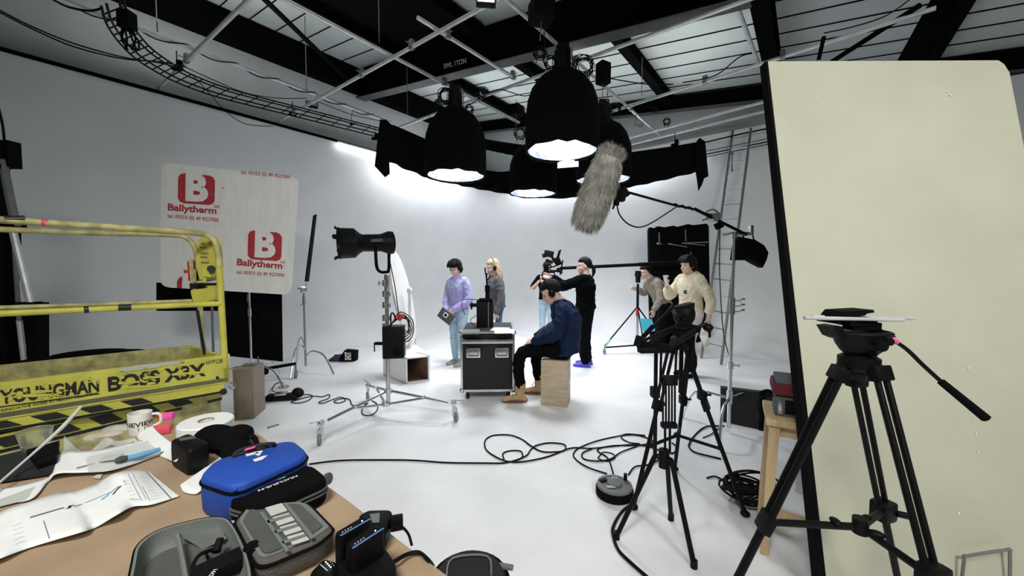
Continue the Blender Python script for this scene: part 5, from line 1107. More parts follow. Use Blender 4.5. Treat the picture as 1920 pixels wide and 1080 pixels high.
# ================================================================ TABLE
TZ = .86
def tp(x, y, h=0): return fl(x, y, TZ+h)
Pf, q1, q2 = tp(452, 788), tp(640, 930), tp(840, 1080)
ed = (q2-q1).normalized(); Pf = q1-ed*((q1-Pf).length); Pn = q2+ed*.14; bk = (tp(0, 866)-Pf).normalized()
corners = [Pf, Pf+bk*.95, Pn+bk*.95, Pn]
t = thing('work_table', 'table covered in brown paper in the lower left foreground', 'table', V((sum(c.x for c in corners)/4, sum(c.y for c in corners)/4, 0)))
cent = sum(corners, V())/4
mb = MB(); mb.quadbox([c.lerp(cent, .012)-Z*.004 for c in corners], (0, 0, -.03)); mb.build('table_top', 'ply', t, smooth=False)
# brown paper: gently wrinkled sheet
mb = MB(); n = 60; vs_ = []; random.seed(2)
for i in range(n+1):
    for j in range(n+1):
        p = corners[0].lerp(corners[3], i/n).lerp(corners[1].lerp(corners[2], i/n), j/n)
        vs_.append(p+Z*(-.0015+.0011*math.sin(i*.37+.8*math.sin(j*.2))+.0008*math.sin(j*.55+i*.21)))
mb._add(vs_, [(i*(n+1)+j, (i+1)*(n+1)+j, (i+1)*(n+1)+j+1, i*(n+1)+j+1) for i in range(n) for j in range(n)])
o = mb.build('paper_cover', 'kraft', t)
for c in corners:
    b_ = c.lerp(cent, .12); mb = MB(); mb.box(V((b_.x, b_.y, (TZ-.03)/2)), (.05, .05, TZ-.036), bev=.004); mb.build('leg', 'steelgrey', t)
# wavy paper strips
def sheet(name, near, far, hn, hf, label, m='paper', cat='paper', lift=.003, th=.0006, nj=8, per=8):
    N = smooth_pts([tp(x, y, h) for (x, y), h in zip(near, hn)], per); F = smooth_pts([tp(x, y, h) for (x, y), h in zip(far, hf)], per)
    mb = MB(); k = len(N); vs_ = [N[i].lerp(F[i], j/nj)+Z*lift for i in range(k) for j in range(nj+1)]; w_ = nj+1
    mb._add(vs_, [(i*w_+j, (i+1)*w_+j, (i+1)*w_+j+1, i*w_+j+1) for i in range(k-1) for j in range(nj)])
    o = mb.build(name, m); sd = o.modifiers.new('s', 'SOLIDIFY'); sd.thickness = th; sd.offset = 0
    tag(o, label, cat); S = lambda u, v: (N[min(int(u*(k-1)), k-1)].lerp(F[min(int(u*(k-1)), k-1)], v)+Z*(lift+.0012))
    return o, S
def sheetmarks(par, S, marks, m):
    for (u0, v0, u1, v1, wd) in marks:
        mb = MB(); n_ = 10; P_ = [S(u0+(u1-u0)*i/n_, v0+(v1-v0)*i/n_) for i in range(n_+1)]; 
        vs_ = []; 
        for i, p in enumerate(P_):
            d = (P_[min(i+1, n_)]-P_[max(i-1, 0)]); sd = V((-d.y, d.x, 0)).normalized() if d.length > 1e-5 else V((0, 1, 0)); vs_ += [p-sd*wd, p+sd*wd]
        mb._add(vs_, [(2*i, 2*i+1, 2*i+3, 2*i+2) for i in range(n_)]); mb.build('print', m, par)
near = [(-70, 1080), (0, 1050), (60, 1028), (150, 1001), (180, 991), (222, 966), (250, 952), (285, 948), (337, 932)]
far = [(-60, 985), (0, 962), (40, 948), (115, 925), (140, 924), (182, 908), (215, 890), (250, 884), (282, 886)]
o, S = sheet('floor_plan', near, far, [0, .010, .002, .014, .0, .022, .012, .006, 0], [0, .008, .026, .010, .010, .004, .042, .036, .0], 'long creased white plan lying nearest the front of the table')
o, S2 = o, S
sheetmarks(o, S, [(.28, .62, .36, .60, .004), (.38, .58, .40, .58, .009), (.42, .57, .50, .62, .0025), (.52, .62, .66, .58, .0015)], 'ink')
sheetmarks(o, S, [(.60, .50, .74, .62, .0035)], 'blueink'); sheetmarks(o, S, [(.68, .48, .75, .60, .003)], 'dullred')
sheetmarks(o, S, [(.84, .12, .84, .9, .0006), (.86, .15, .86, .92, .0005), (.76, .2, .82, .15, .0008), (.79, .6, .79, .75, .0006), (.88, .1, .88, .5, .0006), (.31, .05, .30, .45, .0008)], 'ink')
sheetmarks(o, S, [(.20+.0*i, .15+.1*i, .24, .16+.1*i, .0004) for i in range(5)]+[(.44, .12+.05*i, .50, .13+.05*i, .0004) for i in range(5)]+[(.62, .70+.04*i, .69, .71+.04*i, .0004) for i in range(6)]+[(.78, .3+.1*i, .82, .31+.1*i, .0004) for i in range(5)]+[(.90, .1+.08*i, .93, .11+.08*i, .0004) for i in range(9)]+[(.965, .0, .965, 1, .0015), (.955, .1, .955, .9, .0004)], 'ink')
near = [(-60, 945), (0, 945), (58, 938), (90, 905), (108, 890), (150, 888), (200, 885), (250, 872), (305, 852)]
far = [(-60, 905), (0, 918), (84, 900), (96, 888), (112, 850), (150, 848), (200, 842), (250, 830), (300, 818)]
o, S = sheet('floor_plan', near, far, [.0, .0, .004, .0, .018, .012, .010, .004, .0], [0, 0, .004, .0, .012, .02, .012, .006, .003], 'second white plan running under the clear sleeve behind the first plan', m='paper')
sheetmarks(o, S, [(.62, .2, .70, .35, .006), (.75, .6, .80, .5, .004)], 'ink')
o, S = sheet('folded_sheet', [(118, 868), (165, 862), (205, 838), (225, 845), (262, 832)], [(120, 818), (160, 850), (198, 822), (220, 828), (252, 822)], [.01, .0, .0, 0, 0], [.03, .006, .025, .008, .02], 'bluish folded sheet standing up in waves behind the second plan', m='film')
sheetmarks(o, S, [(.55, .1, .70, .2, .006), (.80, .3, .95, .4, .004)], 'ink')
sheet('plastic_sleeve', [(165, 888), (215, 880), (262, 866), (310, 848)], [(160, 860), (210, 846), (262, 832), (308, 818)], [.014, .012, .008, .006], [.024, .018, .012, .008], 'clear plastic sleeve lying on the second plan', m='film', cat='plastic sleeve')
t = thing('toothbrush_shape', 'x', 'x') if False else None
t = thing('blue_marker', 'blue and grey brush shaped tool inside the clear sleeve', 'tool', tp(255, 858, .03)); mb = MB(); mb.tube([tp(240, 858, .026), tp(262, 854, .026), tp(300, 842, .026)], [.008, .011, .007], 8, 4); mb.build('handle', 'blueink', t)
mb = MB(); mb.tube([tp(216, 864, .026), tp(226, 862, .026), tp(240, 858, .026)], [.007, .013, .008], 8, 3); mb.build('head', 'greyfab2', t)
mb = MB(); mb.box(tp(208, 858, .026), (.05, .04, .004), rotz(.4), bev=.001); tag(mb.build('label_card', 'card'), 'small pale label card under the clear sleeve', 'card')
# cream ruler pad at left edge and black case
mb = MB(); mb.quadbox([tp(-60, 960, .0), tp(0, 955, .0), tp(58, 942, .0), tp(80, 905, .0)], (0, 0, .004)) if False else None
q = [tp(-80, 915, .004), tp(0, 905, .004), tp(98, 890, .004), tp(112, 850, .004), tp(108, 835, .004), tp(0, 862, .004), tp(-80, 880, .004)]
t = thing('tablet_case', 'black flat case at the left edge of the table', 'case', q[1]); mb = MB(); mb.prism(q, Z*.014); mb.build('body', 'darkcloth', t, smooth=False)
mb = MB(); mb.prism([tp(50, 852, .02), tp(112, 834, .02), tp(106, 868, .02), tp(70, 880, .02)], Z*.016); mb.build('flap', 'matblack', t, smooth=False)
mb = MB(); mb.quadbox([tp(-60, 958, .006), tp(0, 950, .006), tp(60, 935, .006), tp(84, 906, .006)], Z*.001) ; tag(mb.build('ruler_sheet', 'card'), 'cream scalloped card on the plan below the black case', 'card')
mb = MB(); mb.tube([at(-20, 922, 1.05), at(0, 904, 1.1), at(60, 852, 1.2), at(118, 800, 1.28), at(152, 762, 1.34)], [.0034, .0034, .0036, .0062, .0045], 8, 2); tag(mb.build('grey_stick', 'card'), 'thin grey stick pointing up over the black case towards the lift', 'stick')
# clear cup, clear pack
t = thing('plastic_cup', 'crumpled clear plastic cup at the back left of the table', 'cup', tp(68, 852)); mb = MB(); mb.lathe([(.030, 0), (.034, .03), (.042, .07), (.044, .085), (.041, .084), (.031, .004)], tp(68, 850), (0, 0, 1), n=16, cap=False); mb.build('cup', 'clear', t)
mb = MB(); mb.torus(tp(68, 850)+Z*.085, .043, .002, n=20, m=5); mb.build('rim', 'clear', t)
t = thing('clear_pack', 'crinkled clear packaging with brown contents in front of the mug', 'packaging', tp(200, 828)); mb = MB(); mb.ell(tp(195, 826)+Z*.02, (.06, .03, .018), rotz(.5)); mb.ell(tp(218, 815)+Z*.02, (.05, .03, .02), rotz(.2)); mb.build('wrap', 'film', t, rem=.006, sm=2)
mb = MB(); mb.ell(tp(205, 822)+Z*.015, (.05, .022, .01), rotz(.4)); mb.build('contents', 'pine', t)
mb = MB(); mb.prism([tp(172, 896, .001), tp(182, 890, .001), tp(192, 890, .001), tp(188, 898, .001)], Z*.001); tag(mb.build('paper_scrap', 'card'), 'tiny cream scrap between the two plans', 'scrap')
# mug
mc = tp(264, 813); t = thing('mug', 'white mug with black lettering at the back of the table', 'mug', mc); mr = .037; mh = .086
mb = MB(); mb.lathe([(mr*.9, 0), (mr, .006), (mr, mh), (mr*.93, mh), (mr*.92, .01), (.002, .008)], mc+Z*.001, n=32, cap=True); mb.build('body', 'ceramic', t)
mb = MB(); e = V((.85, .5, 0)).normalized(); mb.tube([mc+e*mr*.95+Z*.074, mc+e*(mr+.022)+Z*.068, mc+e*(mr+.024)+Z*.036, mc+e*mr*.95+Z*.022], .0055, 8, 5); mb.build('handle', 'ceramic', t)
cdir = V((-mc.x, -mc.y, 0)).normalized(); ang0 = math.atan2(cdir.y, cdir.x)
lt = text_mb('NEVIEW', .024, V((0, 0, 0)), (1, 0, 0), (0, 0, 1), 0, .02, width=.104)
for v in lt.bm.verts:
    a = ang0+(v.co.x-.052)/mr+.05; z_ = v.co.z; v.co = mc+V((math.cos(a)*(mr+.0008), math.sin(a)*(mr+.0008), .040+z_))
lt.build('lettering', 'stripe', t, smooth=False)
mb = MB(); 
for du in (-.006, .012): 
    a = ang0+du/mr; p = mc+V((math.cos(a), math.sin(a), 0))*(mr+.001)+Z*.030; mb.box(p, (.0012, .0012, .016), rotz(a))
mb.build('drip', 'stripe', t)
# tapes
t = thing('paper_roll', 'large white roll of paper tape at the back corner of the table', 'roll', tp(385, 832)); c = tp(388, 830); mb = MB(); mb.lathe([(.026, .0), (.083, .0), (.087, .004), (.087, .082), (.083, .086), (.026, .086), (.025, .04)], c+Z*.001, n=40, cap=False); mb.build('roll', 'white', t)
mb = MB(); mb.lathe([(.0245, .002), (.026, .002), (.026, .088), (.0245, .088)], c, n=24, cap=False); mb.build('core', 'kraft', t)
for (x, y, s_, m_, l_, h_) in ((304, 812, (.065, .045, .03), 'pinkred', 'coral pink box beside the mug', .0), (316, 802, (.042, .04, .028), 'pink', 'bright pink tape roll beside the large paper roll', .034), (303, 802, (.024, .036, .028), 'orange', 'orange tape roll on the coral box', .034)):
    mb = MB(); c = tp(x, y); mb.box(c+Z*(h_+s_[2]/2+.001), s_, rotz(.4), bev=.008); tag(mb.build('tape_roll', m_), l_, 'tape')
t_, S = sheet('curled_sheet', [(253, 812), (270, 840), (312, 862), (330, 868)], [(285, 800), (300, 815), (330, 838), (345, 848)], [.0, .0, .0, .03], [.035, .03, .03, .055], 'white sheet curling up in front of the mug', nj=10)
sheet('white_sleeve', [(338, 912), (345, 924), (366, 928), (378, 920)], [(415, 858), (425, 852), (438, 850), (446, 856)], [.004, .002, .002, .006], [.004, .004, .006, .008], 'long white sleeve between the black box and the blue case', th=.004)
# black box
def topslab(name, label, cat, q, h, m, inset=.012, part='body', z0=0, zips=()):
    Q = [tp(x, y, h) for x, y in q]; c = sum(Q, V())/len(Q); t = thing(name, label, cat, V((c.x, c.y, TZ+z0)))
    # rounded corners
    O = []
    for i in range(len(Q)):
        a_, b_, c_ = Q[i-1], Q[i], Q[(i+1) % len(Q)]; k = min((a_-b_).length, (c_-b_).length)*.28
        pa, pb = b_+(a_-b_).normalized()*k, b_+(c_-b_).normalized()*k
        for s_ in range(5): u = s_/4; O.append(pa.lerp(b_, u).lerp(b_.lerp(pb, u), u))
    rows = []
    for s_, d in ((.94, h-z0-.002), (.99, h-z0-.008), (1.0, (h-z0)*.6), (.99, .012), (.95, .0)):
        pass
    for zz, s_ in ((z0+.001, .95), (z0+.010, 1.0), (h*.55, 1.015), (h-.010, 1.0), (h-.003, .975), (h, .93)):
        rows.append([V((c.x+(p.x-c.x)*s_, c.y+(p.y-c.y)*s_, TZ+zz)) for p in O])
    mb = MB(); mb.rings(rows); mb.build(part, m, t, ang=70)
    for zh, zm in zips: mb = MB(); mb.tube([V((c.x+(p.x-c.x)*1.016, c.y+(p.y-c.y)*1.016, TZ+zh)) for p in O], .0038, 6, closed=True); mb.build('zip', zm, t)
    return t, c, Q
t, c, Q = topslab('camera_battery', 'upright black box battery on the table behind the blue case', 'battery', [(318, 826), (352, 812), (394, 830), (352, 846)], .085, 'black')
mb = MB(); mb.prism([tp(335, 822, .0855), tp(365, 818, .0855), tp(368, 822, .0855), tp(338, 827, .0855)], Z*.001); mb.build('print', 'greyfab3', t)
# black pouch
t = thing('black_pouch', 'crumpled black pouch with straps in front of the paper roll', 'pouch', tp(400, 850)); mb = MB(); c = tp(405, 845)
for dx, dy, dz, a_, b_, c_ in ((0, 0, .05, .075, .05, .045), (.07, -.02, .045, .06, .05, .04), (-.06, .03, .05, .045, .035, .025), (.12, -.06, .03, .05, .035, .03), (.15, -.11, .018, .045, .03, .018), (.05, .05, .04, .05, .04, .035)): mb.ell(c+V((dx, dy, dz)), (a_, b_, c_), rotz(dx*6))
mb.build('body', 'cloth', t, rem=.007, sm=4)
mb = MB(); mb.tube([tp(350, 822, .05), tp(352, 812, .07), tp(362, 806, .075), tp(380, 806, .07)], .007, 6, 4); mb.tube([tp(455, 830, .03), tp(465, 815, .04), tp(478, 822, .03), tp(482, 835, .02)], .009, 6, 4); mb.build('strap', 'matblack', t)
mb = MB(); mb.box(tp(462, 820, .045), (.025, .006, .004), rotz(.5)); mb.build('buckle', 'steelgrey', t)
mb = MB(); mb.quadbox([tp(415, 808, .06), tp(436, 800, .06), tp(452, 806, .05), tp(428, 820, .05)], Z*.003); tag(mb.build('plastic_film', 'film'), 'clear plastic lid lying on the black pouch', 'lid')
# blue case
t, c, Q = topslab('blue_case', 'bright blue soft zip case on the table', 'case', [(372, 893), (402, 862), (548, 822), (582, 850), (440, 915)], .105, 'blue', zips=((.084, 'matblack'),))
mb = MB(); mb.tube([tp(437, 857, .105), tp(447, 846, .118), tp(480, 836, .12), (tp(510, 832, .118)), tp(515, 836, .105)], .006, 8, 5); mb.quadbox([tp(440, 857, .107), tp(505, 839, .107), tp(503, 834, .115), tp(446, 848, .115)], Z*.004); mb.build('handle', 'darkcloth', t)
mb = MB(); mb.quadbox([tp(458, 846, .121), tp(478, 840, .121), tp(480, 837, .121), tp(461, 842, .121)], Z*.002); mb.build('pink_tag', 'pink', t)
for k, (q) in enumerate([[(462, 856), (492, 848), (492, 845), (460, 851)], [(476, 852), (486, 855), (490, 850), (482, 848)]]): mb = MB(); mb.prism([tp(x, y, .1065) for x, y in q], Z*.0008); mb.build('print', 'white', t)
mb = MB(); mb.prism([tp(474, 862, .1065), tp(478, 866, .1065), tp(492, 862, .1065), tp(502, 854, .1065), tp(494, 855, .1065)], Z*.0008); mb.build('logo_print', 'white', t)
mb = MB(); mb.tube([tp(440, 916, .03), tp(440, 919, .06), tp(440, 918, .10)], .0035, 6, 3); mb.build('seam', 'blue', t)
# black case with lettering
t, c, Q = topslab('black_case', 'black soft case lettered in white lying in front of the blue case', 'case', [(428, 935), (450, 905), (582, 868), (618, 896), (488, 952)], .072, 'cloth', zips=((.045, 'greyfab2'), (.034, 'greyfab2')))
p, q = tp(556, 891, .0735), tp(483, 919, .0735); d = q-p; upv = -Z.cross(d).normalized(); upv = Z.cross(d).normalized(); text_mb('NUCLEUS-N', .014, p, d, upv, 0, .02, width=d.length).build('lettering', 'white', t, smooth=False)
mb = MB(); a_, b_ = tp(535, 894, .0735), tp(498, 907, .0735); mb.quadbox([a_, b_, b_+upv*.002, a_+upv*.002], Z*.0006); mb.build('print', 'white', t)
t = thing('lens_cap', 'round greenish lens cap standing behind the black case at the table edge', 'lens cap', tp(612, 905)); mb = MB(); c = tp(615, 908)+Z*.018; mb.lathe([(.0, -.005), (.016, -.005), (.017, .004), (.014, .005), (.0, .004)], c, (.8, -.2, .2), n=20); mb.build('cap', 'greyfab3', t)
# ---- open grey case: lid side with cards
hl_ = .055
t, c, Q = topslab('open_case', 'open grey fabric case with memory cards in its lid at the front of the table', 'case', [(440, 975), (462, 950), (575, 937), (626, 990), (596, 1015), (485, 1062)], hl_, 'greyfab3', part='lid_shell', zips=((.047, 'matblack'),))
def g(x, y, h=hl_+.001): return tp(x, y, h)
def plate(q, h, th, nm, m, par=t, rnd=True):
    Q_ = [tp(x, y, h) for x, y in q]; O = []
    for i in range(len(Q_)):
        a_, b_, c_ = Q_[i-1], Q_[i], Q_[(i+1) % len(Q_)]; k = min((a_-b_).length, (c_-b_).length)*(.22 if rnd else .04); pa, pb = b_+(a_-b_).normalized()*k, b_+(c_-b_).normalized()*k
        for s_ in range(4): u = s_/3; O.append(pa.lerp(b_, u).lerp(b_.lerp(pb, u), u))
    mb = MB(); mb.prism(O, Z*th); return mb.build(nm, m, par)
plate([(448, 978), (464, 953), (570, 941), (618, 990), (592, 1008), (490, 1052)], hl_+.0005, .003, 'lid_lining', 'greyfab')
plate([(455, 978), (468, 958), (560, 945), (606, 988), (585, 1003), (497, 1044)], hl_+.003, .004, 'pocket_panel', 'greyfab2')
for k in range(4):
    x, y = 497+k*13.6, 953+k*18.2; plate([(x, y), (x+31, y-9), (x+42, y+5), (x+11, y+15)], hl_+.008, .0015, 'memory_card', 'card', rnd=False)
for q in ([(487, 962), (493, 960), (543, 1033), (536, 1036)], [(531, 944), (537, 943), (590, 1008), (583, 1012)], [(500, 977), (545, 964), (547, 968), (503, 982)], [(514, 996), (558, 983), (560, 987), (517, 1001)], [(528, 1016), (572, 1002), (574, 1006), (531, 1021)]): plate(q, hl_+.0095, .0015, 'elastic_strap', 'greyfab', rnd=False)
# base side: hollow shell
rim = [(250, 1050), (262, 1018), (300, 993), (370, 974), (415, 970), (436, 985), (462, 1040), (470, 1100), (440, 1180), (300, 1230), (240, 1150)]
Oo = smooth_pts([tp(x, y, hl_) for x, y in rim], 5, True); cc_ = sum(Oo, V())/len(Oo)
def shr(s_, z_): return [V((cc_.x+(p.x-cc_.x)*s_, cc_.y+(p.y-cc_.y)*s_, TZ+z_)) for p in Oo]
mb = MB(); mb.rings([shr(.93, .003), shr(1.0, .015), shr(1.01, hl_-.006), shr(1.0, hl_), shr(.95, hl_), shr(.93, .03), shr(.86, .010), shr(.3, .009)]); mb.build('base_shell', 'greyfab', t, ang=60)
mb = MB(); mb.tube(shr(1.012, hl_-.003), .0032, 6, closed=True); mb.build('zip', 'matblack', t)
mb = MB(); mb.tube([tp(333, 1003, .045), tp(340, 1035, .04), tp(350, 1090, .035)], .005, 6, 4); mb.build('divider', 'greyfab', t)
mb = MB(); mb.prism([tp(334, 1003, .04), tp(410, 990, .05), tp(425, 1010, .03), tp(380, 1030, .012)], Z*.002); mb.build('mesh_pocket', 'greyfab', t)
mb = MB(); mb.quadbox([tp(432, 985, .03), tp(442, 985, .03), tp(480, 1060, .03), tp(468, 1060, .03)], Z*.012); mb.build('hinge_panel', 'card', t)
mb = MB(); pts = shr(.88, .012); mb.prism(pts, Z*.001); mb.build('base_lining', 'greyfab2', t)
# charger with cable in the base
t = thing('battery_charger', 'black charger with looped cord lying inside the open grey case', 'charger', tp(410, 1060)); mb = MB()
mb.box(tp(425, 1058, .035), (.05, .115, .03), rotz(-.75), bev=.010); mb.build('body', 'black', t)
mb = MB(); mb.tube([tp(400, 1030, .04), tp(375, 1040, .05), tp(362, 1060, .04), tp(358, 1090, .03)], .004, 6, 5); mb.tube([tp(386, 1036, .03), tp(395, 1060, .03)], .003, 5); mb.cyl(tp(405, 1035, .035), tp(413, 1010, .05), .009, .007); mb.build('cord', 'rubber', t)
p, q = tp(399, 1080, .052), tp(413, 1060, .052); text_mb('D91', .012, p, q-p, Z.cross(q-p), 0, .01).build('print', 'white', t, smooth=False)
t = thing('black_strap_end', 'black fabric tab between the two halves of the open case', 'tab', tp(476, 1068)); mb = MB(); mb.ell(tp(476, 1070)+Z*.045, (.022, .022, .02)); mb.build('tab', 'cloth', t)
# power supply and batteries
t, c, Q = topslab('power_supply', 'flat black power supply with a plug and lead at the table edge', 'power supply', [(672, 966), (690, 956), (738, 955), (722, 1000), (690, 1010)], .045, 'black')
mb = MB(); mb.prism([tp(693, 964, .0455), tp(712, 962, .0455), tp(711, 980, .0455), tp(698, 980, .0455)], Z*.0006); mb.build('rating_label', 'steelgrey', t)
mb = MB(); mb.box(tp(744, 980, .035), (.03, .025, .03), rotz(.3), bev=.004); mb.tube([tp(750, 984, .035), tp(765, 1000, .03), tp(772, 1022, .0)], .0035, 6, 5); mb.build('plug_lead', 'black', t)
def battery(q, h, label, rn):
    t, c, Q = topslab('block_battery', label, 'battery', q, h, 'black'); a_, b_ = q[0], q[1]
    mb = MB(); p, r_ = tp(q[3][0]*.9+q[0][0]*.1, q[3][1]*.9+q[0][1]*.1, h+.0008), tp(q[2][0]*.9+q[1][0]*.1, q[2][1]*.9+q[1][1]*.1, h+.0008); d = (tp(*q[0], h)-tp(*q[3], h)).normalized()
    mb.quadbox([p, r_, r_+d*.004, p+d*.004], Z*.0006); mb.build('blue_strip', 'ledb', t)
    for k in (.15, .24, .33, .42, .8): 
        mb = MB(); c_ = p.lerp(r_, k)+d*.0095; mb.cyl(c_, c_+Z*.0008, .0016, n=8); mb.build('indicator', 'ledw' if k == .8 else 'card', t)
    return t
t, c, Q = topslab('charging_dock', 'black charging dock under the two block batteries at the table front', 'charger', [(628, 1035), (706, 1000), (748, 1062), (700, 1120), (640, 1110)], .045, 'black')
battery([(626, 1000), (684, 966), (697, 974), (641, 1006)], .10, 'rear of two black block batteries with blue strip at the table front', 0)
battery([(646, 1020), (706, 983), (722, 992), (664, 1030)], .10, 'front of two black block batteries with blue strip at the table front', 0)
mb = MB(); mb.tube([tp(712, 1062, .02), tp(735, 1055, .02), tp(762, 1040, .012), tp(785, 1036, .008), tp(803, 1050, .006), tp(812, 1062, -.05)], .0045, 6, 5); tag(mb.build('cable', 'rubber'), 'black lead curving over the front edge of the brown table', 'cable')
t, c, Q = topslab('indicator_battery', 'low black battery with a row of white dots, beside the open case', 'battery', [(578, 1075), (608, 1046), (650, 1060), (655, 1105), (600, 1110)], .04, 'black')
for i in range(4):
    for j in range(2):
        mb = MB(); c_ = tp(611+i*3+j*6, 1054+i*3.2-j*3, .0408); mb.cyl(c_, c_+Z*.0006, .0016 if j == 0 else .001, n=8); mb.build('indicator', 'ledw' if j == 0 else 'card', t)
mb = MB(); mb.prism([tp(600, 1059, .0408), tp(602, 1058, .0408), tp(615, 1070, .0408), tp(613, 1071, .0408)], Z*.0006); mb.build('print', 'card', t)
mb = MB(); mb.ell(tp(505, 1083)+Z*.02, (.03, .02, .02)); tag(mb.build('black_connector', 'black'), 'black rounded connector at the front edge between case and batteries', 'connector')
mb = MB(); mb.cyl(tp(288, 1000), tp(289, 1000)+Z*.001, .0022, n=8); tag(mb.build('crumb', 'stripe'), 'tiny dark crumb on the brown paper', 'crumb')
# round black bag on the floor by the table
p = fl(880, 1075, .42); t = thing('round_bag', 'round black bag on the floor at the bottom edge beside the table', 'bag', V((p.x, p.y, 0)))
pb = V((p.x, p.y, .005)); mb = MB(); mb.lathe([(.12, 0), (.14, .03), (.145, .2), (.14, .38), (.12, .41), (.0, .415)], pb, n=32); mb.build('body', 'darkcloth', t)
mb = MB(); mb.torus(pb+Z*.385, .142, .006, n=32, m=6); mb.build('zip', 'matblack', t)
mb = MB(); mb.tube([pb+V((-.08, -.02, .415)), pb+V((-.07, .06, .425)), pb+V((.06, .07, .425)), pb+V((.08, -.01, .415))], .004, 6, 4); mb.build('piping', 'steelgrey', t)
mb = MB(); mb.box(pb+V((.13, .05, .40)), (.06, .02, .012), rotz(-.2), bev=.003); mb.build('strap', 'steelgrey', t)
# ================================================================ PEOPLE
def person(label, base, yaw, J, top=None, sleeve=1.0, bottom='blackt', shoe='matblack', hair='hairb', hairstyle='short', head=(0, 0), hpos=None, size=1.0, broad=1.0, phones=False, hands=None, sitting=False, neckr=.052, topcut=None, turtle=False, hood=False, boots=False, legr=1.0, baggy=1.0, shoe_dirs=None, extra=None, glasses=False, name='person'):
    F = V((math.cos(yaw), math.sin(yaw), 0)); S = Z.cross(F)   # forward, to the person's left
    base = V(base)
    def L(p): return base+(F*p[0]+S*p[1]+Z*p[2])*size
    t = thing(name, label, 'person', base)
    g = {k: L(v) for k, v in J.items()}
    hy, hp_ = head   # head yaw relative to the body, pitch (down +)
    hf = (F*math.cos(hy)+S*math.sin(hy)); hf = (hf*math.cos(hp_)-Z*math.sin(hp_)).normalized(); hs = Z.cross(hf).normalized(); hu = hf.cross(hs).normalized(); HR = Matrix((hf, hs, hu)).transposed()
    hc = g['head']; k = size*1.0
    def H(f, s, u): return hc+HR@V((f*k, s*k, u*k))
    # ---- body: one continuous surface
    mb = MB()
    mb.ell(H(-.008, 0, .035), (.098*k, .077*k, .100*k), HR, n=20, m=14)
    mb.loft([(H(.018, 0, -.005), hs*.070*k, hf*.078*k), (H(.026, 0, -.045), hs*.062*k, hf*.070*k), (H(.038, 0, -.085), hs*.046*k, hf*.055*k), (H(.050, 0, -.112), hs*.026*k, hf*.032*k)], 16)
    mb.tube([H(.085, 0, .025), H(.100, 0, -.012), H(.112, 0, -.030)], [.010*k, .013*k, .015*k], 8); mb.ell(H(.108, 0, -.034), (.016*k, .018*k, .011*k), HR, 8, 6)
    for s_ in (-1, 1):
        mb.ell(H(-.010, s_*.078, -.005), (.018*k, .010*k, .032*k), HR, 8, 6)          # ear
        mb.tube([H(.082, s_*.012, .030), H(.085, s_*.035, .036), H(.070, s_*.055, .030)], .008*k, 6)   # brow
        mb.ell(H(.066, s_*.040, -.028), (.02*k, .022*k, .018*k), HR, 8, 6)            # cheek
    mb.ell(H(.090, 0, -.062), (.011*k, .024*k, .008*k), HR, 8, 6); mb.ell(H(.088, 0, -.073), (.011*k, .020*k, .008*k), HR, 8, 6); mb.ell(H(.080, 0, -.105), (.018*k, .020*k, .014*k), HR, 8, 6)
    mb.limb([g['neck'], H(-.020, 0, -.03)], [neckr*1.12*k, neckr*k], 12, 0)
    br = broad*k
    sh = (g['lsh']-g['rsh']); shd = sh.normalized(); hipd = (g['lhip']-g['rhip']).normalized()
    up = (g['neck']-g['pelvis']).normalized(); fr = shd.cross(up).normalized()
    if fr.dot(F) < 0: fr = -fr
    def spine(u):
        a, b_, c_ = g['pelvis'], g['chest'], g['neck']; return a.lerp(b_, u*2) if u < .5 else b_.lerp(c_, (u-.5)*2)
    def torso(m_, gr, bot=0.0):
        secs = []
        for u, wd, dp in ((bot, .168, .118), (.18, .155, .110), (.34, .150, .108), (.5, .172, .122), (.70, .186, .118), (.86, .165, .092), (.96, .09, .065)):
            sd = hipd.lerp(shd, min(1, u*1.3)).normalized(); secs.append((spine(u), sd*(wd*br+gr), fr*(dp*k+gr)))
        m_.loft(secs, 20)
    torso(mb, -.006)
    arms = {}
    for s_ in 'lr':
        A_ = [g[s_+'sh'], g[s_+'el'], g[s_+'wr']]; arms[s_] = A_
        mb.limb(A_, [.047*k, .037*k, .026*k], 10, 4)
        Lg = [g[s_+'hip'], g[s_+'kn'], g[s_+'an']]; mb.limb(Lg, [.080*k*legr, .052*k*legr, .036*k], 10, 4)
    # hands
    for s_ in 'lr':
        w_ = g[s_+'wr']; el = g[s_+'el']; hd = (hands or {}).get(s_, {}); d = hd.get('dir'); d = (L(d)-base).normalized() if d else (w_-el).normalized()
        pn = hd.get('palm'); pn = (L(pn)-base).normalized() if pn else (fr.cross(d) if abs(fr.dot(d)) < .9 else Z.cross(d)); pn = (pn-d*pn.dot(d)).normalized(); sd = d.cross(pn).normalized(); curl = hd.get('curl', .5)
        pc = w_+d*.045*k; mb.ell(pc, (.048*k, .040*k, .016*k), Matrix((d, sd, pn)).transposed(), 12, 8)
        for i, (off, ln) in enumerate(((-.030, .070), (-.011, .080), (.010, .076), (.029, .060))):
            r0 = w_+d*.085*k+sd*off*k; pts = [w_+d*.05*k+sd*off*.9*k, r0]; a = 0; p = r0
            for j, fr_ in enumerate((.45, .32, .23)): a += curl*(.6+.3*j); p = p+(d*math.cos(a)+pn*math.sin(a))*ln*fr_*k; pts.append(p)
            mb.limb(pts, [.010*k, .0095*k, .009*k, .0085*k, .0075*k], 7, 2)
        sg = -1 if hd.get('flip') else 1
        b0 = w_+d*.02*k-sd*.028*sg*k; mb.limb([b0, b0+(d*.6-sd*sg*.7+pn*.4).normalized()*.035*k, b0+(d*.95-sd*sg*.5+pn*.6).normalized()*.066*k], [.013*k, .0105*k, .0085*k], 7, 2)
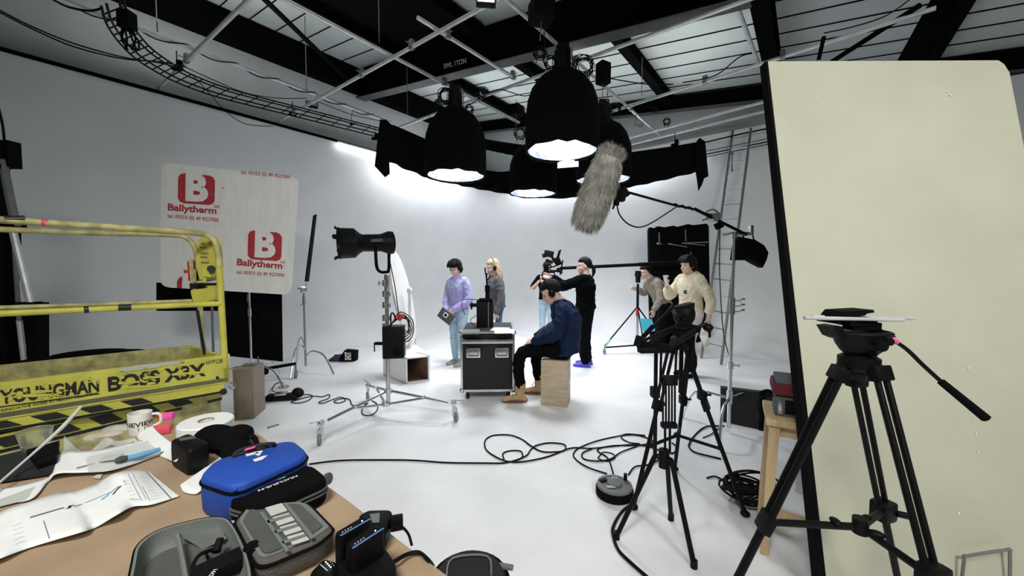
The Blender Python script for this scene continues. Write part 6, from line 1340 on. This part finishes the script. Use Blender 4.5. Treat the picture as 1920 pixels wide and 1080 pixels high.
    mb.build('body', 'skin', t, rem=.0062, sm=3)
    # eyes, mouth
    for s_ in (-1, 1): e = MB(); e.ell(H(.0835, s_*.032, .008), (.005*k, .013*k, .0045*k), HR, 8, 6); e.build('eye', 'matblack', t)
    e = MB(); e.ell(H(.0965, 0, -.0675), (.006*k, .022*k, .0035*k), HR, 8, 6); e.build('lips', mat('lips', (.42, .16, .14), .5) if 'lips_m' not in M else M['lips_m'], t)
    # ---- clothes
    if top:
        mb = MB(); torso(mb, .014*baggy, -.10 if topcut is None else topcut); ext = .012*baggy
        mb.limb([g['rsh'].lerp(g['lsh'], .12)-up*.012, g['lsh'].lerp(g['rsh'], .12)-up*.012], [.056*br, .056*br], 12, 0)
        for q_ in ('lsh', 'rsh'): mb.limb([spine(.93), g[q_]+up*.004], [.055*k, .046*k], 12, 0)
        for s_ in 'lr':
            a, b_, c_ = arms[s_]; 
            if sleeve >= 1: mb.limb([a, b_, b_.lerp(c_, .93)], [(.050+ext*.45)*k, (.046+ext)*k, (.034+ext*.7)*k], 12, 4)
            elif sleeve > .5: mb.limb([a, b_, b_.lerp(c_, (sleeve-.5)*2)], [(.056+ext)*k, (.048+ext)*k, (.042+ext)*k], 12, 4)
            else: mb.limb([a, a.lerp(b_, sleeve*2)], [(.056+ext)*k, (.052+ext)*k], 12, 0)
        mb.torus(spine(.985), .062*k, .018*k, up, 20, 8)
        if turtle: mb.loft([(spine(.94), shd*.07*k, fr*.066*k), (g['neck']+(hc-g['neck'])*.42, shd*.060*k, fr*.060*k)], 14)
        if hood: mb.ell(g['neck']-fr*.06*k+Z*.0, (.10*k, .085*k, .06*k), Matrix((shd, fr, up)).transposed(), 14, 8); mb.torus(g['neck']+Z*.005, .080*k, .026*k, up+fr*.3, 20, 8)
        if extra: extra(mb, g, k, fr, up, shd)
        mb.build('sweater' if sleeve > .5 else 'tee_shirt', top, t, rem=.0085, sm=3, wr=.009*min(baggy, 2.2)/1.5)
    mb = MB(); c_ = g['pelvis']
    mb.loft([(c_+(g['chest']-c_)*.22, hipd*(.158*br), fr*.120*k), (c_, hipd*(.172*br), fr*.126*k), (c_.lerp((g['lhip']+g['rhip'])/2, .8), hipd*.172*br, fr*.122*k)], 18)
    for s_ in 'lr': mb.limb([g[s_+'hip'], g[s_+'kn'], g[s_+'kn'].lerp(g[s_+'an'], .80 if (boots and shoe == 'tan') else .96)], [.098*k*legr, .068*k*legr, .052*k*legr], 12, 4)
    mb.build('trousers', bottom, t, rem=.0085, sm=3, wr=.010)
    # ---- shoes
    for i, s_ in enumerate('lr'):
        an = g[s_+'an']; fd = L(shoe_dirs[i])-base if shoe_dirs else F; fd = V((fd.x, fd.y, 0)).normalized(); sd = Z.cross(fd); gz = an.z-.075*k; a0 = V((an.x, an.y, gz)); R = Matrix((fd, sd, Z)).transposed()
        mb = MB(); mb.loft([(a0+fd*-.075*k+Z*.03*k, sd*.028*k, Z*.028*k), (a0+fd*-.05*k+Z*.045*k, sd*.038*k, Z*.043*k), (a0+fd*.03*k+Z*.045*k, sd*.042*k, Z*.043*k), (a0+fd*.10*k+Z*.034*k, sd*.048*k, Z*.032*k), (a0+fd*.165*k+Z*.026*k, sd*.042*k, Z*.024*k), (a0+fd*.195*k+Z*.022*k, sd*.022*k, Z*.018*k)], 14)
        mb.limb([a0+Z*.05*k, a0+Z*(.20 if boots else .085)*k-fd*.005], [.050*k, (.064 if boots else .042)*k], 12, 0)
        o = mb.build('boot' if boots else 'shoe', shoe, t, rem=.007, sm=2)
        mb = MB(); pts = [a0+fd*(.055*k+.140*k*math.cos(2*PI*j/24))+sd*((.046+.006*math.cos(2*PI*j/24))*k*math.sin(2*PI*j/24))+Z*.001 for j in range(24)]; mb.prism(pts, Z*(.030 if boots else .018)*k); mb.build('sole', 'sole' if boots and shoe == 'tan' else ('matblack' if shoe in ('matblack',) else shoe), o)
        if boots and shoe == 'tan':
            mb = MB()
            for q in range(4): z_ = .085+q*.022; f_ = .075-q*.018; mb.tube([a0+fd*f_*k+sd*.025*k+Z*z_*k, a0+fd*(f_+.012)*k+Z*(z_+.008)*k, a0+fd*f_*k-sd*.025*k+Z*(z_+.012)*k], .0035, 5)
            mb.build('laces', 'matblack', o)
    # ---- hair
    def cap(thr, gr=1.0, name_='hair', rr=(.116, .093, .118), off=(-.012, 0, .040)):
        mb = MB(); n, m_ = 40, 26; rows = []
        for i in range(m_+1):
            th = -PI/2+PI*i/m_; row = []
            for j in range(n):
                ph = 2*PI*j/n; f, s_, u = math.cos(th)*math.cos(ph), math.cos(th)*math.sin(ph), math.sin(th); q = thr(f, s_, u); w_ = max(0, min(1, .5+q*5)); sc = .78+.22*w_+.012*w_*math.sin(ph*9+i*1.3)
                row.append(H(off[0]+rr[0]*f*sc*gr, off[1]+rr[1]*s_*sc*gr, off[2]+rr[2]*u*sc*gr))
            rows.append(row)
        mb.rings(rows); return mb
    base_thr = lambda f, s_, u: u-(.30 if f > .3 else (.30*(f+.2)/.5-.40*(.3-f)/.5 if f > -.2 else -.40-.35*min(1, (-.2-f)/.6)))
    if hairstyle == 'short': mb = cap(base_thr); mb.build('hair', hair, t)
    elif hairstyle == 'bob':
        mb = cap(lambda f, s_, u: max(u-(.16 if f > .3 else -.2), (-(f-.42)) if u > -.62 else -1), rr=(.118, .100, .120)); mb.ell(H(-.05, 0, -.02), (.065*k, .092*k, .09*k), HR, 14, 10)
        for a_ in range(7): s_ = (a_-3)*.022; mb.limb([H(.03, s_*.9, .135), H(.080, s_*1.1, .098), H(.094, s_*1.25, .050+.008*(a_ % 2))], [.018*k, .015*k, .007*k], 8, 2)
        mb.build('hair', hair, t, rem=.007, sm=2)
    elif hairstyle == 'ponytail':
        mb = cap(base_thr, 1.0); mb.limb([H(-.11, 0, .02), H(-.145, 0, -.02), H(-.150, 0, -.09), H(-.13, 0, -.16)], [.02*k, .032*k, .030*k, .012*k], 10, 4); mb.build('hair', hair, t, rem=.007, sm=2)
    elif hairstyle == 'long':
        mb = cap(lambda f, s_, u: max(base_thr(f, s_, u), -(f-.30)), 1.04)
        for a_ in range(9):
            s_ = math.sin((a_-4)/4*1.35); f_ = -math.cos((a_-4)/4*1.35); mb.limb([H(f_*.085-.01, s_*.08, .03), H(f_*.10-.015, s_*.095, -.06), H(f_*.11-.02, s_*.105, -.13), H(f_*.10-.03, s_*.095, -.19)], [.032*k, .034*k, .030*k, .014*k], 8, 3)
        mb.build('hair', hair, t, rem=.008, sm=2)
    if phones:
        mb = MB(); mb.tube([H(-.005, -.093, .0), H(-.005, -.085, .08), H(-.005, -.05, .143), H(-.005, 0, .160), H(-.005, .05, .143), H(-.005, .085, .08), H(-.005, .093, .0)], .008*k, 8, 4); o = mb.build('headphones', 'matblack', t)
        for s_ in (-1, 1): mb = MB(); mb.ell(H(-.008, s_*.098, -.004), (.036*k, .018*k, .042*k), HR, 14, 10); mb.ell(H(-.008, s_*.108, -.004), (.022*k, .014*k, .026*k), HR, 12, 8); mb.build('ear_cup', 'black', o)
        if phones == 'mic': mb = MB(); mb.tube([H(.01, .10, -.02), H(.07, .085, -.06), H(.12, .05, -.075)], .004*k, 6, 4); mb.ell(H(.125, .045, -.075), (.012*k, .01*k, .01*k)); mb.build('boom_mic', 'matblack', o)
    if glasses:
        mb = MB()
        for s_ in (-1, 1): mb.torus(H(.100, s_*.034, .008), .023*k, .0022*k, hf, 18, 5); mb.cyl(H(.098, s_*.057, .012), H(.0, s_*.082, .012), .0022*k, n=5)
        mb.cyl(H(.102, -.011, .012), H(.102, .011, .012), .002*k, n=5); mb.build('glasses', 'steelgrey', t)
    return t, g, L, H, k
M['lips_m'] = mat('lips', (.42, .16, .14), .5)
def facing(dx, dy): return math.atan2(dy, dx)
def stand(h=1.65, lean=0, **k):
    J = dict(head=(.03+lean, 0, h-.125), neck=(0+lean*.8, 0, h-.26), chest=(0+lean*.4, 0, h-.50), pelvis=(0, 0, h*.565), lsh=(lean*.75, .170, h-.315), rsh=(lean*.75, -.170, h-.315),
             lhip=(0, .085, h*.53), rhip=(0, -.085, h*.53), lkn=(.02, .095, h*.285), rkn=(.02, -.095, h*.285), lan=(-.02, .10, .075), ran=(-.02, -.10, .075),
             lel=(-.03, .225, h-.60), rel=(-.03, -.225, h-.60), lwr=(.06, .22, h-.84), rwr=(.06, -.22, h-.84)); J.update(k); return J
# 1 lilac sweater, looking down, holding a slate at the waist
b1_ = fl(861, 683); b1_.z = 0
J = stand(1.66, .03, lel=(.02, .25, 1.06), rel=(.02, -.25, 1.06), lwr=(.20, .10, .90), rwr=(.22, -.06, .88), lan=(.0, .09, .075), ran=(-.02, -.10, .075))
t, g, L, H, k = person('person in a lilac turtleneck and pale jeans looking down, holding a black slate', b1_, facing(-.62, -.78), J, top='lilac', bottom='denim', shoe='shoegrey', hairstyle='bob', head=(.15, .42), phones=True, turtle=True, baggy=1.8, broad=.92, hands=dict(l=dict(dir=(.4, -.6, -.7), palm=(-.6, -.5, 0), curl=.7), r=dict(dir=(.4, .5, -.7), palm=(-.6, .5, 0), curl=.7)))
cB = L((.27, .0, .80)); t = thing('clapper_slate', 'dark slate board held at the waist of the person in lilac', 'slate', cB); R = Matrix.Rotation(.75, 3, 'Y')@rotz(0); mb = MB(); fdir = V((-.3, -.95, 0)).normalized(); ux_ = V((.79, -.20, -.58)).normalized(); RR = basis(ux_, Z.cross(ux_)) ; mb.box(cB, (.25, .014, .17), basis(ux_, fdir), bev=.004); mb.build('board', 'greyfab2', t)
mb = MB(); c_ = cB+fdir*.012+ux_*.0+V((0, 0, .02)); mb.box(c_, (.075, .006, .075), basis(ux_, fdir), bev=.003); mb.build('white_tag', 'white', t)
mb = MB(); mb.box(c_+fdir*.004, (.042, .003, .042), basis(ux_, fdir)); mb.build('screen', 'matblack', t)
# 2 blond with headset
b2_ = V(((931-960)/FPX*6.2, 6.2, 0))
J = stand(1.67, .03)
person('person with blond hair and headset in dark grey sweatshirt behind the flight case', b2_, facing(-.97, -.25), J, top='charcoal', bottom='denimblue', shoe='shoegrey', hair='hairblond', hairstyle='long', head=(.1, .15), phones='mic', baggy=1.7, glasses=True)
# 3 camera operator behind the rig
b3_ = V(((1026-960)/FPX*7.9, 7.9, 0))
J = stand(1.66, .0, rel=(.14, -.29, 1.13), rwr=(.26, -.10, 1.28), lel=(.12, .27, 1.12), lwr=(.28, .08, 1.25), lan=(.0, .10, .075), ran=(.0, -.10, .075))
person('person in black tee shirt and light jeans hidden behind the camera rig', b3_, facing(-.35, -.94), J, top='blacktop', sleeve=.42, bottom='denim', shoe='shoegrey', hairstyle='short', head=(0, .1), hands=dict(l=dict(curl=.8), r=dict(curl=.8)))
# 4 black clothes, ponytail, arm stretched to the rig
b4_ = fl(1097, 686); b4_.z = 0
J = stand(1.69, .0, rel=(.36, -.12, 1.27), rwr=(.60, -.04, 1.40), rsh=(.06, -.17, 1.38), lel=(.34, .20, 1.26), lwr=(.60, .06, 1.38), lan=(-.02, .08, .075), ran=(-.02, -.12, .075))
person('person with black ponytail in all black reaching an arm out to the camera rig', b4_, facing(-.92, .35), J, top='blacktop', sleeve=.80, bottom='blackt', shoe='shoeblue', hairstyle='ponytail', head=(.38, .03), baggy=2.3, broad=1.2, legr=1.32, hands=dict(r=dict(dir=(.85, 0, .5), palm=(.3, .5, -.8), curl=.6), l=dict(curl=.8)))
# 5 seated
b5_ = V((fl(1066, 762).x, 4.30, 0)); 
J = dict(pelvis=(.0, 0, .60), chest=(-.01, 0, .88), neck=(.08, 0, 1.10), head=(.17, 0, 1.18), lsh=(.05, .19, 1.02), rsh=(.05, -.19, 1.02), lhip=(.02, .09, .585), rhip=(.02, -.09, .585),
         lkn=(.47, .13, .55), rkn=(.33, -.17, .54), lan=(.52, .12, .09), ran=(.31, -.20, .09), lel=(.10, .28, .80), rel=(.12, -.28, .80), lwr=(.34, .15, .68), rwr=(.33, -.10, .68))
J['lan'] = (.50, .10, .085); J['ran'] = (.31, -.20, .085); 
person('person seated on the apple box in navy jacket, tan boots and headphones', b5_, facing(-.97, .14), J, top='navy', bottom='blackt', shoe='tan', boots=True, hairstyle='short', head=(.0, .55), phones=True, baggy=2.3, broad=1.12, size=1.06, legr=1.05, hands=dict(l=dict(dir=(.8, -.3, -.3), palm=(-.2, 0, -1), curl=.5), r=dict(dir=(.8, .3, -.3), palm=(-.2, 0, -1), curl=.5)), shoe_dirs=[(1, .15, 0), (1, -.05, 0)], hood=False)
# 6 khaki shirt, bending forward to the wheeled tripod
b6_ = V((fl(1240, 660).x, 6.95, 0)); 
J = dict(pelvis=(-.02, 0, .90), chest=(.10, 0, 1.17), neck=(.22, 0, 1.36), head=(.33, 0, 1.46), lsh=(.19, .17, 1.30), rsh=(.19, -.17, 1.30), lhip=(-.02, .09, .86), rhip=(-.02, -.09, .86), lkn=(.06, .10, .47), rkn=(.02, -.10, .47), lan=(.02, .10, .075), ran=(-.10, -.11, .075),
         rel=(.22, -.24, 1.08), rwr=(.40, -.16, 1.16), lel=(.16, .24, 1.02), lwr=(.26, .20, .80))
person('person in khaki shirt leaning forward behind the wheeled tripod', b6_, facing(-.98, -.15), J, top='khaki', bottom='matblack', shoe='shoebrown', hairstyle='short', head=(0, .12), glasses=True, baggy=2.0, legr=1.25, hands=dict(r=dict(curl=.8, dir=(.9, .2, .1)), l=dict(dir=(.2, 0, -1), palm=(0, -1, 0), curl=.5)))
c_ = at(1213, 612, 6.6); mb = MB(); mb.prism([at(1200, 597, 6.6), at(1222, 598, 6.6), at(1229, 620, 6.6), at(1222, 622, 6.6), at(1204, 622, 6.6)], V((0, .01, 0))); tag(mb.build('cyan_folder', 'cyan'), 'bright cyan folder held by the person in the khaki shirt', 'folder')
# 7 cream hoodie with phone
b7_ = fl(1292, 704); b7_.z = 0
J = stand(1.70, .03, rel=(.10, -.27, 1.12), rwr=(.25, -.17, 1.32), lel=(-.05, .26, 1.10), lwr=(-.02, .25, .84), lan=(.10, .09, .075), ran=(-.02, -.10, .075), lkn=(.10, .095, .49))
J['rel'], J['lel'] = (-.02, -.27, 1.11), (.13, .27, 1.12); J['rwr'], J['lwr'] = (-.08, -.26, .84), (.26, .18, 1.30)
J['rel'], J['rwr'], J['lel'], J['lwr'] = (.14, -.27, 1.13), (.29, -.16, 1.31), (-.08, .27, 1.12), (-.08, .25, .84)
person('person with black bob in cream fleece and white trousers looking at a phone', b7_, facing(-.96, -.28), J, top='creamhood', sleeve=.78, bottom='whitetr', shoe='matblack', boots=True, hairstyle='bob', head=(0, .12), baggy=1.8, hood=True, legr=1.2, hands=dict(r=dict(dir=(.45, .15, 1), palm=(-1, .3, .3), curl=.9), l=dict(dir=(0, 0, -1), palm=(0, -1, 0), curl=.4)))
p = at(1249, 526, 5.22); t = thing('mobile_phone', 'pale mobile phone held up by the person in cream', 'phone', p); mb = MB(); mb.box(p, (.010, .072, .15), Matrix.Rotation(-.25, 3, 'Y')@rotz(.3), bev=.003); mb.build('body', 'phone', t)
mb = MB(); mb.prism([at(1282, 544, 5.1), at(1288, 544, 5.1), at(1288, 551, 5.1), at(1282, 551, 5.1)], V((0, .003, 0))) ; o = mb.build('print_patch', 'slate', None); tag(o, 'small dark printed patch on the chest of the cream fleece', 'patch')
# camera rig held up by the two
t = thing('camera_rig', 'black camera rig with monitor and handles held up between two people', 'camera rig', at(1036, 500, 6.05)); Dg = 6.0
def gr(x, y, d=0): return at(x, y, Dg+d)
mb = MB(); mb.box(gr(1029, 476), (.15, .10, .10), Matrix.Rotation(.2, 3, 'Y'), bev=.015); mb.cyl(gr(1024, 478), gr(1017, 480), .035, n=12); mb.build('camera_body', 'black', t)
mb = MB(); mb.box(gr(1030, 490), (.12, .08, .05), Matrix.Rotation(.3, 3, 'Y'), bev=.01); mb.build('battery', 'black', t)
mb = MB(); mb.tube([gr(1035, 482), gr(1040, 490), gr(1046, 498)], .02, 8, 3); mb.box(gr(1046, 490), (.09, .07, .13), Matrix.Rotation(-.4, 3, 'Y'), bev=.012); mb.build('motor', 'matblack', t)
for a_, b_ in (((1047, 484), (1051, 468)), ((1052, 508), (1055, 488)), ((1044, 484), (1049, 470)), ((1050, 516), (1054, 505))): mb = MB(); mb.cyl(gr(*a_), gr(*b_), .010, .012, 8); mb.build('antenna', 'matblack', t)
mb = MB(); mb.tube([gr(1022, 496), gr(1026, 502), gr(1038, 500), gr(1046, 496)], .012, 6, 4); mb.tube([gr(1020, 506), gr(1030, 510), gr(1045, 508), gr(1054, 512)], .018, 8, 4); mb.box(gr(1024, 503), (.08, .06, .12), bev=.01); mb.build('gimbal_arm', 'matblack', t)
mb = MB(); mb.torus(gr(1028, 517), .10, .010, (.1, 1, .1), 24, 6); mb.build('ring_grip', 'matblack', t)
mb = MB(); mb.box(gr(1036, 509), (.07, .05, .05), bev=.01); mb.box(gr(1047, 505), (.06, .05, .05), bev=.01); mb.build('monitor_mount', 'black', t)
# ================================================================ GROUPS OF LOOK-ALIKES
_G = {'scaffold_tube': 'scaffold tubes of the ceiling grid', 'suspension_rod': 'drop rods of the ceiling grid', 'diagonal_brace': 'dark braces under the roof', 'border_cloth': 'black border cloths round the space lights',
      'cloth_tail': 'hanging ends of the border cloths', 'ballast_box': 'black boxes hung on the grid', 'floodlight': 'small floodlights on the grid', 'tube_clamp': 'black clamps on the grid', 'light_batten': 'lit tubes along the wall tops',
      'person': 'film crew on the white stage', 'camera_tripod': 'black camera tripods', 'c_stand': 'c-stands on the stage', 'apple_box': 'plywood apple boxes', 'floor_plan': 'paper plans on the table', 'tape_roll': 'coloured tapes beside the mug',
      'block_battery': 'block batteries at the table front', 'script_page': 'script pages on the flight case'}
for _o in [o for o in C.objects if o.parent is None and 'label' in o]:
    k_ = _o.name.split('.')[0]
    if k_ in _G and 'group' not in _o: _o['group'] = _G[k_]
    if k_ in ('cable', 'cable_coil') and 'group' not in _o:
        me_ = _o.data; vz_ = [v.co.z for v in me_.vertices]; zz_ = sum(vz_)/len(vz_)
        _o['group'] = ('overhead ' if zz_ > 2.2 else 'floor level ')+('cables' if k_ == 'cable' else 'cable coils')
